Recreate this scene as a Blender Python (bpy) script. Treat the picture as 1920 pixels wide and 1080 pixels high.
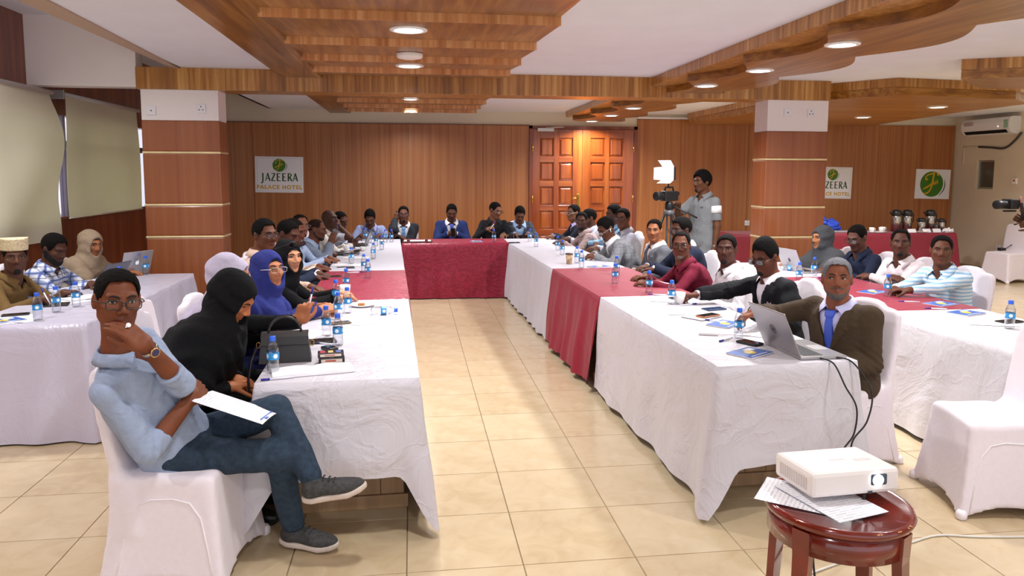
import bpy, bmesh, math, random, time
import numpy as np
from mathutils import Vector, Matrix
T0 = time.time()
SC = bpy.context.scene
COL = SC.collection
for o in list(bpy.data.objects):
    bpy.data.objects.remove(o)
random.seed(7)
RNG = np.random.default_rng(7)
PI = math.pi

# ------------------------------------------------------------------ camera
def set_camera(loc, yaw, pitch, roll, f_px, pp_y):
    cam = bpy.data.cameras.new('camera')
    co = bpy.data.objects.new('camera', cam)
    COL.objects.link(co)
    fw = Vector((math.sin(yaw) * math.cos(pitch), math.cos(yaw) * math.cos(pitch), -math.sin(pitch)))
    r = Vector((math.cos(yaw), -math.sin(yaw), 0))
    u = r.cross(fw)
    r2 = r * math.cos(roll) + u * math.sin(roll)
    u2 = -r * math.sin(roll) + u * math.cos(roll)
    m = Matrix((r2, u2, -fw)).transposed().to_4x4()
    m.translation = Vector(loc)
    co.matrix_world = m
    cam.sensor_fit = 'HORIZONTAL'
    cam.sensor_width = 36.0
    cam.lens = f_px / 1920 * 36
    cam.shift_y = (pp_y - 540) / 1920
    cam.clip_start = 0.05
    cam.clip_end = 500
    SC.camera = co
set_camera((0, 0, 1.6856), 0.1341, 0.0981, 0.0030, 1381.5, 460.5)

# ------------------------------------------------------------------ world, exposure
world = bpy.data.worlds.new('world')
SC.world = world
world.use_nodes = True
bg = world.node_tree.nodes['Background']
bg.inputs[0].default_value = (0.90, 0.93, 1.0, 1)
bg.inputs[1].default_value = 1.35
SC.view_settings.view_transform = 'Standard'
SC.view_settings.look = 'None'
SC.view_settings.gamma = 1
SC.view_settings.exposure = 0.27
SC.view_settings.use_curve_mapping = False

# ------------------------------------------------------------------ materials
def lin(h):
    h = h.lstrip('#')
    out = []
    for i in (0, 2, 4):
        c = int(h[i:i + 2], 16) / 255
        out.append(c / 12.92 if c <= 0.04045 else ((c + 0.055) / 1.055) ** 2.4)
    return (*out, 1.0)
MATS = {}
def N_(nt, t, **k):
    n = nt.nodes.new(t)
    for a, v in k.items():
        setattr(n, a, v)
    return n
def new_mat(name):
    m = bpy.data.materials.new(name)
    m.use_nodes = True
    nt = m.node_tree
    b = nt.nodes['Principled BSDF']
    return m, nt, b
def ramp(nt, fac, stops):
    r = N_(nt, 'ShaderNodeValToRGB')
    e = r.color_ramp.elements
    while len(e) < len(stops):
        e.new(0.5)
    for i, (p, c) in enumerate(stops):
        e[i].position = p
        e[i].color = c if isinstance(c, tuple) else lin(c)
    nt.links.new(fac, r.inputs[0])
    return r.outputs[0]
def coords(nt, scale=(1, 1, 1), kind='Object'):
    tc = N_(nt, 'ShaderNodeTexCoord')
    mp = N_(nt, 'ShaderNodeMapping')
    mp.inputs['Scale'].default_value = scale
    nt.links.new(tc.outputs[kind], mp.inputs[0])
    return mp.outputs[0]
def noise(nt, vec, scale, detail=3, rough=0.5, dist=0.0):
    n = N_(nt, 'ShaderNodeTexNoise')
    n.inputs['Scale'].default_value = scale
    n.inputs['Detail'].default_value = detail
    n.inputs['Roughness'].default_value = rough
    n.inputs['Distortion'].default_value = dist
    nt.links.new(vec, n.inputs['Vector'])
    return n.outputs['Fac']
def bump(nt, b, h, strength=0.3, dist=0.01):
    bp = N_(nt, 'ShaderNodeBump')
    bp.inputs['Strength'].default_value = strength
    bp.inputs['Distance'].default_value = dist
    nt.links.new(h, bp.inputs['Height'])
    nt.links.new(bp.outputs[0], b.inputs['Normal'])
def plain(name, col, rough=0.5, metal=0.0, spec=0.5, var=0.0, vscale=8.0, bmp=0.0, bscale=60.0, coat=0.0, emit=0.0, sheen=0.0, bdist=0.004):
    if name in MATS:
        return MATS[name]
    m, nt, b = new_mat(name)
    c = lin(col) if isinstance(col, str) else (*col, 1.0)[:4]
    b.inputs['Roughness'].default_value = rough
    b.inputs['Metallic'].default_value = metal
    b.inputs['Specular IOR Level'].default_value = spec
    b.inputs['Coat Weight'].default_value = coat
    b.inputs['Sheen Weight'].default_value = sheen
    vec = coords(nt)
    if var > 0:
        lo = tuple(max(0, x * (1 - var)) for x in c[:3]) + (1,)
        hi = tuple(min(1, x * (1 + var)) for x in c[:3]) + (1,)
        nt.links.new(ramp(nt, noise(nt, vec, vscale), [(0.3, lo), (0.7, hi)]), b.inputs['Base Color'])
    else:
        b.inputs['Base Color'].default_value = c
    if bmp > 0:
        bump(nt, b, noise(nt, vec, bscale, 4), bmp, bdist)
    if emit > 0:
        b.inputs['Emission Color'].default_value = c
        b.inputs['Emission Strength'].default_value = emit
    MATS[name] = m
    return m
def wood(name, dark, mid, light, axis='z', fine=14.0, rough=0.35, stretch=0.04, coat=0.2):
    """laminate with grain running along one axis"""
    if name in MATS:
        return MATS[name]
    m, nt, b = new_mat(name)
    s = [1.0, 1.0, 1.0]
    s['xyz'.index(axis)] = stretch
    vec = coords(nt, tuple(s))
    n1 = noise(nt, vec, fine, 5, 0.6, 0.3)
    n2 = noise(nt, vec, fine * 0.16, 2, 0.5, 0.2)
    mx = N_(nt, 'ShaderNodeMath', operation='MULTIPLY_ADD')
    mx.inputs[1].default_value = 0.78
    nt.links.new(n1, mx.inputs[0])
    ml = N_(nt, 'ShaderNodeMath', operation='MULTIPLY')
    ml.inputs[1].default_value = 0.22
    nt.links.new(n2, ml.inputs[0])
    nt.links.new(ml.outputs[0], mx.inputs[2])
    nt.links.new(ramp(nt, mx.outputs[0], [(0.34, dark), (0.5, mid), (0.66, light)]), b.inputs['Base Color'])
    b.inputs['Roughness'].default_value = rough
    b.inputs['Coat Weight'].default_value = coat
    b.inputs['Coat Roughness'].default_value = 0.15
    bump(nt, b, n1, 0.05, 0.003)
    MATS[name] = m
    return m
def glassy(name, tint=(1, 1, 1), spec=0.12, trans=0.9):
    """thin clear plastic: mostly transparent with a gloss"""
    if name in MATS:
        return MATS[name]
    m = bpy.data.materials.new(name)
    m.use_nodes = True
    nt = m.node_tree
    nt.nodes.clear()
    out = N_(nt, 'ShaderNodeOutputMaterial')
    tr = N_(nt, 'ShaderNodeBsdfTransparent')
    tr.inputs[0].default_value = (*[t * trans for t in tint], 1)
    gl = N_(nt, 'ShaderNodeBsdfGlossy')
    gl.inputs['Roughness'].default_value = 0.06
    fr = N_(nt, 'ShaderNodeLayerWeight')
    fr.inputs[0].default_value = spec
    mx = N_(nt, 'ShaderNodeMixShader')
    nt.links.new(fr.outputs['Facing'], mx.inputs[0])
    nt.links.new(tr.outputs[0], mx.inputs[1])
    nt.links.new(gl.outputs[0], mx.inputs[2])
    nt.links.new(mx.outputs[0], out.inputs[0])
    MATS[name] = m
    return m

# ------------------------------------------------------------------ objects
def link(name, me, mat=None, parent=None, loc=None, rot=None):
    o = bpy.data.objects.new(name, me)
    COL.objects.link(o)
    if mat is not None and me is not None and not me.materials:
        for mm in (mat if isinstance(mat, (list, tuple)) else [mat]):
            me.materials.append(mm)
    if parent is not None:
        o.parent = parent
    if loc is not None:
        o.location = loc
    if rot is not None:
        o.rotation_euler = rot
    return o
def tag(o, label=None, cat=None, group=None, kind=None):
    if label: o['label'] = label
    if cat: o['category'] = cat
    if group: o['group'] = group
    if kind: o['kind'] = kind
    return o
def empty(name, loc=(0, 0, 0), rz=0.0):
    o = bpy.data.objects.new(name, None)
    o.empty_display_size = 0.1
    COL.objects.link(o)
    o.location = loc
    o.rotation_euler = (0, 0, rz)
    return o
def copy_tree(o, parent=None):
    c = o.copy()
    COL.objects.link(c)
    c.parent = parent
    for ch in o.children:
        copy_tree(ch, c)
    return c
class MB:
    """collects simple shapes into one mesh"""
    def __init__(s):
        s.v, s.f, s.m, s.sm = [], [], [], []
    def add(s, vs, fs, mi=0, smooth=False):
        o = len(s.v)
        s.v += [tuple(v) for v in vs]
        s.f += [tuple(i + o for i in f) for f in fs]
        s.m += [mi] * len(fs)
        s.sm += [smooth] * len(fs)
        return s
    def box(s, x0, x1, y0, y1, z0, z1, mi=0):
        vs = [(x, y, z) for z in (z0, z1) for y in (y0, y1) for x in (x0, x1)]
        return s.add(vs, [(0, 2, 3, 1), (4, 5, 7, 6), (0, 1, 5, 4), (2, 6, 7, 3), (0, 4, 6, 2), (1, 3, 7, 5)], mi)
    def bbox(s, x0, x1, y0, y1, z0, z1, b=0.005, mi=0):
        """box with chamfered edges"""
        bm = bmesh.new()
        bmesh.ops.create_cube(bm, size=1)
        for v in bm.verts:
            v.co = ((x0 + x1) / 2 + v.co.x * (x1 - x0), (y0 + y1) / 2 + v.co.y * (y1 - y0), (z0 + z1) / 2 + v.co.z * (z1 - z0))
        bmesh.ops.bevel(bm, geom=bm.edges[:], offset=b, segments=2, affect='EDGES', profile=0.5)
        bm.verts.index_update()
        s.add([v.co for v in bm.verts], [[v.index for v in f.verts] for f in bm.faces], mi)
        bm.free()
        return s
    def prism(s, poly, z0, z1, mi=0, axis='z'):
        """closed polygon extruded along an axis"""
        n = len(poly)
        def P(a, b, c):
            return {'z': (a, b, c), 'y': (a, c, b), 'x': (c, a, b)}[axis]
        vs = [P(a, b, z0) for a, b in poly] + [P(a, b, z1) for a, b in poly]
        fs = [tuple(range(n))[::-1], tuple(range(n, 2 * n))]
        fs += [(i, (i + 1) % n, n + (i + 1) % n, n + i) for i in range(n)]
        return s.add(vs, fs, mi)
    def lathe(s, prof, n=16, mi=0, center=(0, 0, 0), smooth=True, caps=True):
        vs = []
        for r, z in prof:
            for i in range(n):
                a = 2 * PI * i / n
                vs.append((center[0] + r * math.cos(a), center[1] + r * math.sin(a), center[2] + z))
        fs = []
        for j in range(len(prof) - 1):
            for i in range(n):
                k = (i + 1) % n
                fs.append((j * n + i, j * n + k, (j + 1) * n + k, (j + 1) * n + i))
        s.add(vs, fs, mi, smooth)
        if caps:
            o = len(s.v) - len(vs)
            s.f += [tuple(o + i for i in range(n))[::-1], tuple(o + (len(prof) - 1) * n + i for i in range(n))]
            s.m += [mi, mi]
            s.sm += [False, False]
        return s
    def tube(s, pts, r, n=8, mi=0, closed=False, flat=1.0):
        pts = [Vector(p) for p in pts]
        k = len(pts)
        rs = r if isinstance(r, (list, tuple)) else [r] * k
        prev = None
        vs = []
        for i, p in enumerate(pts):
            if closed:
                t = (pts[(i + 1) % k] - pts[i - 1]).normalized()
            else:
                t = (pts[min(i + 1, k - 1)] - pts[max(i - 1, 0)]).normalized()
            if prev is None:
                a = Vector((0, 0, 1)) if abs(t.z) < 0.9 else Vector((1, 0, 0))
                u = t.cross(a).normalized()
            else:
                u = (prev - t * prev.dot(t)).normalized()
            prev = u
            w = t.cross(u)
            for j in range(n):
                a = 2 * PI * j / n
                vs.append(p + (u * math.cos(a) + w * math.sin(a) * flat) * rs[i])
        fs = []
        for i in range(k if closed else k - 1):
            for j in range(n):
                a, b = i * n + j, i * n + (j + 1) % n
                c, d = ((i + 1) % k) * n + (j + 1) % n, ((i + 1) % k) * n + j
                fs.append((a, b, c, d))
        s.add(vs, fs, mi, True)
        if not closed:
            o = len(s.v) - len(vs)
            s.f += [tuple(o + j for j in range(n))[::-1], tuple(o + (k - 1) * n + j for j in range(n))]
            s.m += [mi, mi]
            s.sm += [False, False]
        return s
    def mesh(s, name):
        me = bpy.data.meshes.new(name)
        me.from_pydata(s.v, [], s.f)
        me.polygons.foreach_set('material_index', s.m)
        me.polygons.foreach_set('use_smooth', s.sm)
        me.update()
        return me
    def build(s, name, mat, parent=None, loc=None, rot=None):
        return link(name, s.mesh(name), mat, parent, loc, rot)
def np_mesh(name, V, F, smooth=True, mi=None):
    """mesh from numpy arrays of verts and quads"""
    me = bpy.data.meshes.new(name)
    n, k = len(V), len(F)
    me.vertices.add(n)
    me.vertices.foreach_set('co', np.asarray(V, np.float32).ravel())
    me.loops.add(k * 4)
    me.loops.foreach_set('vertex_index', np.asarray(F, np.int32).ravel())
    me.polygons.add(k)
    me.polygons.foreach_set('loop_start', np.arange(0, k * 4, 4, dtype=np.int32))
    me.polygons.foreach_set('use_smooth', np.full(k, smooth))
    if mi is not None:
        me.polygons.foreach_set('material_index', np.asarray(mi, np.int32))
    me.update(calc_edges=True)
    me.validate()
    return me

# ------------------------------------------------------------------ distance-field modelling
F32 = np.float32
def A3(*v):
    return np.array(v, F32)
def smin(a, b, k):
    h = np.clip(0.5 + 0.5 * (b - a) / k, 0, 1)
    return b + (a - b) * h - k * h * (1 - h)
def smax(a, b, k):
    return -smin(-a, -b, k)
def nrm(q):
    return np.sqrt(np.einsum('ij,ij->i', q, q))
def cone(P, a, b, ra, rb):
    a = np.asarray(a, F32); b = np.asarray(b, F32)
    ab = b - a
    t = np.clip(((P - a) @ ab) / max(float(ab @ ab), 1e-9), 0, 1)
    return nrm(P - a - t[:, None] * ab) - (ra + (rb - ra) * t)
def ell(P, c, r):
    r = np.asarray(r, F32)
    q = (P - np.asarray(c, F32)) / r
    k0 = nrm(q)
    k1 = nrm(q / r)
    return k0 * (k0 - 1) / np.maximum(k1, 1e-6)
def rbox(P, c, h, r):
    q = np.abs(P - np.asarray(c, F32)) - (np.asarray(h, F32) - r)
    return nrm(np.maximum(q, 0)) + np.minimum(q.max(1), 0) - r
def unit(v):
    v = np.asarray(v, F32)
    return v / max(float(np.linalg.norm(v)), 1e-9)
class Fr:
    """local frame: rows of R are the local axes in world space"""
    def __init__(s, o, x, y, z):
        s.o = np.asarray(o, F32)
        s.R = np.array([x, y, z], F32)
    def loc(s, P):
        return (P - s.o) @ s.R.T
    def pt(s, *l):
        return s.o + np.array(l, F32) @ s.R
    def vec(s, *l):
        return np.array(l, F32) @ s.R
def sdf_mesh(f, lo, hi, h, b=6, slack=0.0):
    """surface nets over a sparse grid: only blocks near the surface are sampled finely"""
    lo = np.asarray(lo, F32) - 2 * h
    hi = np.asarray(hi, F32) + 2 * h
    n = np.maximum(np.ceil((hi - lo) / (b * h)).astype(int), 1)
    g = np.stack(np.meshgrid(*[np.arange(k) for k in n], indexing='ij'), -1).reshape(-1, 3)
    c = lo + (g + 0.5).astype(F32) * (b * h)
    d = f(c.astype(F32))
    g = g[np.abs(d) < b * h * 0.9 + h + slack]
    if len(g) == 0:
        return np.zeros((0, 3), F32), np.zeros((0, 4), np.int64)
    off = np.stack(np.meshgrid(*[np.arange(b + 1)] * 3, indexing='ij'), -1).reshape(-1, 3)
    nb = len(g)
    lat = (g[:, None, :] * b + off[None]).reshape(-1, 3)
    V = np.empty(len(lat), F32)
    ch = 400000
    for i in range(0, len(lat), ch):
        V[i:i + ch] = f((lo + lat[i:i + ch].astype(F32) * F32(h)).astype(F32))
    V = V.reshape(nb, b + 1, b + 1, b + 1)
    ins = V < 0
    cnt = np.zeros((nb, b, b, b), np.int8)
    for dx in (0, 1):
        for dy in (0, 1):
            for dz in (0, 1):
                cnt += ins[:, dx:b + dx, dy:b + dy, dz:b + dz]
    bi, ci, cj, ck = np.nonzero((cnt > 0) & (cnt < 8))
    acc = np.zeros((len(bi), 3), F32)
    num = np.zeros(len(bi), F32)
    cor = {}
    for dx in (0, 1):
        for dy in (0, 1):
            for dz in (0, 1):
                cor[dx, dy, dz] = V[bi, ci + dx, cj + dy, ck + dz]
    for a in range(3):
        for p in (0, 1):
            for q in (0, 1):
                e0 = [p, q]; e0.insert(a, 0)
                e1 = [p, q]; e1.insert(a, 1)
                v0, v1 = cor[tuple(e0)], cor[tuple(e1)]
                m = (v0 < 0) != (v1 < 0)
                t = np.where(m, v0 / np.where(m, v0 - v1, 1), 0)
                pt = np.tile(np.array(e0, F32), (len(bi), 1))
                pt[:, a] = t
                acc += np.where(m[:, None], pt, 0)
                num += m
    acc /= num[:, None]
    N3 = n * b + 2
    gi = g[bi] * b + np.stack([ci, cj, ck], -1)
    key = (gi[:, 0].astype(np.int64) * N3[1] + gi[:, 1]) * N3[2] + gi[:, 2]
    order = np.argsort(key)
    ks = key[order]
    verts = lo + (gi + acc) * h
    verts = verts[order]
    quads = []
    for a in range(3):
        s0 = [slice(0, b)] * 3
        s1 = [slice(0, b)] * 3
        s1[a] = slice(1, b + 1)
        A = ins[(slice(None), *s0)]
        B = ins[(slice(None), *s1)]
        ei = np.nonzero(A != B)
        fl = A[ei]
        gl = g[ei[0]] * b + np.stack(ei[1:], -1)
        u, w = [(1, 2), (2, 0), (0, 1)][a]
        idx = []
        ok = np.ones(len(gl), bool)
        for du, dw in ((0, 0), (1, 0), (1, 1), (0, 1)):
            q = gl.copy()
            q[:, u] -= du
            q[:, w] -= dw
            kk = (q[:, 0].astype(np.int64) * N3[1] + q[:, 1]) * N3[2] + q[:, 2]
            j = np.searchsorted(ks, kk)
            j = np.minimum(j, len(ks) - 1)
            ok &= ks[j] == kk
            idx.append(j)
        Q = np.stack(idx, -1)
        Q[~fl] = Q[~fl][:, ::-1]
        quads.append(Q[ok])
    return verts.astype(F32), np.concatenate(quads)
def merge(parts):
    V, F, o = [], [], 0
    for v, f in parts:
        V.append(v); F.append(f + o); o += len(v)
    return np.concatenate(V), np.concatenate(F)
# ------------------------------------------------------------------ lamps of the room
CZ = 2.69          # main plaster ceiling
def lamp_disk(x, y, z, watts, size=0.17, col=(0.97, 0.98, 1.0), spread=2.6):
    l = bpy.data.lights.new('downlight_lamp', 'AREA')
    l.shape = 'DISK'
    l.size = size
    l.energy = watts
    l.color = col
    l.spread = spread
    o = bpy.data.objects.new('downlight_lamp', l)
    COL.objects.link(o)
    o.location = (x, y, z - 0.03)
    return o
DL_MESH = {}
def downlight(x, y, z, label, watts=29, r=0.095, group='round ceiling downlights'):
    t = empty('ceiling_downlight', (x, y, z))
    if r not in DL_MESH:
        DL_MESH[r] = (MB().lathe([(r, 0.0), (r + 0.028, 0.0), (r + 0.026, -0.010), (r, -0.014), (r - 0.004, -0.004)], 28, caps=False).mesh('ring'),
                      MB().lathe([(r - 0.001, -0.004), (r - 0.004, -0.010)], 28).mesh('lens'))
    link('ring', DL_MESH[r][0], plain('lamp_ring', '#F2F0EE', 0.4), t)
    link('lens', DL_MESH[r][1], plain('lamp_lens', '#FFFDF8', 0.4, emit=7.0), t)
    lamp_disk(x, y, z, watts)
    tag(t, label, 'ceiling light', group)
    return t

# ------------------------------------------------------------------ room materials
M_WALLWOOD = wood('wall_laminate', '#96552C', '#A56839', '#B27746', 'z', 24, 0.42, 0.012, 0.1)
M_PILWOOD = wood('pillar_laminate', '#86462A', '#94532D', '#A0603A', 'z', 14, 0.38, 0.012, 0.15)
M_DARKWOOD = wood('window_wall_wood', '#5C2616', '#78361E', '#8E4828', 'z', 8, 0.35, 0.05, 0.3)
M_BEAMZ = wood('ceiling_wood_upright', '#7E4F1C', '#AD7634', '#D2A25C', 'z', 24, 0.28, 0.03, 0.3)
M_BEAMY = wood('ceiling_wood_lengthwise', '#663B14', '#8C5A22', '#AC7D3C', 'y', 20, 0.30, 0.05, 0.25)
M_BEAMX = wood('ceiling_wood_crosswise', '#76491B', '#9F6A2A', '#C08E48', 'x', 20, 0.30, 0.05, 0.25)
M_RISER = wood('ceiling_riser_lit_tone', '#B06C34', '#D2925A', '#E8B47E', 'z', 22, 0.30, 0.03, 0.2)  # light on the camera-facing risers, painted in as paler wood
M_DOOR = wood('door_wood', '#743210', '#96481A', '#B06428', 'z', 7, 0.25, 0.06, 0.6)
M_DOORX = wood('door_wood_rail', '#743210', '#96481A', '#B06428', 'x', 7, 0.25, 0.06, 0.6)
M_PLASTER = plain('ceiling_plaster', '#E6E9F0', 0.85, var=0.02, vscale=3, bmp=0.1, bscale=30)
M_WHITE = plain('painted_white', '#EDE5E3', 0.7, var=0.02, vscale=2)
M_BEIGE = plain('painted_beige', '#DCCFB8', 0.7, var=0.04, vscale=1.5)
M_GOLD = plain('gold_strip', '#E6CE9C', 0.35, 0.35, var=0.15, vscale=6)
M_SOCKET = plain('socket_white', '#E8E6EA', 0.4)

# ------------------------------------------------------------------ floor: porcelain tiles, half a metre each
m, nt, b = new_mat('floor_tile')
vec = coords(nt)
n1 = noise(nt, vec, 5, 5, 0.6, 0.8)
oi = N_(nt, 'ShaderNodeObjectInfo')
ad = N_(nt, 'ShaderNodeMath', operation='MULTIPLY_ADD')
ad.inputs[1].default_value = 0.16
nt.links.new(oi.outputs['Random'], ad.inputs[0])
nt.links.new(n1, ad.inputs[2])
nt.links.new(ramp(nt, ad.outputs[0], [(0.35, '#BFA885'), (0.55, '#C9B492'), (0.85, '#D2BFA0')]), b.inputs['Base Color'])
b.inputs['Roughness'].default_value = 0.17
b.inputs['Specular IOR Level'].default_value = 0.45
M_TILE = m
floor = MB().box(-3.7, 9.8, -2.6, 12.3, -0.14, -0.006).build('floor', plain('grout', '#8D7A60', 0.9))
tag(floor, kind='structure')
TX0, TY0, TS = 0.4593, 3.0007, 0.5
tile_me = MB().add([(0.0018, 0.0018, -0.006), (0.4982, 0.0018, -0.006), (0.4982, 0.4982, -0.006), (0.0018, 0.4982, -0.006),
                    (0.003, 0.003, 0), (0.497, 0.003, 0), (0.497, 0.497, 0), (0.003, 0.497, 0)],
                   [(4, 5, 6, 7), (0, 1, 5, 4), (1, 2, 6, 5), (2, 3, 7, 6), (3, 0, 4, 7)]).mesh('tile')
tile_me.materials.append(M_TILE)
cells = []
for i in range(-9, 19):
    for j in range(-12, 19):
        x, y = TX0 + i * TS, TY0 + j * TS
        if x < -3.95 or x > 9.5 or y < -3 or y > 12.1:
            continue
        cx, cy = x + 0.25, y + 0.25
        # open floor the photograph shows, nearest first
        seen = (cy > 1.8 and ((-0.3 < cx < 1.7 and cy < 10.1) or (cy < 5.0 and -2.9 < cx < 3.4) or (cx > 4.0 and cy > 4) or (2.0 < cx < 3.4)))
        cells.append((0 if seen else 1, math.hypot(cx, cy), x, y))
cells.sort()
rest = MB()
for k, (s_, d_, x, y) in enumerate(cells):
    if k < 290 and s_ == 0:
        link('tile', tile_me, None, floor, (x, y, 0))
    else:
        rest.add([(x + v.co.x, y + v.co.y, v.co.z) for v in tile_me.vertices], [tuple(p.vertices) for p in tile_me.polygons])
tag(rest.build('tiles_under_furniture', M_TILE, floor), kind='stuff')

# ------------------------------------------------------------------ walls
WB = 12.2
wb = MB().box(-3.7, 9.8, WB + 0.03, WB + 0.2, 0, 3.3).build('wall_back', M_BEIGE)
tag(wb, kind='structure')
def wall_panel(parent, x0, x1, z0, z1, mat=M_WALLWOOD):
    return MB().bbox(x0 + 0.002, x1 - 0.002, WB, WB + 0.035, z0, z1, 0.002).build('panel', mat, parent)
for x0, x1, zt in ((-3.6, -2.5, 2.47), (-2.5, -1.28, 2.47), (-1.28, -0.06, 2.47), (-0.06, 1.16, 2.47), (1.16, 1.93, 2.47),
                   (3.78, 4.55, 2.60), (4.55, 5.77, 2.60), (5.77, 6.99, 2.56), (6.99, 8.21, 2.56), (8.21, 9.68, 2.55)):
    wall_panel(wb, x0, x1, 0.0, zt)
MB().box(-3.6, 1.93, WB - 0.006, WB + 0.03, 2.472, 2.482).build('moulding', M_DARKWOOD, wb)
MB().box(3.78, 6.6, WB - 0.012, WB + 0.03, 2.605, 2.635).build('moulding', M_SOCKET, wb)
# double door
dr = empty('door_1', (0, 0, 0))
tag(dr, kind='structure')
MB().box(1.93, 1.985, WB - 0.02, WB + 0.06, 0, 2.47).box(3.72, 3.78, WB - 0.02, WB + 0.06, 0, 2.47).box(1.93, 3.78, WB - 0.02, WB + 0.06, 2.42, 2.47).build('door_frame', M_DARKWOOD, dr)
for lx0, lx1, cols in ((1.985, 2.83, ((2.105, 2.345), (2.43, 2.67))), (2.835, 3.72, ((2.975, 3.225), (3.30, 3.545)))):
    lf = MB().box(lx0, lx1, WB + 0.022, WB + 0.05, 0, 2.415).build('door_leaf', M_DOOR, dr)
    rows = [(2.275 - 0.405 * i, 2.275 - 0.405 * i - 0.315) for i in range(5)] + [(0.25, 0.08)]
    xs = [lx0, cols[0][0], cols[0][1], cols[1][0], cols[1][1], lx1]
    for a_, b_ in ((0, 1), (2, 3), (4, 5)):
        MB().bbox(xs[a_], xs[b_], WB - 0.005, WB + 0.03, 0, 2.415, 0.004).build('stile', M_DOOR, lf)
    zs = [2.415] + [z for r in rows for z in r] + [0.0]
    for i in range(0, len(zs), 2):
        for c0, c1 in cols:
            MB().bbox(c0, c1, WB - 0.004, WB + 0.028, zs[i + 1], zs[i], 0.004).build('rail', M_DOORX, lf)
    for z1, z0 in rows:
        for c0, c1 in cols:
            pm = MB()
            e = 0.012; k = 0.045 if z1 - z0 > 0.2 else 0.02
            o_ = [(c0 + e, z0 + e), (c1 - e, z0 + e), (c1 - e, z1 - e), (c0 + e, z1 - e)]
            i_ = [(c0 + k, z0 + k), (c1 - k, z0 + k), (c1 - k, z1 - k), (c0 + k, z1 - k)]
            vs = [(x, WB + 0.022, z) for x, z in o_] + [(x, WB + 0.002, z) for x, z in i_]
            pm.add(vs, [(4, 5, 6, 7)] + [(j, (j + 1) % 4, 4 + (j + 1) % 4, 4 + j) for j in range(4)])
            pm.build('raised_panel', M_DOOR, lf)
brass = plain('brass', '#C9A24A', 0.25, 1.0)
hd = MB().bbox(2.74, 2.785, WB - 0.016, WB, 1.10, 1.34, 0.006).build('handle_plate', brass, dr)
MB().tube([(2.762, WB - 0.012, 1.275), (2.762, WB - 0.06, 1.275), (2.70, WB - 0.065, 1.268), (2.64, WB - 0.06, 1.262)], 0.010, 8).build('lever', brass, hd)
cl = MB().bbox(2.06, 2.34, WB - 0.06, WB - 0.006, 2.375, 2.43, 0.006).build('door_closer', plain('closer_grey', '#C9C7C4', 0.35, 0.5), dr)
MB().tube([(2.2, WB - 0.03, 2.44), (2.42, WB - 0.09, 2.447), (2.52, WB - 0.01, 2.452)], 0.010, 6).build('closer_arm', plain('closer_grey', '#C9C7C4'), cl)
for hz in (2.1, 1.25, 0.35):
    for hx in (1.985, 3.722):
        MB().tube([(hx, WB - 0.018, hz - 0.06), (hx, WB - 0.018, hz + 0.06)], 0.011, 8).build('hinge', brass, dr)

# right wall
WR = 9.7
wr = MB().box(WR, WR + 0.12, -2.6, 11.27, 0, 3.3).box(WR, WR + 0.12, 11.67, WB + 0.1, 0, 3.3).box(WR, WR + 0.12, 11.27, 11.67, 0, 1.44).box(WR, WR + 0.12, 11.27, 11.67, 1.93, 3.3).build('wall_right', M_BEIGE)
tag(wr, kind='structure')
bb = MB().bbox(WR - 0.014, WR + 0.02, -2.6, WB, 0, 0.11, 0.004).build('baseboard_right', plain('skirting_tile', '#A08D72', 0.3, var=0.1))
tag(bb, kind='structure')
w2 = empty('window_2', (WR + 0.06, 11.47, 1.44))
tag(w2, kind='structure')
fm = MB()
for y0, y1, z0, z1 in ((-0.20, 0.20, 0, 0.03), (-0.20, 0.20, 0.46, 0.49), (-0.20, -0.17, 0.03, 0.46), (0.17, 0.20, 0.03, 0.46)):
    fm.box(-0.01, 0.03, y0, y1, z0, z1)
fm.build('window_frame', plain('alu', '#B9B6B0', 0.3, 0.8), w2)
MB().box(0.008, 0.014, -0.17, 0.17, 0.03, 0.46).build('pane', plain('dim_glass', '#5B554C', 0.12), w2)

# left wall, dark wood with a band of windows
WL = -3.6
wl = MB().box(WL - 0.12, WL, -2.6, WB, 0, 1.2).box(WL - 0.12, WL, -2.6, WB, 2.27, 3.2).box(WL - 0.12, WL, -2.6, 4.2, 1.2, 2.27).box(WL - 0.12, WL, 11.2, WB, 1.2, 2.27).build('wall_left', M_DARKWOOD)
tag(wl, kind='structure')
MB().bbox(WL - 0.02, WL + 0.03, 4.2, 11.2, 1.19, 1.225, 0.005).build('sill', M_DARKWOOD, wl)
w1 = empty('window_1', (WL - 0.06, 4.2, 1.2))
tag(w1, kind='structure')
alu = plain('alu_grey', '#7C7682', 0.4, 0.5)
for k in range(6):
    MB().box(-0.03, 0.03, 1.4 * k - 0.03 if k else 0, 1.4 * k + 0.03 if k < 5 else 7.0, 0, 1.07).build('mullion', alu, w1)
for k in range(5):
    MB().box(-0.025, 0.025, 1.4 * k + 0.03, 1.4 * k + 1.37, 0.74, 0.81).build('transom', alu, w1)
    for z0, z1 in ((0.0, 0.74), (0.81, 1.07)):
        MB().box(-0.003, 0.003, 1.4 * k + 0.03, 1.4 * k + 1.37, z0, z1).build('pane', glassy('window_glass', (0.97, 0.95, 1.0), 0.1, 0.97), w1)

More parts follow.
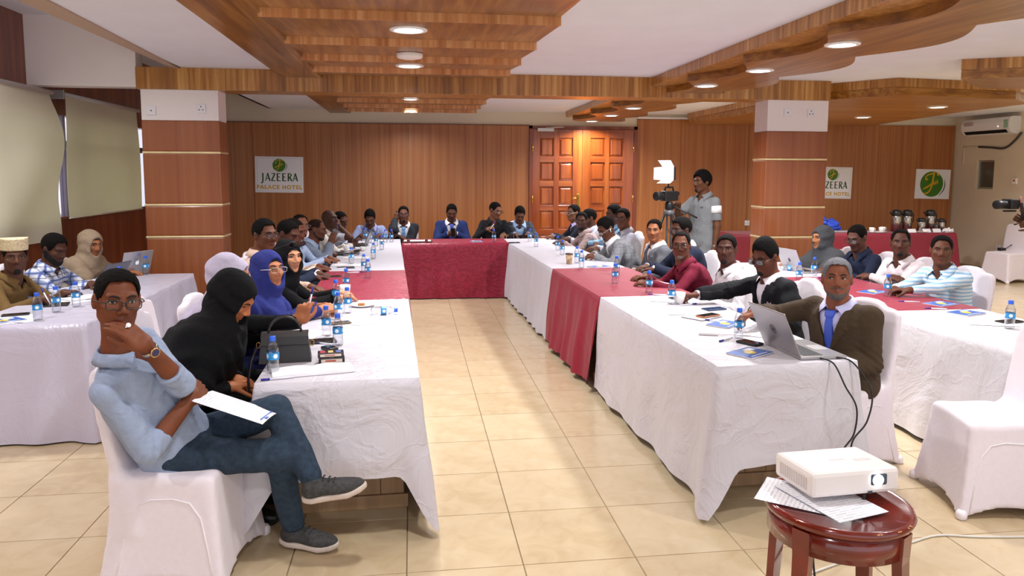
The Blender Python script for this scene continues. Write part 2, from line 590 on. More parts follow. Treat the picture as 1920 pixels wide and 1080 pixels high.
# ceiling
ce = MB().box(-2.24, 9.8, -2.6, WB + 0.05, CZ, CZ + 0.06).build('ceiling', M_PLASTER)
tag(ce, kind='structure')
MB().box(-3.7, -2.2, -2.6, WB + 0.05, 3.15, 3.22).build('upper_ceiling', M_PLASTER, ce)
MB().box(-2.24, -2.20, -2.6, WB, CZ, 3.15).build('ceiling_upstand', M_WHITE, ce)
tr = MB().prism([(-2.27, -2.6), (-1.80, -2.6), (-2.22, 7.6), (-2.27, 7.6)], CZ - 0.012, CZ).build('trim_1', plain('tan_strip', '#B39A85', 0.7))  # flat tan strip under the ceiling edge, narrowing towards the beam
tag(tr, kind='structure')
# cross beam on the two pillars
bm_ = MB().bbox(-2.62, 4.52, 7.6, 7.95, 2.48, CZ, 0.004).build('trim_2', M_BEAMZ)
tag(bm_, 'wood clad beam across the room', kind='structure')
bh = MB().box(-3.6, -2.62, 7.62, 7.80, 2.5, 3.15).build('trim_3', M_WHITE)
tag(bh, kind='structure')
# central stepped wooden panel: a lengthwise border board and boards that each drop below the one before
def stepped_panel(name, y0, y1, steps, xl=(-1.27, -0.88), xr=0.92):
    t = empty(name)
    tag(t, kind='structure')
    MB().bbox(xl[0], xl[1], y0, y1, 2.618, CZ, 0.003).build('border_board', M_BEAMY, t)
    for k in range(len(steps) - 1):
        a, b_ = steps[k], steps[k + 1]
        zf, zb = 2.598, 2.650
        vs = [(x, y, z) for x in (xl[1] - 0.01, xr) for y, z in ((a, zf), (b_, zb), (b_, CZ), (a, CZ))]
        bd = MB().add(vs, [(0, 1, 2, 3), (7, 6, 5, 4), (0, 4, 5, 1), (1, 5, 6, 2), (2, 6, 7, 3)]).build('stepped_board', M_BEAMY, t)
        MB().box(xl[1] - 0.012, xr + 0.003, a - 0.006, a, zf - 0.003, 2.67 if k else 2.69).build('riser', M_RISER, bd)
    return t
stepped_panel('trim_4', -2.6, 7.6, [-2.6, -1.0, 0.2, 1.3, 2.4, 3.45, 4.60, 5.52, 6.30, 7.0, 7.6])
stepped_panel('trim_5', 7.95, 12.0, [7.95, 8.9, 9.9, 10.7, 11.4, 12.0], xl=(-1.27, -0.95), xr=0.98)
for i, (y, lab) in enumerate(((4.93, 'nearest downlight in the stepped wooden ceiling panel'), (6.53, 'downlight in the wooden ceiling panel just before the beam'),
                              (9.70, 'downlight in the far wooden ceiling panel just behind the beam'), (11.4, 'downlight in the far wooden ceiling panel near the back wall'))):
    z = 2.598 + 0.052 * {0: 0.26, 1: 0.18, 2: 0.66, 3: 0.74}[i]
    downlight(-0.015, y, z, lab, r=0.095 if i < 2 else 0.085)
sd = MB().lathe([(0.105, 0), (0.105, -0.014), (0.098, -0.030), (0.055, -0.040), (0.0, -0.042)], 28, caps=False).build('ceiling_sensor', plain('sensor_white', '#EEEBE6', 0.4), None, (-0.012, 6.02, 2.622))
tag(sd, 'white round sensor dome between two downlights on the wooden ceiling panel', 'ceiling sensor')
# wavy wooden soffit
def wavy_soffit(name, y0, y1, ph, x0=2.50, x1=3.20):
    t = empty(name)
    tag(t, kind='structure')
    MB().bbox(x0, x1 - 0.02, y0, y1, 2.60, CZ, 0.003).build('upper_board', M_BEAMZ, t)
    n = int((y1 - y0) * 12)
    ys = [y0 + (y1 - y0) * i / n for i in range(n + 1)]
    per = 1.17
    def cusp(y, sh):
        return abs(math.sin(PI * ((y - ph) / per + sh)))
    right = [(x1 + 0.24 * cusp(y, 0.5), y) for y in ys]
    left = [(x0 + 0.03 + 0.24 * cusp(y, 0.15), y) for y in ys]
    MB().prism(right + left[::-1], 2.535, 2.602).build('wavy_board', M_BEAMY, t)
    return t
wavy_soffit('trim_6', -2.6, 7.6, 4.50)
wavy_soffit('trim_7', 7.95, 12.0, 8.35)
for x, y, lab in ((2.80, 4.60, 'nearest bright downlight set in the wavy wooden soffit'), (2.84, 5.84, 'middle downlight of the wavy wooden soffit'), (2.82, 6.92, 'downlight in the wavy wooden soffit beside the cross beam'),
                  (2.86, 9.42, 'downlight in the far wavy soffit nearest the beam'), (2.90, 10.65, 'middle downlight of the far wavy soffit'), (2.90, 11.85, 'downlight of the far wavy soffit above the door')):
    downlight(x, y, 2.535, lab, r=0.085)
# stepped soffits on the right
def slab(name, poly, z0, z1, mat_side, parts=()):
    o = MB().prism(poly, z0, z1).build(name, mat_side)
    tag(o, kind='structure')
    return o
def soffit_right(name, polys):
    t = empty(name)
    tag(t, kind='structure')
    for poly, z0, z1, mt in polys:
        MB().prism(poly, z0, z1).build('soffit_board', mt, t)
soffit_right('trim_8', [([(4.60, 7.90), (4.95, 7.40), (5.05, 7.25), (6.62, 7.45), (7.20, 7.90), (7.30, 9.2), (7.85, 12.0), (4.6, 12.0)], 2.515, 2.60, M_BEAMX),
                        ([(4.58, 7.88), (4.94, 7.37), (5.04, 7.22), (6.64, 7.42), (7.23, 7.88), (7.33, 9.2), (7.88, 12.0), (4.58, 12.0)], 2.60, CZ, M_BEAMZ)])
soffit_right('trim_9', [([(4.80, 6.02), (5.30, 5.75), (5.45, 5.45), (8.4, 5.1), (8.4, 6.5), (5.5, 6.62)], 2.52, 2.60, M_BEAMX),
                        ([(4.78, 6.0), (5.28, 5.72), (5.43, 5.42), (8.42, 5.08), (8.42, 6.52), (5.5, 6.64)], 2.60, CZ, M_BEAMZ),
                        ([(5.75, 5.30), (6.3, 4.75), (9.0, 4.4), (9.0, 5.2)], 2.60, CZ, M_BEAMZ)])
downlight(6.42, 8.42, 2.515, 'downlight in the right hand soffit nearer the wall air conditioner', r=0.085)
downlight(6.52, 10.1, 2.515, 'downlight in the right hand soffit beside the right pillar', r=0.085)
# downlights continuing over the near part of the room, behind the photographer
for y, wh in ((2.6, 'just above the stool'), (0.6, 'behind the photographer')):
    downlight(-0.015, y, 2.622, 'downlight in the wooden ceiling panel ' + wh, 16)
    downlight(2.82, y, 2.535, 'downlight in the wavy wooden soffit ' + wh, 16, r=0.085)

for x, y, z, wh in ((-2.9, 5.6, 3.15, 'added unseen for fill, high over the side table by the windows'), (-2.9, 3.4, 3.15, 'added unseen for fill, high over the near end of the window side'), (-2.9, 1.0, 3.15, 'added unseen for fill, high over the window side behind the photographer'),
                    (6.2, 6.0, 2.52, 'added unseen for fill in the stepped soffit over the outer right row'), (6.4, 3.0, 2.69, 'added unseen for fill in the plaster ceiling over the near right corner'), (8.9, 8.2, 2.69, 'added unseen for fill in the plaster ceiling before the air conditioner')):
    downlight(x, y, z, 'downlight ' + wh, 30, r=0.085)  # unseen lamps added to brighten the window side and the right wall
# ------------------------------------------------------------------ pillars
def pillar(name, x0, x1, zt, strips, label):
    t = empty(name, ((x0 + x1) / 2, 7.76, 0))
    tag(t, label, 'pillar', kind='structure')
    w, d = (x1 - x0) / 2, 0.155
    MB().bbox(-w + 0.005, w - 0.005, -d + 0.004, d - 0.004, zt, 2.48, 0.003).build('capital', M_WHITE, t)
    zs = [zt] + strips + [0.0]
    for k in range(len(zs) - 1):
        MB().bbox(-w, w, -d, d, zs[k + 1] + 0.009, zs[k] - (0.009 if k else 0), 0.012).build('wood_panel', M_PILWOOD, t)
        if k:
            MB().bbox(-w - 0.002, w + 0.002, -d - 0.002, d + 0.002, zs[k] - 0.010, zs[k] + 0.010, 0.003).build('gold_strip', M_GOLD, t)
    return t
pL = pillar('pillar', -2.59, -1.865, 2.185, [1.875, 1.365, 1.05, 0.46], 'wood clad pillar with gold strips beside the window blinds')
pR = pillar('pillar', 3.80, 4.51, 2.147, [1.843, 1.32, 0.991, 0.45], 'wood clad pillar with gold strips behind the right hand tables')
def wall_socket(x, y, z, label, kind='socket', rot=0.0, s=0.086):
    t = empty('wall_socket', (x, y, z), rot)
    MB().bbox(-s / 2, s / 2, -0.012, 0, -s / 2, s / 2, 0.003).build('plate', M_SOCKET, t)
    dk = plain('socket_dark', '#4A4648', 0.5)
    if kind == 'socket':
        for dx, dz in ((0, 0.02), (-0.018, -0.012), (0.018, -0.012)):
            MB().box(dx - 0.005, dx + 0.005, -0.014, -0.011, dz - 0.006, dz + 0.006).build('pin_hole', dk, t)
    else:
        MB().box(-0.006, 0.006, -0.014, -0.011, -0.006, 0.006).build('button', dk, t)
    tag(t, label, 'socket', 'electrical plates')
wall_socket(-2.49, 7.608, 2.275, 'left white plate at the top of the left pillar', 'plate')
wall_socket(-2.03, 7.608, 2.30, 'right white socket at the top of the left pillar')
wall_socket(4.03, 7.608, 2.345, 'left white plate at the top of the right pillar', 'plate')
wall_socket(4.30, 7.608, 2.345, 'right white socket at the top of the right pillar')
for y, z, lab in ((11.05, 0.47, 'leftmost of three white sockets low on the beige wall'), (10.93, 0.47, 'middle of three white sockets low on the beige wall'), (10.73, 0.47, 'rightmost of three white sockets low on the beige wall')):
    wall_socket(WR, y, z, lab, 'socket', -PI / 2, 0.09)
wall_socket(5.79, WB, 0.83, 'small white socket low on the back wall beside the right pillar', 'socket')

# ------------------------------------------------------------------ lights set; blinds
m, nt, b = new_mat('blind_fabric')
vec = coords(nt)
nt.links.new(ramp(nt, noise(nt, vec, 2.5, 3), [(0.3, '#EEE8DA'), (0.7, '#F3EEE2')]), b.inputs['Base Color'])
b.inputs['Roughness'].default_value = 0.8
b.inputs['Transmission Weight'].default_value = 0.0
tl = N_(nt, 'ShaderNodeBsdfTranslucent')
tl.inputs[0].default_value = lin('#F2F4CE')
mx = N_(nt, 'ShaderNodeMixShader')
mx.inputs[0].default_value = 0.42
nt.links.new(b.outputs[0], mx.inputs[1])
nt.links.new(tl.outputs[0], mx.inputs[2])
nt.links.new(mx.outputs[0], nt.nodes['Material Output'].inputs[0])
M_BLIND = m
def blind(y0, y1, z0, z1, label, curl=False, x=-3.47):
    t = empty('roller_blind', (x, y0, z0))
    W, H = y1 - y0, z1 - z0
    nu, nv = 36, 24
    V, Q = [], []
    for j in range(nv + 1):
        for i in range(nu + 1):
            u, v = i / nu, j / nv
            dx = 0.012 * math.sin(u * 9 + v * 2) + 0.010 * math.sin(u * 4.1 - v * 5)
            yy = u * W
            if curl:
                k = max(0, u - 0.72) / 0.28
                wob = math.sin(v * PI) ** 1.2
                yy -= k * wob * 0.16 * math.sin(v * 4.5 + 0.4)
                dx += k * wob * 0.10
                dx += 0.03 * math.sin(u * 14 - v * 7) * (1 - v)
            V.append((dx, yy, v * H))
    for j in range(nv):
        for i in range(nu):
            a = j * (nu + 1) + i
            Q.append((a, a + 1, a + nu + 2, a + nu + 1))
    n = len(V)
    V2 = V + [(a - 0.003, b_, c) for a, b_, c in V]
    Q2 = Q + [tuple(reversed([n + i for i in q])) for q in Q]
    link('fabric', np_mesh('fabric', np.array(V2), np.array(Q2)), M_BLIND, t)
    MB().tube([(0, -0.02, H + 0.012), (0, W + 0.02, H + 0.012)], 0.022, 10).build('roller', plain('roller_grey', '#C7C4C3', 0.4), t)
    MB().bbox(-0.13, 0.03, -0.05, -0.03, H - 0.04, H + 0.05, 0.004).build('bracket', plain('bracket_grey', '#A9A6A6', 0.4, 0.5), t)
    if not curl:
        MB().tube([(0, 0, 0), (0, W, 0)], 0.009, 8).build('hem_bar', plain('hem_bar', '#D8D2C4', 0.5), t)
    tag(t, label, 'blind', 'roller blinds')
blind(4.9, 7.80, 1.02, 2.44, 'creased beige blind curling at its edge, behind the seated men', True)
blind(8.05, 10.1, 1.215, 2.45, 'smooth beige blind glowing green beside the left pillar')
# the town outside
for k in range(8):
    cn = ('pink', 'white', 'grey')[k % 3]
    o = MB().box(-4, 4, -4, 4, 0, 6 + (k * 37 % 5)).prism([(-4.3, 6 + (k * 37 % 5)), (4.3, 6 + (k * 37 % 5)), (0, 8 + (k * 37 % 5))], -4.3, 4.3, axis='y').build('distant_house', plain('house_' + cn, {'pink': '#C9A39B', 'white': '#D9D4D6', 'grey': '#A9A2AC'}[cn], 0.9), None, (-62 - (k % 2) * 6, 92 + k * 11, -19.5), (0, 0, 0.2 * (k % 3)))
    tag(o, 'pale house of the distant town outside the window', 'house', 'houses of the town seen between the blinds')
g_ = MB().box(-400, -5, -100, 400, -20, -19.5).build('ground', plain('town_ground', '#B5A8A2', 0.9))
tag(g_, kind='structure')
# ------------------------------------------------------------------ people
def head_d(L):
    """skull and face in head space: x right, y forward, z up, origin mid-head"""
    A = L.copy()
    A[:, 0] = np.abs(A[:, 0])
    d = ell(L, (0, -0.018, 0.030), (0.074, 0.097, 0.087))
    d = smin(d, ell(L, (0, 0.022, -0.028), (0.061, 0.072, 0.076)), 0.03)
    d = smin(d, cone(A, (0.046, -0.004, -0.055), (0.014, 0.058, -0.092), 0.020, 0.021), 0.028)
    d = smin(d, ell(L, (0, 0.066, -0.096), (0.022, 0.020, 0.017)), 0.02)
    d = smin(d, ell(A, (0.041, 0.060, -0.016), (0.021, 0.021, 0.017)), 0.02)
    d = smin(d, cone(A, (0.012, 0.084, 0.030), (0.046, 0.068, 0.031), 0.010, 0.008), 0.014)
    d = smax(d, -ell(A, (0.033, 0.099, 0.007), (0.021, 0.019, 0.012)), 0.012)
    d = smin(d, cone(L, (0, 0.084, 0.018), (0, 0.107, -0.022), 0.0075, 0.0115), 0.012)
    d = smin(d, ell(A, (0.0135, 0.097, -0.029), (0.0105, 0.012, 0.0085)), 0.007)
    d = smin(d, cone(A, (0.0, 0.0905, -0.0535), (0.026, 0.0775, -0.059), 0.0068, 0.0035), 0.005)
    d = smin(d, cone(A, (0.0, 0.0885, -0.0670), (0.023, 0.0770, -0.0625), 0.0080, 0.0035), 0.005)
    d = smin(d, ell(A, (0.0765, -0.014, -0.002), (0.011, 0.020, 0.031)), 0.008)
    d = smax(d, -ell(A, (0.090, -0.010, 0.002), (0.008, 0.011, 0.017)), 0.006)
    return d
def lip_mask(L):
    return (np.abs(L[:, 0]) < 0.028) & (L[:, 1] > 0.076) & (np.abs(L[:, 2] + 0.0605) < 0.0150 - 0.42 * np.abs(L[:, 0]))
def surf_y(x, z, f=head_d):
    """forward position of the face surface at x, z"""
    ys = np.linspace(0.13, 0.0, 131).astype(F32)
    P = np.stack([np.full_like(ys, x), ys, np.full_like(ys, z)], -1)
    i = int(np.argmax(f(P) < 0))
    return float(ys[i])
EYE_Y = surf_y(0.032, 0.007)
BROW = [(x, surf_y(x, z) + 0.0006, z) for x, z in ((0.012, 0.0255), (0.021, 0.030), (0.031, 0.0325), (0.041, 0.031), (0.047, 0.0275))]
def eye_meshes():
    out = {}
    for gz in (-1, 0, 1):
        m = MB()
        n = 12
        prof = [(math.sin(PI * i / 6), -math.cos(PI * i / 6)) for i in range(7)]
        def blob(cx, cy, cz, rx, ry, rz, mi):
            vs, fs = [], []
            for r, z in prof:
                for j in range(n):
                    a = 2 * PI * j / n
                    vs.append((cx + rx * r * math.cos(a), cy + ry * r * math.sin(a), cz + rz * z))
            for k in range(6):
                for j in range(n):
                    fs.append((k * n + j, k * n + (j + 1) % n, (k + 1) * n + (j + 1) % n, (k + 1) * n + j))
            m.add(vs, fs, mi, True)
        blob(0, 0, 0, 0.0138, 0.0050, 0.0056, 0)
        blob(gz * 0.004, 0.0030, 0.0008, 0.0060, 0.0036, 0.0056, 1)
        m.tube([(-0.0165, 0.002, 0.001), (-0.009, 0.0052, 0.0066), (0, 0.006, 0.0082), (0.009, 0.0052, 0.0066), (0.0165, 0.002, 0.001)], 0.0017, 5, 2)
        out[gz] = m.mesh('eye')
        for mt in (plain('eye_white', '#B5AAA0', 0.35), plain('eye_iris', '#150B07', 0.15), plain('eyelash', '#120C0A', 0.6)):
            out[gz].materials.append(mt)
    return out
EYES = eye_meshes()
BROW_ME = {}
for s_ in (-1, 1):
    me_ = MB().tube([(s_ * x, y, z) for x, y, z in BROW], [0.0024, 0.0040, 0.0042, 0.0034, 0.0016], 6, flat=1.0).mesh('eyebrow')
    BROW_ME[s_] = me_
def skin_mat(col):
    name = 'skin_' + col.strip('#')
    if name in MATS:
        return MATS[name]
    m, nt, b = new_mat(name)
    c = tuple(x * 1.25 for x in lin(col)[:3]) + (1.0,)
    vec = coords(nt)
    lo = tuple(x * 0.84 for x in c[:3]) + (1,)
    hi = tuple(min(1, x * 1.14) for x in c[:3]) + (1,)
    nt.links.new(ramp(nt, noise(nt, vec, 11, 4, 0.6), [(0.32, lo), (0.68, hi)]), b.inputs['Base Color'])
    b.inputs['Roughness'].default_value = 0.58
    b.inputs['Specular IOR Level'].default_value = 0.3
    b.inputs['Subsurface Weight'].default_value = 0.0
    bump(nt, b, noise(nt, vec, 220, 2), 0.06, 0.002)
    MATS[name] = m
    return m
def lip_mat(col):
    c = tuple(x * 1.25 for x in lin(col))
    return plain('lip_' + col.strip('#'), (c[0] * 0.80, c[1] * 0.62, c[2] * 0.66), 0.4)
def cloth_mat(name, col, rough=0.75, folds=0.35, weave=0.25, sheen=0.0, var=0.06):
    if name in MATS:
        return MATS[name]
    m, nt, b = new_mat(name)
    c = lin(col)
    vec = coords(nt)
    n1 = noise(nt, vec, 13, 4, 0.55, 1.0)
    lo = tuple(x * (1 - var) for x in c[:3]) + (1,)
    hi = tuple(min(1, x * (1 + var)) for x in c[:3]) + (1,)
    nt.links.new(ramp(nt, noise(nt, vec, 40, 3), [(0.3, lo), (0.7, hi)]), b.inputs['Base Color'])
    b.inputs['Roughness'].default_value = min(1.0, rough + 0.12)
    b.inputs['Specular IOR Level'].default_value = 0.18
    b.inputs['Sheen Weight'].default_value = sheen
    bump(nt, b, n1, folds, 0.016)
    MATS[name] = m
    return m
def pattern_mat(name, base, lines, rough=0.75):
    """woven stripes: lines = [(axis, period, width, colour)] in object space"""
    if name in MATS:
        return MATS[name]
    m, nt, b = new_mat(name)
    tc = N_(nt, 'ShaderNodeTexCoord')
    sp = N_(nt, 'ShaderNodeSeparateXYZ')
    nv = N_(nt, 'ShaderNodeTexNoise')
    nv.inputs['Scale'].default_value = 6
    nt.links.new(tc.outputs['Object'], nv.inputs['Vector'])
    ad = N_(nt, 'ShaderNodeVectorMath', operation='MULTIPLY_ADD')
    ad.inputs[1].default_value = (0.025, 0.025, 0.025)
    nt.links.new(nv.outputs['Color'], ad.inputs[0])
    nt.links.new(tc.outputs['Object'], ad.inputs[2])
    nt.links.new(ad.outputs[0], sp.inputs[0])
    cur = N_(nt, 'ShaderNodeRGB')
    cur.outputs[0].default_value = lin(base)
    cur = cur.outputs[0]
    for ax, per, wid, col in lines:
        src = sp.outputs['XYZ'.index(ax.upper())]
        mo = N_(nt, 'ShaderNodeMath', operation='PINGPONG')
        mo.inputs[1].default_value = per / 2
        nt.links.new(src, mo.inputs[0])
        lt = N_(nt, 'ShaderNodeMath', operation='LESS_THAN')
        lt.inputs[1].default_value = wid / 2
        nt.links.new(mo.outputs[0], lt.inputs[0])
        mx = N_(nt, 'ShaderNodeMix', data_type='RGBA')
        ml = N_(nt, 'ShaderNodeMath', operation='MULTIPLY')
        ml.inputs[1].default_value = 0.8
        nt.links.new(lt.outputs[0], ml.inputs[0])
        nt.links.new(ml.outputs[0], mx.inputs[0])
        nt.links.new(cur, mx.inputs[6])
        mx.inputs[7].default_value = lin(col)
        cur = mx.outputs[2]
    nt.links.new(cur, b.inputs['Base Color'])
    b.inputs['Specular IOR Level'].default_value = 0.18
    b.inputs['Roughness'].default_value = min(1.0, rough + 0.12)
    bump(nt, b, noise(nt, tc.outputs['Object'], 9, 3, 0.55, 0.6), 0.35, 0.02)
    MATS[name] = m
    return m
def ik(S, W, a, b, pole):
    """elbow position for a two-bone arm"""
    S = np.asarray(S, F32); W = np.asarray(W, F32)
    d = W - S
    L = float(np.linalg.norm(d))
    if L > (a + b) * 0.995:
        W = S + d / L * (a + b) * 0.995
        d = W - S
        L = (a + b) * 0.995
    L = max(L, abs(a - b) + 0.02)
    u = d / L
    x = (a * a - b * b + L * L) / (2 * L)
    hgt = math.sqrt(max(a * a - x * x, 0))
    p = np.asarray(pole, F32)
    p = unit(p - u * float(p @ u))
    return S + u * x + p * hgt, W
def finger_chain(base, d, pn, lens, curl):
    """joint points of a bending finger; pn is the palm-side normal"""
    pts = [base]
    for l, c in zip(lens, curl):
        d = unit(d * math.cos(c) + pn * math.sin(c))
        pn = unit(pn - d * float(pn @ d))
        pts.append(pts[-1] + d * l)
    return pts
def hand_d(W, fd, nd, side, curl, spread=0.06, thumb=0.5, sc=1.0, fold=0.35):
    """hand in world space; fd fingers direction, nd back-of-hand normal, side +1 when the thumb is on +y of the hand frame"""
    fd = unit(fd)
    nd = unit(np.asarray(nd, F32) - fd * float(np.asarray(nd, F32) @ fd))
    lat = np.cross(nd, fd) * side
    fr = Fr(W, fd, lat, nd)
    cs = curl if isinstance(curl, (list, tuple)) else [curl] * 4
    chains = []
    for i in range(4):
        y = (0.029, 0.010, -0.009, -0.027)[i] * sc
        ln = (0.074, 0.082, 0.076, 0.060)[i] * sc
        c = cs[i]
        dirv = unit(fd + lat * spread * (1.3, 0.4, -0.5, -1.4)[i])
        pts = finger_chain(fr.pt((0.083, 0.087, 0.084, 0.077)[i] * sc, y, 0), dirv, -nd, (ln * 0.46, ln * 0.30, ln * 0.24), (c, c * 1.1, c * 0.7))
        chains.append((pts, (0.0098, 0.0100, 0.0096, 0.0086)[i] * sc))
    tb = fr.pt(0.022 * sc, 0.030 * sc, -0.006 * sc)
    td = unit(fr.vec(0.62 + 0.3 * fold, 0.70 - 0.45 * fold, -0.30 - 0.5 * thumb))
    tp = finger_chain(tb, td, unit(fr.vec(0.6, -0.8 * 1, -0.3)), (0.042 * sc, 0.034 * sc, 0.026 * sc), (0.0, 0.35 * thumb, 0.35 * thumb))
    def f(P):
        L = fr.loc(P)
        d = rbox(L, (0.044 * sc, 0, 0), (0.046 * sc, 0.039 * sc, 0.0135 * sc), 0.0130 * sc)
        d = smin(d, ell(L, (0.03 * sc, 0.025 * sc, -0.008 * sc), (0.03 * sc, 0.017 * sc, 0.015 * sc)), 0.012)
        e = np.full(len(P), 9, F32)
        for pts, r in chains:
            e1 = cone(P, pts[0], pts[1], r * 1.06, r)
            e1 = np.minimum(e1, cone(P, pts[1], pts[2], r, r * 0.92))
            e1 = np.minimum(e1, cone(P, pts[2], pts[3], r * 0.92, r * 0.80))
            e = np.minimum(e, e1)
        d = smin(d, e, 0.006)
        t = np.minimum(cone(P, tp[0], tp[1], 0.0135 * sc, 0.0112 * sc), cone(P, tp[1], tp[2], 0.0112 * sc, 0.0100 * sc))
        t = np.minimum(t, cone(P, tp[2], tp[3], 0.0100 * sc, 0.0082 * sc))
        return smin(d, t, 0.010)
    allp = np.array([p for c, _ in chains for p in c] + tp + [np.asarray(W, F32)])
    return f, allp.min(0) - 0.03, allp.max(0) + 0.03, fr
class Torso:
    def __init__(s, Hc, Nk, fwd, bend=0.02, fat=1.0, wid=1.0):
        s.o = np.asarray(Hc, F32)
        s.u = unit(np.asarray(Nk, F32) - s.o)
        f = np.asarray(fwd, F32)
        s.f = unit(f - s.u * float(f @ s.u))
        s.r = np.cross(s.f, s.u)
        s.L = float(np.linalg.norm(np.asarray(Nk, F32) - s.o))
        s.bend = bend
        s.ts = [-0.30, 0.0, 0.18, 0.42, 0.62, 0.78, 0.88, 0.955, 1.02]
        s.w = [x * wid for x in (0.178, 0.172, 0.156, 0.154, 0.166, 0.164, 0.134, 0.080, 0.056)]
        s.dp = [x * k for x, k in zip((0.128, 0.130, 0.122, 0.120, 0.124, 0.114, 0.094, 0.070, 0.056), (fat, fat, fat, fat, 1, 1, 1, 1, 1))]
    def loc(s, P):
        q = P - s.o
        t = (q @ s.u) / s.L
        y = q @ s.f + s.bend * 4 * np.clip(t, 0, 1) * (1 - np.clip(t, 0, 1))
        return q @ s.r, y, t
    def pt(s, x, y, t):
        b = s.bend * 4 * min(max(t, 0), 1) * (1 - min(max(t, 0), 1))
        return s.o + s.r * x + s.f * (y - b) + s.u * (t * s.L)
    def d(s, P, off=0.0, lo=-0.05, hi=1.0):
        x, y, t = s.loc(P)
        w = np.interp(t, s.ts, s.w).astype(F32) + off
        dp = np.interp(t, s.ts, s.dp).astype(F32) + off
        k = np.sqrt((x / w) ** 2 + (y / dp) ** 2)
        d = (k - 1) * np.minimum(w, dp)
        d = smax(d, (t - hi) * s.L, 0.03)
        return smax(d, (lo - t) * s.L, 0.012)
    def front(s, x, t, off=0.0):
        w = float(np.interp(t, s.ts, s.w)) + off
        dp = float(np.interp(t, s.ts, s.dp)) + off
        return dp * math.sqrt(max(1 - (x / w) ** 2, 0))
def wrinkle(P, amp, seed, wl=0.11):
    r = np.random.default_rng(seed)
    d = np.zeros(len(P), F32)
    for i in range(4):
        k = r.normal(size=3).astype(F32)
        k *= 2 * PI / (wl * r.uniform(0.7, 1.5)) / np.linalg.norm(k)
        k2 = r.normal(size=3).astype(F32) * 9
        d += np.sin(P @ k + r.uniform(0, 6) + 1.6 * np.sin(P @ k2))
    return d * F32(amp / 2.2)

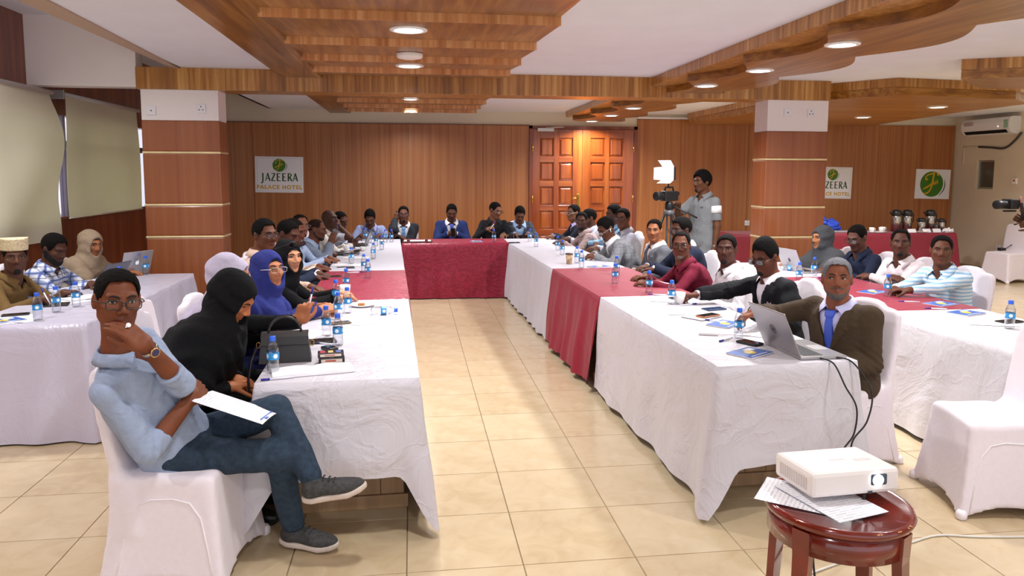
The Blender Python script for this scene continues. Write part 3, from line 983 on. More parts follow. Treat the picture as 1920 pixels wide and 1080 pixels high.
from concurrent.futures import ThreadPoolExecutor
POOL = ThreadPoolExecutor(4)
JOBS = []
def finish_jobs():
    for fut, name, mat, parent, base in JOBS:
        v, q = fut.result()
        if len(q):
            TRI[0] += 2 * len(q)
            link(name, np_mesh(name, v - base, q), mat, parent)
    JOBS.clear()
PSEED = [100]
TRI = [0]
NOTE = []
def person(label, head, bd, hd=None, hp=0, hr=0, lean=0.08, side=0.0, hip=None, hipz=0.525, stand=False, sc=0.96, fat=1.0, wid=1.0,
           arms=None, skin='#6B4230', hair='short', hair_col='#0E0B0A', beard=None, beard_col=None, glasses=None, glass_col='#15131A',
           top='shirt', top_mat=None, under_mat=None, tie=None, sleeve='long', trousers='#2B2E38', hijab=None, hijab_len=0.45, cap=None,
           legs='sit', knee=0.40, gaze=0, res=0.008, group='people seated at the tables', bend=0.03, collar=True, feet=True, shoe_mats=None, poles=None,
           cuff_mat=None, nolegs=False, fem=False, neck_shift=(0, 0, 0)):
    PSEED[0] += 1
    seed = PSEED[0]
    hd = bd if hd is None else hd
    rad = math.radians
    F = A3(math.cos(rad(bd)), math.sin(rad(bd)), 0)
    Rt = A3(F[1], -F[0], 0)
    hf = A3(math.cos(rad(hd)) * math.cos(rad(hp)), math.sin(rad(hd)) * math.cos(rad(hp)), -math.sin(rad(hp)))
    hr_ = A3(math.sin(rad(hd)), -math.cos(rad(hd)), 0)
    hu = np.cross(hr_, hf)
    c_, s_ = math.cos(rad(hr)), math.sin(rad(hr))
    hx, hz = hr_ * c_ - hu * s_, hu * c_ + hr_ * s_
    HF = Fr(head, hx, hf, hz)
    hs = 0.97 if fem else 1.0
    # neck base sits under and behind the skull
    Nk = HF.pt(0, -0.035, -0.075) * 0.5 + (np.asarray(head, F32) + F * -0.03 + A3(0, 0, -0.075)) * 0.5 + A3(0, 0, -0.075) - F * 0.012 + A3(*neck_shift)
    if hip is not None:
        Hc = np.asarray(hip, F32)
    else:
        Hc = np.array([Nk[0], Nk[1], 0], F32) - F * lean - Rt * side
        Hc[2] = hipz
    T = Torso(Hc, Nk, F, bend, fat, wid * (0.93 if fem else 1.0))
    base = np.array([Hc[0], Hc[1], 0.0], F32)
    def world(f, s, z):
        return Hc * A3(1, 1, 0) + F * f + Rt * s + A3(0, 0, z)
    def wdir(v):
        return F * v[0] + Rt * v[1] + A3(0, 0, v[2])
    shw = 0.156 * wid * (0.92 if fem else 1.0)
    S = {k: T.pt(k * shw, -0.005, 0.855) for k in (-1, 1)}
    ua, fa = 0.285 * sc, 0.255 * sc
    arms = arms or {}
    J = {}
    for k in (-1, 1):
        a = dict(f=0.40, s=0.10 * k, z=0.785, fd=(0.9, -0.35 * k, -0.12), nd=(0, 0, 1), curl=0.35)
        a.update(arms.get(k, {}))
        W = np.asarray(a['w'], F32) if 'w' in a else world(a['f'], a['s'], a['z'])
        pole = wdir(a.get('pole', (-0.25, 0.75 * k, -0.8)))
        E, W = ik(S[k], W, ua, fa, pole)
        fd = np.asarray(a['fdw'], F32) if 'fdw' in a else wdir(a['fd'])
        nd = np.asarray(a['ndw'], F32) if 'ndw' in a else wdir(a['nd'])
        J[k] = dict(S=S[k], E=E, W=W, fd=unit(fd), nd=nd, curl=a['curl'], thumb=a.get('thumb', 0.5), spread=a.get('spread', 0.06), hide=a.get('hide', False), fold=a.get('fold', 0.4))
    # ---------------- legs
    hipj = {k: Hc + Rt * 0.088 * k - A3(0, 0, 0.01) for k in (-1, 1)}
    KN, AN, TO = {}, {}, {}
    for k in (-1, 1):
        if stand:
            KN[k] = hipj[k] * A3(1, 1, 0) + F * 0.02 + A3(0, 0, 0.47 * sc)
            AN[k] = hipj[k] * A3(1, 1, 0) + A3(0, 0, 0.085)
            TO[k] = AN[k] + F * 0.17 + Rt * 0.02 * k - A3(0, 0, 0.05)
        elif isinstance(legs, dict):
            KN[k], AN[k], TO[k] = [np.asarray(q, F32) for q in legs[k]]
        else:
            KN[k] = world(knee, 0.11 * k, 0.485)
            AN[k] = world(knee - 0.06, 0.10 * k, 0.09)
            TO[k] = AN[k] + F * 0.16 + Rt * 0.03 * k - A3(0, 0, 0.055)
    # ---------------- body: head and neck, hands and forearms, inner core, all one mesh
    neck_r = 0.050 if fem else 0.057
    cs = T.pt(0, 0.01, 0.84)
    neck_ax = unit(T.u * 0.35 + unit(HF.pt(0, -0.022, -0.035) - Nk) * 0.65)
    def f_head(P):
        d = head_d(HF.loc(P) / F32(hs)) * F32(hs)
        n = cone(P, HF.pt(0, -0.022, -0.035), Nk + A3(0, 0, -0.01), neck_r, neck_r * 1.10)
        n = smin(n, cone(P, Nk, cs, neck_r * 1.05, 0.072), 0.03)
        return smin(d, n, 0.022)
    pts = np.array([HF.o, Nk, cs])
    parts = [POOL.submit(sdf_mesh, f_head, np.minimum(pts.min(0), HF.o - 0.14) - 0.08, np.maximum(pts.max(0), HF.o + 0.14) + 0.08, min(res * 0.75, 0.0092))]
    HANDS = {}
    for k in (-1, 1):
        j = J[k]
        hf_, lo, hi, hfr = hand_d(j['W'] + j['fd'] * 0.0, j['fd'], j['nd'], -k, j['curl'], j['spread'], j['thumb'], sc, j['fold'])
        HANDS[k] = hfr
        if j['hide']:
            continue
        el = j['S'] if sleeve == 'short' else j['E']
        def f_arm(P, j=j, hf_=hf_):
            d = hf_(P)
            w = cone(P, j['E'], j['W'] + j['fd'] * 0.01, 0.043 * sc, 0.0265 * sc)
            if sleeve == 'short':
                w = smin(w, cone(P, j['S'], j['E'], 0.052 * sc, 0.042 * sc), 0.02)
            return smin(d, w, 0.02)
        pp = np.array([j['E'], j['W'], el])
        parts.append(POOL.submit(sdf_mesh, f_arm, np.minimum(lo, pp.min(0) - 0.06), np.maximum(hi, pp.max(0) + 0.06), min(max(res * 0.62, 0.0042), 0.0078)))
    def f_core(P):
        d = T.d(P, -0.045, 0.0, 0.93)
        for k in (-1, 1):
            d = smin(d, cone(P, J[k]['S'], J[k]['E'], 0.034, 0.030), 0.02)
            d = np.minimum(d, cone(P, J[k]['E'], J[k]['W'], 0.030, 0.018))
            d = smin(d, cone(P, hipj[k], KN[k], 0.055, 0.04), 0.02)
            d = np.minimum(d, cone(P, KN[k], AN[k], 0.04, 0.028))
        return d
    allj = np.array([v for k in (-1, 1) for v in (J[k]['S'], J[k]['E'], J[k]['W'], KN[k], AN[k], hipj[k])] + [Nk, Hc])
    LO, HI = allj.min(0) - 0.2, allj.max(0) + 0.2
    parts.append(POOL.submit(sdf_mesh, f_core, LO, HI, 0.022))
    parts = [p.result() for p in parts]
    nhead = len(parts[0][1])
    V, Q = merge(parts)
    cen = HF.loc(V[Q[:nhead]].mean(1)) / F32(hs)
    mi = np.zeros(len(Q), np.int32)
    mi[:nhead] = lip_mask(cen)
    me = np_mesh('person', V - base, Q, True, mi)
    TRI[0] += 2 * len(Q)
    root = link('person', me, [skin_mat(skin), lip_mat(skin)], None, tuple(float(v) for v in base))
    tag(root, label, 'person', group)
    def sub(name, f, lo, hi, h, mat, parent=root, slack=0.004):
        JOBS.append((POOL.submit(sdf_mesh, f, lo, hi, h, 5, slack), name, mat, parent, base))
    def hl(o):
        """place a child modelled in head space"""
        o.matrix_local = HM
        return o
    HM = Matrix([[float(HF.R[j, i]) * hs for j in range(3)] + [float(HF.o[i] - base[i])] for i in range(3)] + [[0, 0, 0, 1]])
    # ---------------- face
    eyes_open = hp < 22
    for k in (-1, 1):
        o = link('eye', EYES[gaze], None, root)
        o.matrix_local = HM @ Matrix.Translation((0.0325 * k, EYE_Y - 0.0005, 0.007)) @ Matrix.Rotation(-0.28 * k, 4, 'Z') @ Matrix.Diagonal((1, 1, 0.88 if eyes_open else 0.45, 1))
        bmesh_ = BROW_ME[k]
        o = bpy.data.objects.new('eyebrow', bmesh_)
        COL.objects.link(o)
        o.parent = root
        if not bmesh_.materials:
            bmesh_.materials.append(None)
        o.material_slots[0].link = 'OBJECT'
        o.material_slots[0].material = plain('hair_14100F', '#14100F', 0.8)
        hl(o)
    HLO, HHI = HF.o - 0.19, HF.o + 0.19
    hm = plain('hair_' + hair_col.strip('#'), hair_col, 0.85, spec=0.12, var=0.3, vscale=160, bmp=0.9, bscale=140, bdist=0.01)
    if hijab is None and hair:
        th, topt, line = dict(bald=(0.0010, 0.0, 0.0), short=(0.0028, 0.004, 0.0), med=(0.0060, 0.014, 0.0), high=(0.0050, 0.036, -0.004), receding=(0.0026, 0.002, 0.016), afro=(0.020, 0.030, -0.010))[hair]
        def f_hair(P):
            L = HF.loc(P) / F32(hs)
            d = ell(L, (0, -0.018, 0.030), (0.074 + th, 0.097 + th, 0.087 + th))
            if topt:
                d = smin(d, ell(L, (0, -0.008, 0.052 + topt * 0.5), (0.070 + th * 0.4, 0.090 + th * 0.3, 0.062 + topt * 0.6)), 0.02)
            ph_ = np.degrees(np.arctan2(np.abs(L[:, 0]), L[:, 1] + 0.018))
            z0 = np.interp(ph_, [0, 20, 30, 36, 42, 50, 57, 66, 73, 100, 116, 130, 180], [0.086 + line * 0.6, 0.084 + line * 0.6, 0.080 + line, 0.068 + line, 0.040 + line, 0.014, -0.012, -0.014, 0.012, 0.012, -0.040, -0.056, -0.058]).astype(F32)
            d = smax(d, (z0 - L[:, 2]) * 0.8, 0.003)
            L2 = L * A3(1, 1, 1)
            return (d + wrinkle(L2, 0.0011, seed, 0.018)) * F32(hs)
        sub('hair', f_hair, HLO, HHI, min(res * 0.75, 0.009), hm)
    if beard:
        bc = beard_col or hair_col
        bm_ = plain('beard_' + bc.strip('#'), bc, 0.9, var=0.3, vscale=200, bmp=0.5, bscale=200)
        def f_beard(P):
            L = HF.loc(P) / F32(hs)
            A = L.copy(); A[:, 0] = np.abs(A[:, 0])
            d = head_d(L) - (0.0020 if beard != 'full' else 0.0055)
            if beard == 'goatee':
                reg = ell(A, (0, 0.085, -0.095), (0.026, 0.05, 0.022))
                reg = np.minimum(reg, cone(A, (0.0, 0.1, -0.0435), (0.026, 0.085, -0.048), 0.0042, 0.004))
            else:
                top_ = np.interp(L[:, 1], [-0.03, 0.0, 0.015, 0.03, 0.06, 0.09], ([0.012, 0.0, -0.02, -0.030, -0.052, -0.080] if beard == 'full' else [0.0, -0.030, -0.058, -0.068, -0.075, -0.082])).astype(F32)
                reg = np.maximum(L[:, 2] - top_, -0.022 - L[:, 1])
                reg = np.minimum(reg, cone(A, (0.0, 0.1, -0.0435), (0.030, 0.080, -0.050), 0.0045, 0.006))
            lipd = ell(A, (0, 0.09, -0.0595), (0.021, 0.03, 0.0105))
            return np.maximum(np.maximum(d, reg), -lipd) * F32(hs)
        sub('beard', f_beard, HLO, HHI, min(max(res * 0.62, 0.0035), 0.0078), bm_)
    if glasses:
        g = MB()
        for k in (-1, 1):
            w_, h_, zc = (0.0265, 0.0185, 0.003) if glasses != 'rimless' else (0.025, 0.016, 0.003)
            loop = []
            for i in range(20):
                a = 2 * PI * i / 20
                ca, sa = math.cos(a), math.sin(a)
                x = w_ * math.copysign(abs(ca) ** 0.55, ca)
                z = h_ * math.copysign(abs(sa) ** 0.6, sa)
                loop.append((k * 0.0345 + x, 0.1085 - 0.004 * ((k * x + 0.03) / 0.05), zc + z))
            g.tube(loop, 0.0022 if glasses != 'rimless' else 0.0011, 5, 0, closed=True)
            g.tube([(k * 0.061, 0.104, 0.010), (k * 0.075, 0.085, 0.010), (k * 0.083, 0.02, 0.008), (k * 0.084, -0.015, 0.0)], 0.0022, 5, 0)
            o_ = len(g.v)
            g.v += [(x, y + 0.0006, z) for x, y, z in loop]
            g.f.append(tuple(o_ + i for i in range(20))); g.m.append(1); g.sm.append(False)
        g.tube([(-0.009, 0.110, 0.008), (0, 0.112, 0.011), (0.009, 0.110, 0.008)], 0.0020, 5, 0)
        lens = glassy('lens_clear', (1, 1, 1), 0.25, 0.95) if glasses != 'dark' else glassy('lens_dark', (0.25, 0.22, 0.2), 0.2, 0.8)
        hl(g.build('glasses', [plain('frame_' + glass_col.strip('#'), glass_col, 0.3), lens], root))
    # ---------------- clothes
    wsc = 0.0032
    def arm_d(P, k, off, kind):
        j = J[k]
        S_, E_, W_ = j['S'], j['E'], j['W']
        up = cone(P, S_, E_, 0.054 * sc + off, 0.046 * sc + off)
        if kind == 'short':
            e = S_ + (E_ - S_) * 0.72
            d = cone(P, S_, e, 0.062 * sc + off, 0.060 * sc + off)
            ax = unit(E_ - S_)
            return smax(d, ((P - e) @ ax) - 0.012, 0.006)
        if kind == 'roll':
            e = E_ + (W_ - E_) * 0.30
            d = smin(up, cone(P, E_, e, 0.050 * sc + off, 0.050 * sc + off), 0.02)
            ax = unit(W_ - E_)
            return smax(d, ((P - e) @ ax) - 0.004, 0.005)
        e = W_ - unit(W_ - E_) * 0.005
        d = smin(up, cone(P, E_, e, 0.049 * sc + off, 0.034 * sc + off), 0.02)
        return smax(d, ((P - e) @ unit(W_ - E_)), 0.005)
    def folds(P, off):
        """creases that ring the elbows and waist"""
        d = wrinkle(P, wsc + off * 0.12, seed, 0.12)
        for k in (-1, 1):
            E_ = J[k]['E']
            q = P - E_
            r2 = np.einsum('ij,ij->i', q, q)
            ax = unit(J[k]['W'] - J[k]['S'])
            d += 0.0035 * np.exp(-r2 / 0.010) * np.sin((q @ ax) * 190 + seed)
        return d.astype(F32)
    def garment(P, off, kind, lo):
        d = T.d(P, 0.012 + off, lo, 0.965)
        for k in (-1, 1):
            d = smin(d, cone(P, T.pt(0.050 * k, -0.012, 0.895), J[k]['S'], 0.038 + off, 0.053 * sc + off), 0.035)
            if kind != 'none':
                d = smin(d, arm_d(P, k, off, kind), 0.025)
        # open neck
        d = smax(d, -cone(P, Nk - neck_ax * 0.050, Nk + neck_ax * 0.2, neck_r * 1.20, neck_r * 1.9), 0.008)
        return d + folds(P, off)
    gh = max(res, 0.006)
    hem = -0.14 if not stand else -0.30
    if top == 'shirt':
        def f_shirt(P):
            d = garment(P, 0.0, sleeve, hem)
            x, y, t = T.loc(P)
            if hijab is None:
                vw = np.interp(t, [0.80, 0.82, 0.98], [-0.004, 0.004, 0.046]).astype(F32)
                d = smax(d, -np.maximum(np.maximum(np.abs(x) - vw, -y), (0.80 - t) * 0.4), 0.003)
                # raised button placket below the open neck
                pl = np.maximum(np.maximum(d - 0.0035, np.abs(x) - 0.017), np.maximum(0.02 - y, (t - 0.82) * 0.4))
                d = np.minimum(d, pl)
            return d
        sub('shirt', f_shirt, LO, HI, gh, top_mat)
        if res < 0.0075:
            for i in range(4):
                t = 0.84 - i * 0.14
                c = T.pt(0, T.front(0, t, 0.016), t)
                MB().tube([c - T.f * 0.001 - base, c + T.f * 0.003 - base], 0.0055, 8).build('button', plain('button', '#E8E4E0', 0.4), root)
    if top == 'suit':
        def f_under(P):
            return garment(P, -0.006, 'none', hem + 0.03)
        sub('shirt', f_under, LO, HI, max(gh, 0.011), under_mat)
        vt0 = 0.34
        def f_jacket(P):
            d = garment(P, 0.014, 'long', hem - 0.10)
            x, y, t = T.loc(P)
            vw = np.interp(t, [vt0 - 0.02, vt0, 0.80, 0.98], [0.0, 0.004, 0.062, 0.085]).astype(F32)
            ax = np.abs(x)
            lap = np.maximum(d - 0.011, np.maximum(np.maximum(ax - vw - np.interp(t, [vt0, 0.74, 0.75, 0.95], [0.004, 0.062, 0.046, 0.03]).astype(F32), (vt0 - t) * 0.5), (t - 0.97) * 0.5))
            lap = np.maximum(lap, 0.02 - y)
            d = np.minimum(d, lap)
            cut = np.maximum(np.maximum(ax - vw, -y - 0.02), (vt0 - t) * 0.4)
            return smax(d, -cut, 0.004)
        sub('jacket', f_jacket, LO, HI, gh, top_mat)
    cm = cuff_mat or under_mat
    if top == 'suit' and cm:
        for k in (-1, 1):
            if J[k]['hide']: continue
            j = J[k]
            ax = unit(j['W'] - j['E'])
            mcu = MB().tube([j['W'] - ax * 0.03 - base, j['W'] + ax * 0.012 - base], 0.034 * sc, 12)
            mcu.build('cuff', cm, root)
    if collar and hijab is None and top in ('shirt', 'suit', 'polo'):
        cmat = under_mat if top == 'suit' else top_mat
        cu_ = unit(T.u * 0.45 + neck_ax * 0.55)
        cf_f = unit(T.f - cu_ * float(T.f @ cu_))
        cf = Fr(Nk, np.cross(cf_f, cu_), cf_f, cu_)
        cmesh = MB()
        nth = 22
        vs, fs = [], []
        rows = 5
        for i in range(nth + 1):
            th_ = math.radians(20 + (360 - 40) * i / nth)
            fx, fy = math.sin(th_), math.cos(th_)
            front = max(fy, 0.0)
            e_ = min(i, nth - i) / nth
            zt = 0.036 - 0.034 * front
            zb = -0.018 - 0.028 * front - (0.016 if e_ < 0.07 else 0.0)
            r0 = neck_r * 1.17 + 0.003
            ins_ = 0.010 * (1 - min(e_ * 9, 1))
            for r_, z_ in ((r0 - 0.002, -0.028 - 0.012 * front), (r0 + 0.002, zt), (r0 + 0.008, zt + 0.002), (r0 + 0.024 + 0.010 * front, (zt + zb) / 2), (r0 + 0.036 + 0.026 * front, zb), (r0 + 0.028 + 0.026 * front, zb)):
                tw = 0.35 * ins_ / 0.010 if z_ < zt - 0.01 and r_ > r0 + 0.01 else 0.0
                ang = th_ + (tw if i < nth / 2 else -tw) * (1 if e_ < 0.12 else 0)
                vs.append(cf.pt(math.sin(ang) * r_, math.cos(ang) * r_ * 1.04 - 0.002, z_ * float(collar) - (1 - float(collar)) * 0.02) - base)
        for i in range(nth):
            for r_ in range(5):
                fs.append((i * 6 + r_, (i + 1) * 6 + r_, (i + 1) * 6 + r_ + 1, i * 6 + r_ + 1))
        cmesh.add(vs, fs, 0, True)
        cmesh.build('collar', cmat, root)
    if tie:
        def f_tie(P):
            x, y, t = T.loc(P)
            d = T.d(P, 0.012 + 0.006, 0.05, 0.985)
            w_ = np.interp(t, [0.05, 0.10, 0.30, 0.86, 0.87, 0.93], [0.004, 0.040, 0.042, 0.020, 0.026, 0.030]).astype(F32)
            return np.maximum(np.maximum(d - np.where(t > 0.865, 0.006, 0.0).astype(F32), np.abs(x) - w_), np.maximum(0.03 - y, (t - 0.955) * 0.5))
        sub('tie', f_tie, LO, HI, min(gh, 0.009), plain('tie_' + tie.strip('#'), tie, 0.45))
    if top == 'abaya':
        def f_ab(P):
            d = garment(P, 0.004, 'long', hem - 0.2)
            return d
        sub('abaya', f_ab, LO, HI, gh, top_mat)
    if hijab is not None:
        chest = T.pt(0, 0.03, 0.80)
        fo = 0.012
        def f_hij(P):
            L = HF.loc(P) / F32(hs)
            d = ell(L, (0, -0.022, 0.022), (0.094, 0.122, 0.110))
            d = smin(d, ell(L, (0, -0.002, -0.05), (0.086, 0.105, 0.095)), 0.04)
            d = smin(d, cone(P, HF.pt(0, -0.005, -0.085), Nk + T.f * 0.015, 0.083, 0.098), 0.05)
            e = T.d(P, 0.030 + (0.035 if hijab_len > 0.7 else 0.0), 1 - hijab_len, 1.0)
            kk = 0.12 if hijab_len > 0.7 else 0.05
            for k in (-1, 1):
                e = smin(e, cone(P, T.pt(0.03 * k, -0.012, 0.95), J[k]['S'], 0.072, 0.082), 0.04)
                if hijab_len > 0.4:
                    e = smin(e, cone(P, J[k]['S'], J[k]['S'] + (J[k]['E'] - J[k]['S']) * min(1.0, hijab_len * 1.1), 0.082, 0.090), kk)
            x, y, t = T.loc(P)
            e = smax(e, (1 - hijab_len - t) * T.L, 0.01)
            d = smin(d, e, 0.045)
            q = P - Nk
            dr = nrm(q)
            d = d + 0.0040 * np.sin(dr * 95 + 3.2 * np.sin((P @ T.r) * 11 + seed) + 2.0 * np.sin((P @ T.f) * 17)) * np.clip((dr - 0.05) * 12, 0, 1) * np.clip(1.3 - np.abs(HF.loc(P)[:, 2] + 0.3) * 1.2, 0.1, 1)
            d = d + wrinkle(P, 0.002, seed, 0.14)
            hole = ell(L, (0, 0.115, -0.010), (0.060, 0.108, 0.088))
            return smax(d, -hole, 0.010)
        hj = np.array([HF.o, Hc, S[-1], S[1], J[-1]['E'], J[1]['E']])
        sub('headscarf', f_hij, hj.min(0) - 0.2, hj.max(0) + 0.2, gh, hijab)
        def f_band(P):
            L = HF.loc(P) / F32(hs)
            d = ell(L, (0, -0.016, 0.030), (0.078, 0.101, 0.091))
            z0 = np.interp(L[:, 1], [0.0, 0.05, 0.07, 0.12], [0.0, 0.034, 0.055, 0.066]).astype(F32)
            return np.maximum(d, z0 - L[:, 2])
        sub('under_cap', f_band, HLO, HHI, min(gh, 0.008), plain('under_cap', '#1A1718', 0.8))
    if cap:
        def f_cap(P):
            L = HF.loc(P) / F32(hs)
            q = L * A3(1, 0.86, 1)
            rr = np.sqrt(q[:, 0] ** 2 + (q[:, 1] + 0.012) ** 2)
            d = np.maximum(rr - 0.087 - 0.05 * (L[:, 2] - 0.06), np.maximum(L[:, 2] - 0.150 + 0.06 * np.abs(L[:, 1]), 0.056 - L[:, 2]))
            return smax(d, -9 + 0 * d, 0.01)
        sub('embroidered_cap', f_cap, HLO, HHI, 0.006, cap)
    # ---------------- trousers and shoes
    if not nolegs:
        tm = cloth_mat('trouser_' + trousers.strip('#'), trousers, 0.85, 0.35) if isinstance(trousers, str) else trousers
        def f_tr(P):
            d = ell(P, Hc + F * 0.0 - A3(0, 0, 0.0), (0.165, 0.165, 0.115))
            for k in (-1, 1):
                d = smin(d, cone(P, hipj[k], KN[k], 0.088 * sc, 0.066 * sc), 0.03)
                e = AN[k] + unit(KN[k] - AN[k]) * 0.035
                d = smin(d, cone(P, KN[k], e, 0.064 * sc, 0.050 * sc), 0.02)
            if stand:
                d = smin(d, cone(P, Hc, Hc + A3(0, 0, 0.12), 0.13, 0.12), 0.04)
            return d + wrinkle(P, 0.003, seed + 50, 0.13)
        lg = np.array([v for k in (-1, 1) for v in (hipj[k], KN[k], AN[k])])
        sub('trousers', f_tr, lg.min(0) - 0.2, lg.max(0) + 0.2, max(gh, 0.008) if (isinstance(legs, dict) or stand) else 0.019, tm)
        if feet:
            for k in (-1, 1):
                shoe(root, AN[k], TO[k], base, shoe_mats)
    return dict(root=root, T=T, HF=HF, J=J, H=HANDS, base=base, Hc=Hc, F=F, Rt=Rt, Nk=Nk)
def shoe(root, an, to, base, mats):
    """shoe with a sole; an = ankle, to = toe point"""
    d0 = unit(to - an)
    upv = unit(A3(0, 0, 1) - d0 * d0[2]) if abs(d0[2]) < 0.95 else A3(1, 0, 0)
    x = unit(np.cross(d0, upv))
    # sole direction: toe dips from ankle, sole lies along the foot
    ax = unit(to - an + upv * 0.045)
    upv = unit(np.cross(x, ax))
    fr = Fr(an - upv * 0.062, ax, x, upv)
    fine = mats is not None
    h = 0.005 if fine else 0.015
    def f_up(P):
        L = fr.loc(P)
        d = cone(L, (0.0, 0, 0.035), (0.175, 0, 0.022), 0.040, 0.030)
        d = smin(d, cone(L, (-0.02, 0, 0.03), (-0.005, 0, 0.078), 0.036, 0.036), 0.03)
        d = smin(d, ell(L, (0.12, 0, 0.018), (0.085, 0.044, 0.034)), 0.02)
        d = smax(d, 0.004 - L[:, 2], 0.008)
        return smax(d, L[:, 2] - 0.088 + 0.25 * np.abs(L[:, 0]), 0.01)
    def f_sole(P):
        L = fr.loc(P)
        w = np.interp(L[:, 0], [-0.06, -0.02, 0.06, 0.13, 0.19, 0.22], [0.026, 0.037, 0.036, 0.046, 0.038, 0.012]).astype(F32)
        rock = 0.0 + 0.25 * np.maximum(L[:, 0] - 0.14, 0) + 0.2 * np.maximum(-L[:, 0] - 0.02, 0)
        d = smax(np.abs(L[:, 1]) - w, np.maximum(L[:, 0] - 0.218, -0.062 - L[:, 0]), 0.02)
        return smax(d, np.abs(L[:, 2] + 0.006 - rock) - 0.013, 0.008)
    lo = np.minimum(an, to) - 0.16
    hi = np.maximum(an, to) + 0.16
    up_m, so_m = mats if mats else (plain('shoe_black', '#141416', 0.4), plain('sole_black', '#101010', 0.7))
    v, q = sdf_mesh(f_up, lo, hi, h, 5)
    o = link('shoe', np_mesh('shoe', v - base, q), up_m, root)
    v, q = sdf_mesh(f_sole, lo, hi, h, 5)
    link('sole', np_mesh('sole', v - base, q), so_m, o)
    if fine:
        m = MB()
        for i in range(5):
            c = 0.045 + i * 0.021
            zt = 0.083 - i * 0.0085
            m.tube([fr.pt(c, -0.026, zt - 0.010) - base, fr.pt(c + 0.003, 0, zt) - base, fr.pt(c, 0.026, zt - 0.010) - base], 0.0032, 6)
        m.build('laces', plain('lace', '#2A2A2D', 0.8), o)
# ------------------------------------------------------------------ covered banquet chairs
def chair_meshes():
    def hx(z): return 0.205 + 0.062 * np.clip(1 - z / 0.46, 0, 1) ** 1.2
    def f(P):
        x, y, z = P[:, 0], P[:, 1], P[:, 2]
        h = hx(z)
        k = np.clip(1 - z / 0.46, 0, 1)
        ex = h - 0.022 * (1 - np.clip(y / h, -1, 1) ** 2) * k
        ey = h - 0.022 * (1 - np.clip(x / h, -1, 1) ** 2) * k
        d = smax(np.abs(x + 0.01) - ex, np.abs(y) - ey, 0.035)
        top = 0.475 - 0.10 * np.maximum(np.hypot(x, y) - 0.12, 0) - 0.004 * np.sin(x * 23)
        d = smax(d, z - top, 0.03)
        arch = 0.055 * np.maximum(np.clip(1 - (y / 0.24) ** 2, 0, 1) * (np.abs(x) > np.abs(y)), np.clip(1 - (x / 0.24) ** 2, 0, 1) * (np.abs(y) >= np.abs(x)))
        d = np.maximum(d, arch - z)
        xb = -0.195 - 0.17 * (z - 0.46)
        ay = np.abs(y)
        wb = 0.208 + 0.012 * np.sin(np.clip((z - 0.46) / 0.5, 0, 1) * PI)
        zt = 0.945 - np.interp(ay, [0, 0.05, 0.09, 0.115, 0.14, 0.185, 0.22], [0, 0.003, 0.014, 0.036, 0.042, 0.050, 0.085]).astype(F32)
        e = smax(np.abs(x - xb) - 0.028, ay - wb, 0.03)
        e = smax(e, z - zt, 0.022)
        e = smax(e, 0.25 - z, 0.02)
        d = smin(d, e, 0.055)
        return d.astype(F32) * 0.9
    v, q = sdf_mesh(f, (-0.42, -0.32, 0.0), (0.32, 0.32, 1.0), 0.0125, 6, 0.02)
    cover = np_mesh('banquet_chair', v, q)
    def yside(x, z):
        h = float(hx(np.array([z]))[0])
        return h - 0.022 * (1 - min((x / h) ** 2, 1)) * (1 - z / 0.46) + 0.0005
    seams = []
    for s in (-1, 1):
        pts = [(-0.20, 0.03), (-0.175, 0.15), (-0.15, 0.27), (-0.12, 0.345), (-0.06, 0.372), (0.03, 0.376), (0.10, 0.36), (0.145, 0.30), (0.175, 0.18), (0.205, 0.03)]
        seams.append(MB().tube([(x, s * yside(x, z), z) for x, z in pts], 0.0032, 5).mesh('seam'))
    foot = MB().lathe([(0.020, 0.0), (0.026, 0.006), (0.026, 0.030), (0.016, 0.045)], 10).mesh('foot_pocket')
    return cover, seams, foot
M_SPANDEX = cloth_mat('chair_spandex', '#E6DCE2', 0.5, 0.10, 0.1, 0.3, 0.02)
CH_COVER, CH_SEAMS, CH_FOOT = chair_meshes()
CH_COVER.materials.append(M_SPANDEX)
for me_ in CH_SEAMS + [CH_FOOT]:
    me_.materials.append(plain('spandex_seam', '#F0E8EC', 0.5))
CHAIRS = []
def chair(x, y, deg, label):
    o = link('banquet_chair', CH_COVER, None, None, (x, y, 0), (0, 0, math.radians(deg)))
    tag(o, label, 'chair', 'white covered banquet chairs')
    for me_ in CH_SEAMS:
        link('seam', me_, None, o)
    for sx, sy in ((-1, -1), (-1, 1), (1, -1), (1, 1)):
        link('foot_pocket', CH_FOOT, None, o, (0.247 * sx - 0.01, 0.247 * sy, 0))
    CHAIRS.append(o)
    return o

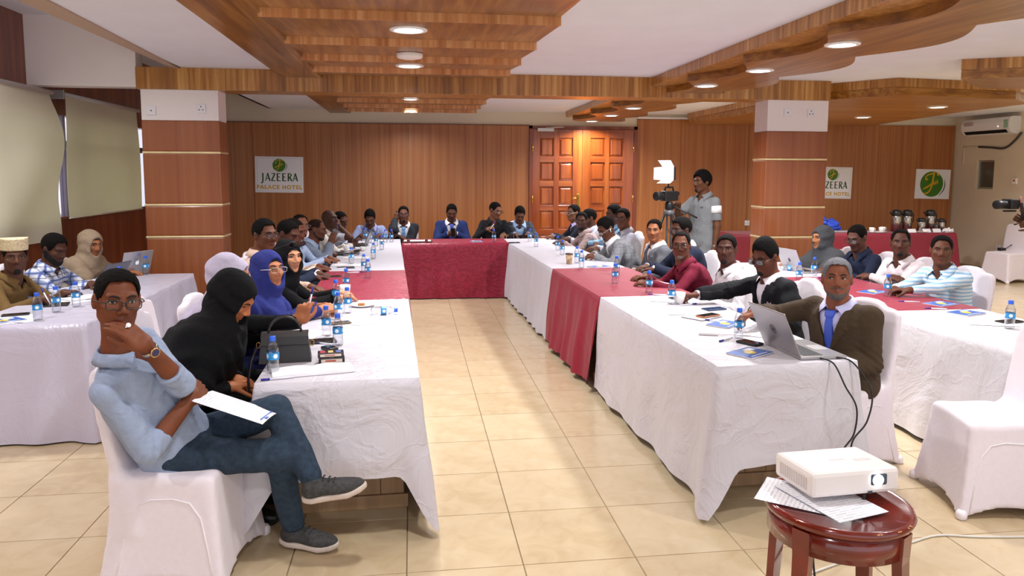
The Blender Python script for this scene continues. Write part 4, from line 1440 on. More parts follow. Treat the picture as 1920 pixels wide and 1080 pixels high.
# ------------------------------------------------------------------ tables and their cloths
TZ = 0.745
def satin(name, col, rough, crease, pattern=None, sheen=0.2, tint=None):
    if name in MATS:
        return MATS[name]
    m, nt, b = new_mat(name)
    vec = coords(nt)
    n1 = noise(nt, vec, 3.2, 4, 0.55, 1.2)
    vo = N_(nt, 'ShaderNodeTexVoronoi', feature='DISTANCE_TO_EDGE')
    vo.inputs['Scale'].default_value = 4.2
    wv = N_(nt, 'ShaderNodeVectorMath', operation='MULTIPLY_ADD')
    nz = N_(nt, 'ShaderNodeTexNoise')
    nz.inputs['Scale'].default_value = 3.0
    nz.inputs['Detail'].default_value = 4
    nt.links.new(vec, nz.inputs['Vector'])
    nt.links.new(nz.outputs['Color'], wv.inputs[0])
    wv.inputs[1].default_value = (0.5, 0.5, 0.5)
    nt.links.new(vec, wv.inputs[2])
    nt.links.new(wv.outputs[0], vo.inputs['Vector'])
    sm = N_(nt, 'ShaderNodeMapRange', interpolation_type='SMOOTHSTEP')
    sm.inputs[1].default_value = 0.0
    sm.inputs[2].default_value = 0.06
    nt.links.new(vo.outputs['Distance'], sm.inputs[0])
    mx = N_(nt, 'ShaderNodeMath', operation='MULTIPLY_ADD')
    mx.inputs[1].default_value = -0.035
    nt.links.new(sm.outputs[0], mx.inputs[0])
    nt.links.new(n1, mx.inputs[2])
    c = lin(col)
    if pattern:
        v2 = N_(nt, 'ShaderNodeTexVoronoi', feature='F1')
        v2.inputs['Scale'].default_value = pattern[0]
        nt.links.new(wv.outputs[0], v2.inputs['Vector'])
        w2 = N_(nt, 'ShaderNodeTexWave', wave_type='RINGS')
        w2.inputs['Scale'].default_value = pattern[0] * 0.9
        w2.inputs['Distortion'].default_value = 6
        w2.inputs['Detail'].default_value = 2
        nt.links.new(v2.outputs['Position'], w2.inputs['Vector'])
        sb = N_(nt, 'ShaderNodeVectorMath', operation='SUBTRACT')
        nt.links.new(wv.outputs[0], sb.inputs[0])
        nt.links.new(v2.outputs['Position'], sb.inputs[1])
        nt.links.new(sb.outputs[0], w2.inputs['Vector'])
        r = ramp(nt, w2.outputs['Fac'], [(0.46, c), (0.62, lin(pattern[1]))])
        nt.links.new(r, b.inputs['Base Color'])
        rr = N_(nt, 'ShaderNodeMapRange')
        rr.inputs[3].default_value = rough + 0.1
        rr.inputs[4].default_value = rough - 0.15
        nt.links.new(w2.outputs['Fac'], rr.inputs[0])
        nt.links.new(rr.outputs[0], b.inputs['Roughness'])
    else:
        nt.links.new(ramp(nt, noise(nt, vec, 1.8, 4), [(0.3, tuple(x * 0.95 for x in c[:3]) + (1,)), (0.7, c)]), b.inputs['Base Color'])
        b.inputs['Roughness'].default_value = rough
    b.inputs['Sheen Weight'].default_value = sheen
    b.inputs['Sheen Roughness'].default_value = 0.4
    bump(nt, b, mx.outputs[0], crease, 0.03)
    MATS[name] = m
    return m
M_CLOTH = satin('cloth_white', '#C9C5CF', 0.55, 0.35)
M_CLOTHF = satin('cloth_white_creased', '#CDC7CE', 0.46, 0.95)
M_SATIN = satin('cloth_lavender_satin', '#C6C1D2', 0.30, 0.50)
M_GREYSATIN = satin('cloth_grey_satin', '#DBD8DB', 0.36, 0.55)
M_RED = satin('cloth_crimson', '#8C0A2D', 0.55, 0.35, sheen=0.12)
M_REDDAM = satin('cloth_crimson_damask', '#860A2B', 0.50, 0.15, (7.0, '#971237'), 0.1)
M_REDTEA = satin('cloth_burgundy', '#7E0C26', 0.6, 0.3, sheen=0.3)
def tablecloth(label, origin, rz, x0, x1, y0, y1, hems, mat, lift=0.0, flare=0.035, amp=0.012, corner=0.06, seed=0, freq=22, scallop=0.0, cflare=0.09):
    """cloth over a table top; hems = height of the hem for sides x0, x1, y0, y1 (None: butts against the next cloth)"""
    rg = random.Random(seed)
    z = TZ + 0.004 + lift
    hx0, hx1, hy0, hy1 = hems
    sides = [((x0, y0), (x1, y0), (0, -1), hy0), ((x1, y0), (x1, y1), (1, 0), hx1), ((x1, y1), (x0, y1), (0, 1), hy1), ((x0, y1), (x0, y0), (-1, 0), hx0)]
    P = []
    tot = 0.0
    for k, (a, b_, nn, hem) in enumerate(sides):
        L = math.hypot(b_[0] - a[0], b_[1] - a[1])
        n = max(8, int(L / 0.022))
        prev_h, next_h = sides[k - 1][3], sides[(k + 1) % 4][3]
        for i in range(n):
            t = (i + 0.5) / n
            d0, d1 = t * L, (1 - t) * L
            c = 0.0
            if hem is not None:
                if prev_h is not None: c = max(c, math.exp(-(d0 / 0.055) ** 2))
                if next_h is not None: c = max(c, math.exp(-(d1 / 0.055) ** 2))
            nx, ny = nn
            e0 = math.exp(-(d0 / 0.05) ** 2) * (prev_h is not None and hem is not None)
            e1 = math.exp(-(d1 / 0.05) ** 2) * (next_h is not None and hem is not None)
            pn, qn = sides[k - 1][2], sides[(k + 1) % 4][2]
            nx += pn[0] * e0 * 0.8 + qn[0] * e1 * 0.8
            ny += pn[1] * e0 * 0.8 + qn[1] * e1 * 0.8
            ln = math.hypot(nx, ny)
            P.append((a[0] + (b_[0] - a[0]) * t, a[1] + (b_[1] - a[1]) * t, nx / ln, ny / ln, hem, c, tot + d0))
        tot += L
    nv = 14
    V, Q = [], []
    ph = [rg.uniform(0, 6) for _ in range(4)]
    for x, y, nx, ny, hem, c, s in P:
        h = z - 0.03 if hem is None else hem - (hem - min(hem, corner)) * c
        if scallop and hem is not None:
            h += scallop * abs(math.sin(s * 40))
        for j in range(nv + 1):
            t = j / nv
            zz = z - (z - h) * (t ** 1.0)
            w = 0.0
            if hem is not None:
                w = flare * t + amp * t ** 0.8 * (math.sin(s * freq + ph[0]) + 0.6 * math.sin(s * freq * 0.53 + ph[1]) + 0.5 * math.sin(s * freq * 1.9 + ph[2] + 2 * t)) + cflare * c * t ** 1.3 + 0.008 * t * math.sin(7 * t + s * 5)
                w = max(w, 0.002)
            rr = 0.010
            w += rr * min(1, t * nv / 1.5) - rr
            if j == 0:
                zz = z
            V.append((x + nx * w, y + ny * w, zz - (0.006 if j == 1 else 0)))
    n = len(P)
    for i in range(n):
        k = (i + 1) % n
        for j in range(nv):
            a = i * (nv + 1) + j
            b_ = k * (nv + 1) + j
            Q.append((a, a + 1, b_ + 1, b_))
    me = bpy.data.meshes.new('tablecloth')
    F_ = [tuple(q) for q in Q] + [tuple(i * (nv + 1) for i in range(n))]
    me.from_pydata(V, [], F_)
    me.polygons.foreach_set('use_smooth', [True] * len(Q) + [False])
    me.update()
    o = link('tablecloth', me, mat, None, (origin[0], origin[1], 0), (0, 0, rz))
    tag(o, label, 'tablecloth', 'cloths draped over the conference tables')
    return o
M_TABLEWOOD = wood('table_panel_wood', '#8B6A4E', '#A98560', '#C09C78', 'z', 10, 0.5, 0.08, 0.0)
def table(label, origin, rz, x0, x1, y0, y1, end_inset=0.32, group='tables under the cloths'):
    t = empty('conference_table', (origin[0], origin[1], 0), rz)
    MB().bbox(x0 + 0.012, x1 - 0.012, y0 + 0.012, y1 - 0.012, TZ - 0.03, TZ, 0.004).build('table_top', M_TABLEWOOD, t)
    for yy in (y0 + end_inset, y1 - min(end_inset, (y1 - y0) * 0.25)):
        n = 5
        wv = (x1 - x0 - 0.16) / n
        for k in range(n):
            MB().bbox(x0 + 0.08 + k * wv + 0.001, x0 + 0.08 + (k + 1) * wv - 0.001, yy - 0.012, yy + 0.012, 0.07, TZ - 0.03, 0.003).build('plank', M_TABLEWOOD, t)
        MB().bbox(x0 + 0.06, x1 - 0.06, yy - 0.025, yy + 0.025, 0.0, 0.07, 0.004).build('foot_rail', M_TABLEWOOD, t)
    tag(t, label, 'table', group)
    return t
LRO, LRZ = (0.031, 3.333), 0.0284
LW = -0.745
table('wooden table at the near end of the left row under a white cloth', LRO, LRZ, LW, 0, 0, 2.15)
table('wooden table in the middle of the left row under a crimson cloth', LRO, LRZ, LW, 0, 2.15, 3.80)
table('wooden table at the far end of the left row under a white cloth', LRO, LRZ, LW, 0, 3.80, 7.2)
tablecloth('white cloth at the near end of the left table row, creased front', LRO, LRZ, LW, 0, 0, 2.16, (0.12, 0.03, 0.30, None), M_CLOTHF, seed=1, flare=0.03, corner=0.05, amp=0.008, freq=13)
tablecloth('crimson patterned cloth across the middle of the left table row', LRO, LRZ, LW - 0.004, 0.004, 2.15, 3.80, (0.10, 0.02, None, None), M_REDDAM, lift=0.004, seed=2)
tablecloth('white cloth at the far end of the left table row', LRO, LRZ, LW, 0, 3.79, 7.2, (0.10, 0.03, None, 0.1), M_CLOTH, seed=3)
RRO, RRZ = (1.461, 3.344), 0.0288
RW = 0.765
table('wooden table at the near end of the right row under the laptop', RRO, RRZ, 0, RW, 0, 2.06)
table('wooden table in the middle of the right row under a crimson cloth', RRO, RRZ, 0, RW, 2.06, 3.73)
table('wooden table at the far end of the right row under a white cloth', RRO, RRZ, 0, RW, 3.73, 7.1)
tablecloth('white cloth at the near end of the right table row, under the laptop', RRO, RRZ, 0, RW, 0, 2.07, (0.05, 0.15, 0.255, None), M_CLOTHF, seed=4, flare=0.04, corner=0.02, amp=0.012, freq=11)
tablecloth('crimson cloth with scalloped hem in the middle of the right table row', RRO, RRZ, -0.006, RW + 0.006, 2.06, 3.73, (0.045, 0.1, None, None), M_RED, lift=0.004, seed=5, amp=0.020, flare=0.07, freq=15, scallop=0.012)
tablecloth('white cloth at the far end of the right table row', RRO, RRZ, 0, RW, 3.72, 7.1, (0.03, 0.1, None, 0.1), M_CLOTH, seed=6, flare=0.05)
BRO, BRZ = (-0.150, 9.845), -0.028
table('wooden head table between the two rows under a crimson cloth', BRO, BRZ, 0, 1.42, 0, 0.66, 0.2)
tablecloth('crimson damask cloth on the head table facing the aisle', BRO, BRZ, 0.0, 1.43, 0, 0.66, (None, None, 0.012, 0.1), M_REDDAM, seed=7, flare=0.03, amp=0.010, lift=0.003)
table('wooden side table by the windows under a lavender cloth', (-2.77, 4.82), 0, 0, 0.75, 0, 2.32)
tablecloth('lavender white satin cloth on the side table by the window blinds', (-2.77, 4.82), 0, 0, 0.75, 0, 2.32, (0.1, 0.02, 0.012, 0.05), M_SATIN, seed=8, flare=0.05, amp=0.014, corner=0.01, freq=13)
table('wooden table at the near end of the outer right row under a white cloth', (3.22, 2.45), 0.0, 0, 0.72, 0, 2.16)
table('wooden table in the middle of the outer right row under a crimson cloth', (3.22, 2.45), 0.0, 0, 0.72, 2.16, 3.80)
table('wooden table at the far end of the outer right row by the pillar', (3.22, 2.45), 0.0, 0, 0.72, 3.80, 4.92)
tablecloth('greyish white satin cloth at the near end of the outer right row', (3.22, 2.45), 0.0, 0, 0.72, 0, 2.17, (0.03, 0.08, 0.1, None), M_GREYSATIN, seed=9, flare=0.04, amp=0.010, freq=12)
tablecloth('crimson cloth in the middle of the outer right table row', (3.22, 2.45), 0.0, -0.005, 0.725, 2.16, 3.80, (0.05, 0.06, None, None), M_RED, lift=0.004, seed=10, amp=0.014, flare=0.06, freq=15)
tablecloth('white cloth at the far end of the outer right row by the pillar', (3.22, 2.45), 0.0, 0, 0.72, 3.79, 4.92, (0.05, 0.08, None, 0.08), M_CLOTH, seed=11)
table('wooden refreshment table along the back wall under a burgundy cloth', (4.95, 10.86), -0.02, 0, 3.76, 0, 0.66, 0.12)
tablecloth('burgundy cloth on the refreshment table with coffee flasks', (4.95, 10.86), -0.02, 0, 3.76, 0, 0.66, (0.10, 0.15, 0.14, 0.2), M_REDTEA, seed=12, flare=0.03, amp=0.016, freq=12)
# ------------------------------------------------------------------ the people, row by row
def R_(head):
    d = math.hypot(head[0], head[1])
    return min(max(d * 0.00175, 0.0062), 0.0135)
def cam_dir(head):
    return math.degrees(math.atan2(-head[1], -head[0]))
PEOPLE = {}
def seat(key, label, head, bd, chair_label=None, chair_back=0.02, **k):
    k.setdefault('res', R_(head))
    p = person(label, head, bd, **k)
    PEOPLE[key] = p
    if chair_label:
        c = p['Hc'] + p['F'] * (0.06 - chair_back)
        chair(float(c[0]), float(c[1]), bd, chair_label)
    return p
SH = lambda n, c, **k: cloth_mat('shirt_' + n, c, **k)
# arm presets (k = -1 left, +1 right)
def writing(side=1):
    return {side: dict(f=0.36, s=0.10 * side, z=0.785, fd=(0.85, -0.4 * side, -0.25), nd=(0.1, 0.35 * side, 0.9), curl=0.75, thumb=1.0),
            -side: dict(f=0.36, s=-0.14 * side, z=0.785, fd=(0.6, 0.75 * side, -0.05), curl=0.3)}
def folded(z=0.80, f=0.27):
    return {1: dict(f=f, s=-0.10, z=z, fd=(0.2, -1, 0.05), nd=(0.4, 0, 0.9), curl=0.25, pole=(-0.1, 0.9, -0.5)),
            -1: dict(f=f + 0.05, s=0.09, z=z - 0.015, fd=(0.1, 1, 0.0), nd=(0.4, 0, 0.9), curl=0.35, pole=(-0.1, -0.9, -0.5))}
def clasped(f=0.40, s=0.0, z=0.80):
    return {1: dict(f=f, s=s + 0.07, z=z, fd=(0.45, -0.9, 0.05), nd=(0.5, 0.3, 0.8), curl=0.8),
            -1: dict(f=f, s=s - 0.07, z=z, fd=(0.45, 0.9, 0.05), nd=(0.5, -0.3, 0.8), curl=0.8)}
def lap():
    return {k: dict(f=0.26, s=0.06 * k, z=0.66, fd=(0.7, -0.6 * k, 0.0), nd=(0, 0, 1), curl=0.5) for k in (-1, 1)}

# --- the man in the foreground
denim = cloth_mat('denim', '#303D4C', 0.85, 0.6, var=0.22)
p = seat('A1', 'man in light blue shirt and jeans, legs crossed, hand at his chin', (-1.13, 2.98, 1.192), -8, 'white covered chair under the man with crossed legs, nearest the camera', 0.03,
         neck_shift=(0.030, 0.010, -0.045), collar=0.72, hip=(-1.0, 3.22, 0.52), hd=-58, hp=2, hr=-4, res=0.0060, top='shirt', top_mat=SH('oxford', '#98A5BE', folds=0.7), sleeve='roll', trousers=denim, glasses='full', glass_col='#2A2624',
         hair='short', skin='#6A3A24', gaze=0, wid=1.0, fat=1.08, sc=1.0,
         arms={-1: dict(w=(-1.000, 2.880, 1.035), fdw=(-0.66, -0.14, 0.72), ndw=(0.52, -0.55, 0.62), curl=[0.30, 0.34, 0.38, 0.42], pole=(0.7, -0.2, -1.0), thumb=0.4, spread=0.02, fold=1.1),
               1: dict(w=(-0.90, 3.08, 0.775), fdw=(0.15, 0.95, 0.2), ndw=(0.8, -0.2, 0.5), curl=0.5, pole=(-0.5, 0.7, -0.6))},
         legs={1: ((-0.575, 3.14, 0.485), (-0.545, 3.27, 0.10), (-0.365, 3.215, 0.045)), -1: ((-0.60, 3.24, 0.655), (-0.425, 3.08, 0.385), (-0.235, 3.06, 0.375))},
         shoe_mats=(plain('sneaker_knit', '#3B3A3A', 0.85, var=0.35, vscale=60, bmp=0.5, bscale=150), plain('sneaker_sole', '#C9B9AE', 0.6, var=0.05)))
A1 = p
# --- left row, seated facing the aisle
seat('A2', 'woman in a long black headscarf bending over her phone', (-0.86, 3.66, 1.085), -4, 'white covered chair behind the woman in black', hd=-12, hp=38, lean=0.22, fem=True, skin='#A4623C',
     top='abaya', top_mat=SH('black_abaya', '#0D0D0F'), hijab=SH('black_scarf', '#0E0E10', folds=0.5), hijab_len=0.85, trousers='#151517', arms=lap(), knee=0.36)
seat('A3', 'woman in a pale lavender headscarf half hidden, holding up a pen', (-1.0, 4.20, 1.115), 0, 'white covered chair behind the lavender headscarf, nearer the left pillar', 0.10, hd=-5, hp=12, lean=0.16, fem=True, skin='#9A5C3A',
     top='abaya', top_mat=SH('black_abaya', '#0D0D0F'), hijab=SH('lavender_scarf', '#C3BBD0', folds=0.4), hijab_len=0.34, trousers='#151517', knee=0.36,
     arms={1: dict(w=(-0.57, 3.93, 0.905), fd=(0.25, -0.15, 0.9), nd=(-0.1, 0.95, 0.1), curl=[0.7, 1.0, 1.2, 1.3], thumb=1.0, pole=(0.1, 0.3, -1))})
seat('A4', 'woman in a royal blue headscarf with rimless glasses and clasped hands', (-0.88, 4.64, 1.09), -8, 'white covered chair behind the woman in blue', hd=-42, hp=-3, lean=0.20, fem=True, skin='#A86A46', glasses='rimless', glass_col='#D8D2CC',
     top='abaya', top_mat=SH('blue_dress', '#2B3170'), hijab=SH('blue_scarf', '#2F3679', folds=0.5), hijab_len=0.55, trousers='#20244A', arms={1: dict(w=(-0.60, 4.82, 0.80), fd=(0.8, -0.5, 0.15), nd=(0.2, 0.6, 0.7), curl=0.8), -1: dict(w=(-0.62, 4.94, 0.80), fd=(0.8, 0.3, 0.15), nd=(0.2, -0.5, 0.8), curl=0.8)}, knee=0.36)
p = seat('A5', 'woman in black with sunglasses pushed up on her headscarf', (-0.88, 5.40, 1.085), -10, 'white covered chair behind the woman with sunglasses', hd=-48, hp=2, lean=0.20, fem=True, skin='#B07A5A',
     top='abaya', top_mat=SH('black_abaya', '#0D0D0F'), hijab=SH('black_scarf', '#0E0E10'), hijab_len=0.30, trousers='#151517', knee=0.36,
     arms={1: dict(w=(-0.55, 5.38, 0.79), fd=(0.8, -0.55, 0), nd=(0, 0, 1), curl=0.3), -1: dict(w=(-0.57, 5.60, 0.79), fd=(0.8, 0.3, 0), nd=(0, 0, 1), curl=0.4)})
HF5 = p['HF']
seat('A6', 'man with black glasses in a pale pink shirt behind the black headscarves', (-1.13, 5.86, 1.205), -5, 'white covered chair behind the man in the pale pink shirt', hd=-42, hp=2, lean=0.05, skin='#5C3522', glasses='full', hair='med',
     top_mat=SH('pinkbeige', '#D8B9A6'), trousers='#3A3A44')
seat('A7', 'man with lowered head in a navy suit between two neighbours', (-1.08, 6.62, 1.15), 0, 'white covered chair of the man with lowered head', hd=-25, hp=22, lean=0.12, skin='#4A2A1E', top='suit', top_mat=SH('navy', '#262E40'), under_mat=SH('white', '#E4E2E6'), hair='short')
seat('A8', 'man in a cream shirt turned in profile beside the navy suit', (-1.12, 7.16, 1.13), 0, 'white covered chair of the man in the cream shirt', hd=-8, hp=14, lean=0.14, skin='#5A3020', top_mat=SH('cream', '#DCC6B4'), hair='short')
seat('A9', 'man in a light blue shirt with thin glasses and receding hair', (-1.16, 7.88, 1.13), -6, 'white covered chair of the man in the light blue shirt', hd=-55, hp=2, lean=0.10, skin='#6E4430', glasses='rimless', glass_col='#8A8078', hair='receding', beard='goatee', top_mat=SH('lightblue', '#AEBEDC'))
seat('A10', 'man in a grey blue jacket leaning forward in profile with one hand raised', (-1.06, 8.42, 1.05), 0, 'white covered chair of the man in the grey blue jacket', hd=-6, hp=8, lean=0.22, skin='#5A3424', hair='bald', hair_col='#2A1A14', beard='short', top='suit', top_mat=SH('greyblue', '#7B8496'), under_mat=SH('paleblue', '#9FB4D4'),
     arms={1: dict(f=0.42, s=0.10, z=0.90, fd=(0.3, -0.1, 0.95), nd=(-0.2, 0.9, 0), curl=0.3), -1: dict(f=0.36, s=-0.1, z=0.79)})
seat('A11', 'shaven headed man in a white shirt reaching over the table', (-1.0, 9.20, 1.115), 0, 'white covered chair of the shaven headed man', hd=-32, hp=-6, lean=0.20, skin='#43281E', hair=None, top_mat=SH('offwhite', '#DDD6CE'),
     arms={1: dict(f=0.50, s=0.02, z=0.80, fd=(0.6, -0.1, 0.8), nd=(-0.6, 0.6, 0.3), curl=0.6)})
seat('A12', 'man resting his head on his hand at the far end of the left row', (-0.95, 10.0, 1.05), -10, 'white covered chair at the far end of the left row', hd=-40, hp=16, hr=12, lean=0.22, skin='#4E2E22', hair='short', top_mat=SH('palegrey', '#C3C6D4'), sleeve='short',
     arms={1: dict(f=0.26, s=0.16, z=1.0, fd=(-0.2, -0.5, 0.8), nd=(0.4, 0.8, 0.1), curl=0.6, pole=(0.9, 0.2, -0.5)), -1: dict(f=0.36, s=-0.05, z=0.785)})
# --- head table, facing the camera
seat('B1', 'man in a lavender blue short sleeved shirt looking down at the far left corner', (-0.62, 10.92, 1.03), -90, None, hd=-90, hp=36, lean=0.22, skin='#5A3A2C', hair='med', top_mat=SH('lavblue', '#A3ACD6'), sleeve='short', knee=0.36,
     arms={1: dict(f=0.36, s=0.12, z=0.785), -1: dict(f=0.36, s=-0.14, z=0.785)})
seat('B2', 'man in a charcoal suit and blue tie holding a phone to his ear', (-0.135, 11.0, 1.075), -90, 'white covered chair of the man with the phone at his ear', hd=-88, hp=4, lean=0.10, skin='#6E4838', hair='short', glasses='full', glass_col='#34305A', beard='goatee', top='suit', top_mat=SH('charcoal', '#2F3238'), under_mat=SH('white', '#E4E2E6'), tie='#6FA3D8', knee=0.36,
     arms={1: dict(f=0.14, s=0.12, z=1.0, fd=(0, -0.15, 1), nd=(0.8, 0.5, 0), curl=0.7, pole=(0.6, 0.25, -1.0)), -1: dict(f=0.26, s=0.08, z=0.79, fd=(0, 1, 0), nd=(0.3, 0, 1), curl=0.3)})
seat('B3', 'man in a navy suit and blue tie typing on his phone at the head table', (0.572, 10.95, 1.105), -90, 'white covered chair of the man in the navy suit', hd=-90, hp=24, lean=0.12, skin='#573729', hair='short', top='suit', top_mat=SH('royalnavy', '#2A3768', folds=0.5), under_mat=SH('white', '#E4E2E6'), tie='#4A5FC4', wid=1.08, knee=0.36,
     arms={1: dict(f=0.36, s=0.06, z=0.80, fd=(0.5, -0.5, 0.3), nd=(0.6, 0.5, 0.5), curl=0.8), -1: dict(f=0.36, s=-0.06, z=0.80, fd=(0.5, 0.5, 0.3), nd=(0.6, -0.5, 0.5), curl=0.8)})
seat('B4', 'man in a black shirt with dark glasses writing at the head table', (1.225, 10.95, 1.13), -90, 'white covered chair of the man in the black shirt', hd=-48, hp=18, lean=0.12, skin='#744C3A', hair='short', glasses='full', top_mat=SH('blackshirt', '#26262A', folds=0.5), knee=0.36,
     arms={1: dict(f=0.33, s=0.12, z=0.86, fd=(0.4, -0.6, 0.3), nd=(0.4, 0.3, 0.8), curl=0.9, thumb=1.0), -1: dict(f=0.36, s=-0.12, z=0.785)})
seat('B5', 'man in a grey checked jacket bent over a tablet at the head table', (1.60, 10.98, 1.065), -90, 'white covered chair of the man with the tablet', hd=-92, hp=32, lean=0.16, skin='#5A3A2E', hair='med', top='suit', top_mat=pattern_mat('grey_check', '#3D3F49', [('x', 0.09, 0.012, '#5A5C68'), ('z', 0.09, 0.012, '#5A5C68')]), under_mat=SH('skyblue', '#9FC0EA'), knee=0.36)
# --- right row, facing the aisle
seat('C1', 'man in a dark suit and lavender shirt at the far end of the right row', (2.28, 10.35, 1.12), 180, 'white covered chair at the far end of the right row', hd=205, hp=4, lean=0.08, skin='#6A4632', hair='short', glasses='full', glass_col='#9A948E', top='suit', top_mat=SH('darksuit', '#2C2F3A'), under_mat=SH('lavender', '#B4AEDD'))
seat('C3', 'man in a pale grey shirt hidden behind the patterned shirt', (2.42, 9.98, 1.07), 180, None, hd=185, hp=8, lean=0.08, skin='#4E3024', hair='med', top_mat=SH('palegrey', '#C3C6D4'))
seat('C2', 'bearded man in a pale pink patterned shirt looking at the camera', (2.20, 9.47, 1.06), 180, 'white covered chair of the man in the patterned shirt', hd=248, hp=2, lean=0.12, skin='#4A2C20', hair='short', beard='short', top_mat=pattern_mat('pink_check', '#C2ACA8', [('x', 0.02, 0.006, '#8E7674'), ('z', 0.02, 0.006, '#9C8482'), ('y', 0.02, 0.006, '#8E7674')]))
seat('C4', 'man in a sky blue shirt with folded arms behind the grey jacket', (2.55, 9.18, 1.165), 180, 'white covered chair of the man in the sky blue shirt', hd=190, hp=8, lean=0.06, skin='#4E3024', hair='med', top_mat=SH('sky', '#8FB4D2'), arms=folded(0.80, 0.36))
seat('C5', 'man with glasses half hidden behind the bent man in the grey checked jacket', (2.52, 8.66, 1.14), 180, None, hd=228, hp=2, lean=0.06, skin='#5A3626', hair='med', glasses='full', top_mat=SH('palegrey', '#C3C6D4'))
seat('C6', 'man in a grey checked jacket bent over his notes with a white earbud', (2.10, 7.86, 1.085), 180, 'white covered chair of the man in the grey checked jacket', hd=202, hp=34, lean=0.26, skin='#5A3424', hair='med', beard='short', glasses='rimless', glass_col='#B9B2AC', top='suit', top_mat=pattern_mat('grey_windowpane', '#85868A', [('y', 0.07, 0.005, '#606166'), ('z', 0.07, 0.005, '#606166'), ('x', 0.07, 0.005, '#606166')]), under_mat=SH('white', '#E4E2E6'),
     arms={1: dict(f=0.42, s=0.06, z=0.795, fd=(0.9, -0.3, -0.1), curl=0.7), -1: dict(f=0.46, s=-0.13, z=0.79, fd=(0.9, 0.3, -0.1), curl=0.5)}, wid=1.06)
seat('C7', 'slim man in a grey suit and white shirt looking at the camera', (2.50, 7.42, 1.09), 180, 'white covered chair of the slim man in grey', hd=240, hp=0, lean=0.04, skin='#8A5638', hair='short', top='suit', top_mat=SH('midgrey', '#6A6C72'), under_mat=SH('white', '#E4E2E6'), arms=lap())
seat('C8', 'man in a navy suit hidden behind the man in the maroon shirt', (2.56, 6.80, 1.145), 180, 'white covered chair of the man in navy behind the maroon shirt', hd=195, hp=6, lean=0.06, skin='#4E3024', hair='med', glasses='full', top='suit', top_mat=SH('navy2', '#23283A'), under_mat=SH('white', '#E4E2E6'))
seat('C9', 'man in a maroon shirt with black glasses leaning on the crimson table', (2.27, 6.02, 1.072), 178, 'white covered chair of the man in the maroon shirt', hd=244, hp=0, lean=0.18, skin='#5C3524', hair='receding', beard='goatee', beard_col='#6A625E', glasses='full', top_mat=SH('maroon', '#6E1C30', folds=0.5),
     arms={1: dict(w=(2.02, 6.18, 0.79), fd=(0.9, -0.2, 0)), -1: dict(w=(1.93, 5.84, 0.785), fd=(0.95, 0.3, 0), nd=(0, -0.3, 1), curl=0.6)})
seat('C10', 'bearded man in a white shirt with glasses hung on the placket', (2.50, 5.62, 1.08), 180, 'white covered chair of the man in the white shirt', hd=236, hp=0, lean=0.08, skin='#4A2A1E', hair='short', beard='goatee', top_mat=SH('purewhite', '#E6E4E8', folds=0.5), arms=lap(), wid=1.04)
seat('C11', 'man in a black suit and tall hair reaching along the table', (2.46, 4.88, 1.10), 182, 'white covered chair of the man in the black suit', hd=205, hp=18, lean=0.08, skin='#5A3020', hair='high', beard='goatee', glasses='dark', glass_col='#2A1E18', top='suit', top_mat=SH('blacksuit', '#1A1A1D'), under_mat=SH('pinkwhite', '#E2D8E0'),
     arms={1: dict(w=(1.92, 5.02, 0.80), fd=(0.95, 0.1, -0.05), nd=(0, 0.1, 1), curl=0.75), -1: dict(f=0.28, s=-0.16, z=0.70, fd=(0.8, 0.5, 0))})
p = seat('C12', 'grey haired man in a brown suit and blue tie behind the laptop', (2.42, 3.92, 1.085), 205, 'white covered chair of the man in the brown suit', hd=240, hp=-3, lean=0.06, res=0.0060, skin='#7A4630', hair='short', hair_col='#77767A', beard='short', beard_col='#55504E', top='suit', top_mat=SH('brown', '#46382A', folds=0.45), under_mat=SH('lilac', '#C9C6EA'), tie='#3C58C4', wid=1.10, fat=1.06, gaze=1,
     arms={1: dict(w=(2.02, 4.12, 0.86), fd=(0.9, 0.2, -0.3), nd=(0.2, 0.2, 1), curl=0.5, pole=(-0.2, 0.8, -0.3)), -1: dict(f=0.24, s=-0.10, z=0.62, fd=(0.6, 0.7, -0.1), curl=0.5, pole=(-0.5, -0.25, -0.8))})
# --- outer right row
seat('D1', 'woman in a dark grey headscarf behind the open laptop', (4.12, 6.98, 1.04), 184, 'white covered chair of the woman in the grey headscarf', hd=190, hp=6, lean=0.06, fem=True, skin='#9A6440', top='abaya', top_mat=SH('darkgrey_dress', '#3A3B3F'), hijab=SH('grey_scarf', '#4A4B4E', folds=0.5), hijab_len=0.60, trousers='#26262A', knee=0.34)
seat('D2', 'man in a dark navy shirt with glasses looking down at a laptop', (4.17, 6.46, 1.085), 186, 'white covered chair of the man in the dark navy shirt', hd=205, hp=20, lean=0.10, skin='#54352A', hair='short', glasses='full', top_mat=SH('inknavy', '#20263A', folds=0.5), knee=0.36)
seat('D3', 'man with folded arms in a pale pink white shirt', (4.25, 5.94, 1.085), 192, 'white covered chair of the man with folded arms', hd=236, hp=0, lean=0.08, skin='#4C2C1F', hair='receding', beard='goatee', top_mat=SH('rosewhite', '#D6CACC', folds=0.5), arms=folded(0.80, 0.30), wid=1.06, knee=0.36)
seat('D4', 'man in a white and blue striped shirt with crossed hands on crimson cloth', (4.15, 5.30, 1.085), 196, 'white covered chair of the man in the striped shirt', hd=234, hp=0, lean=0.10, skin='#573322', hair='short', top_mat=pattern_mat('blue_stripe', '#DCE6EE', [('z', 0.030, 0.013, '#7FB6DC')]), wid=1.06, knee=0.36,
     arms={1: dict(w=(3.74, 5.28, 0.79), fd=(0.6, -0.8, 0), nd=(0, 0, 1), curl=0.3), -1: dict(w=(3.73, 5.10, 0.80), fd=(0.5, 0.85, 0), nd=(0, 0, 1), curl=0.4)})
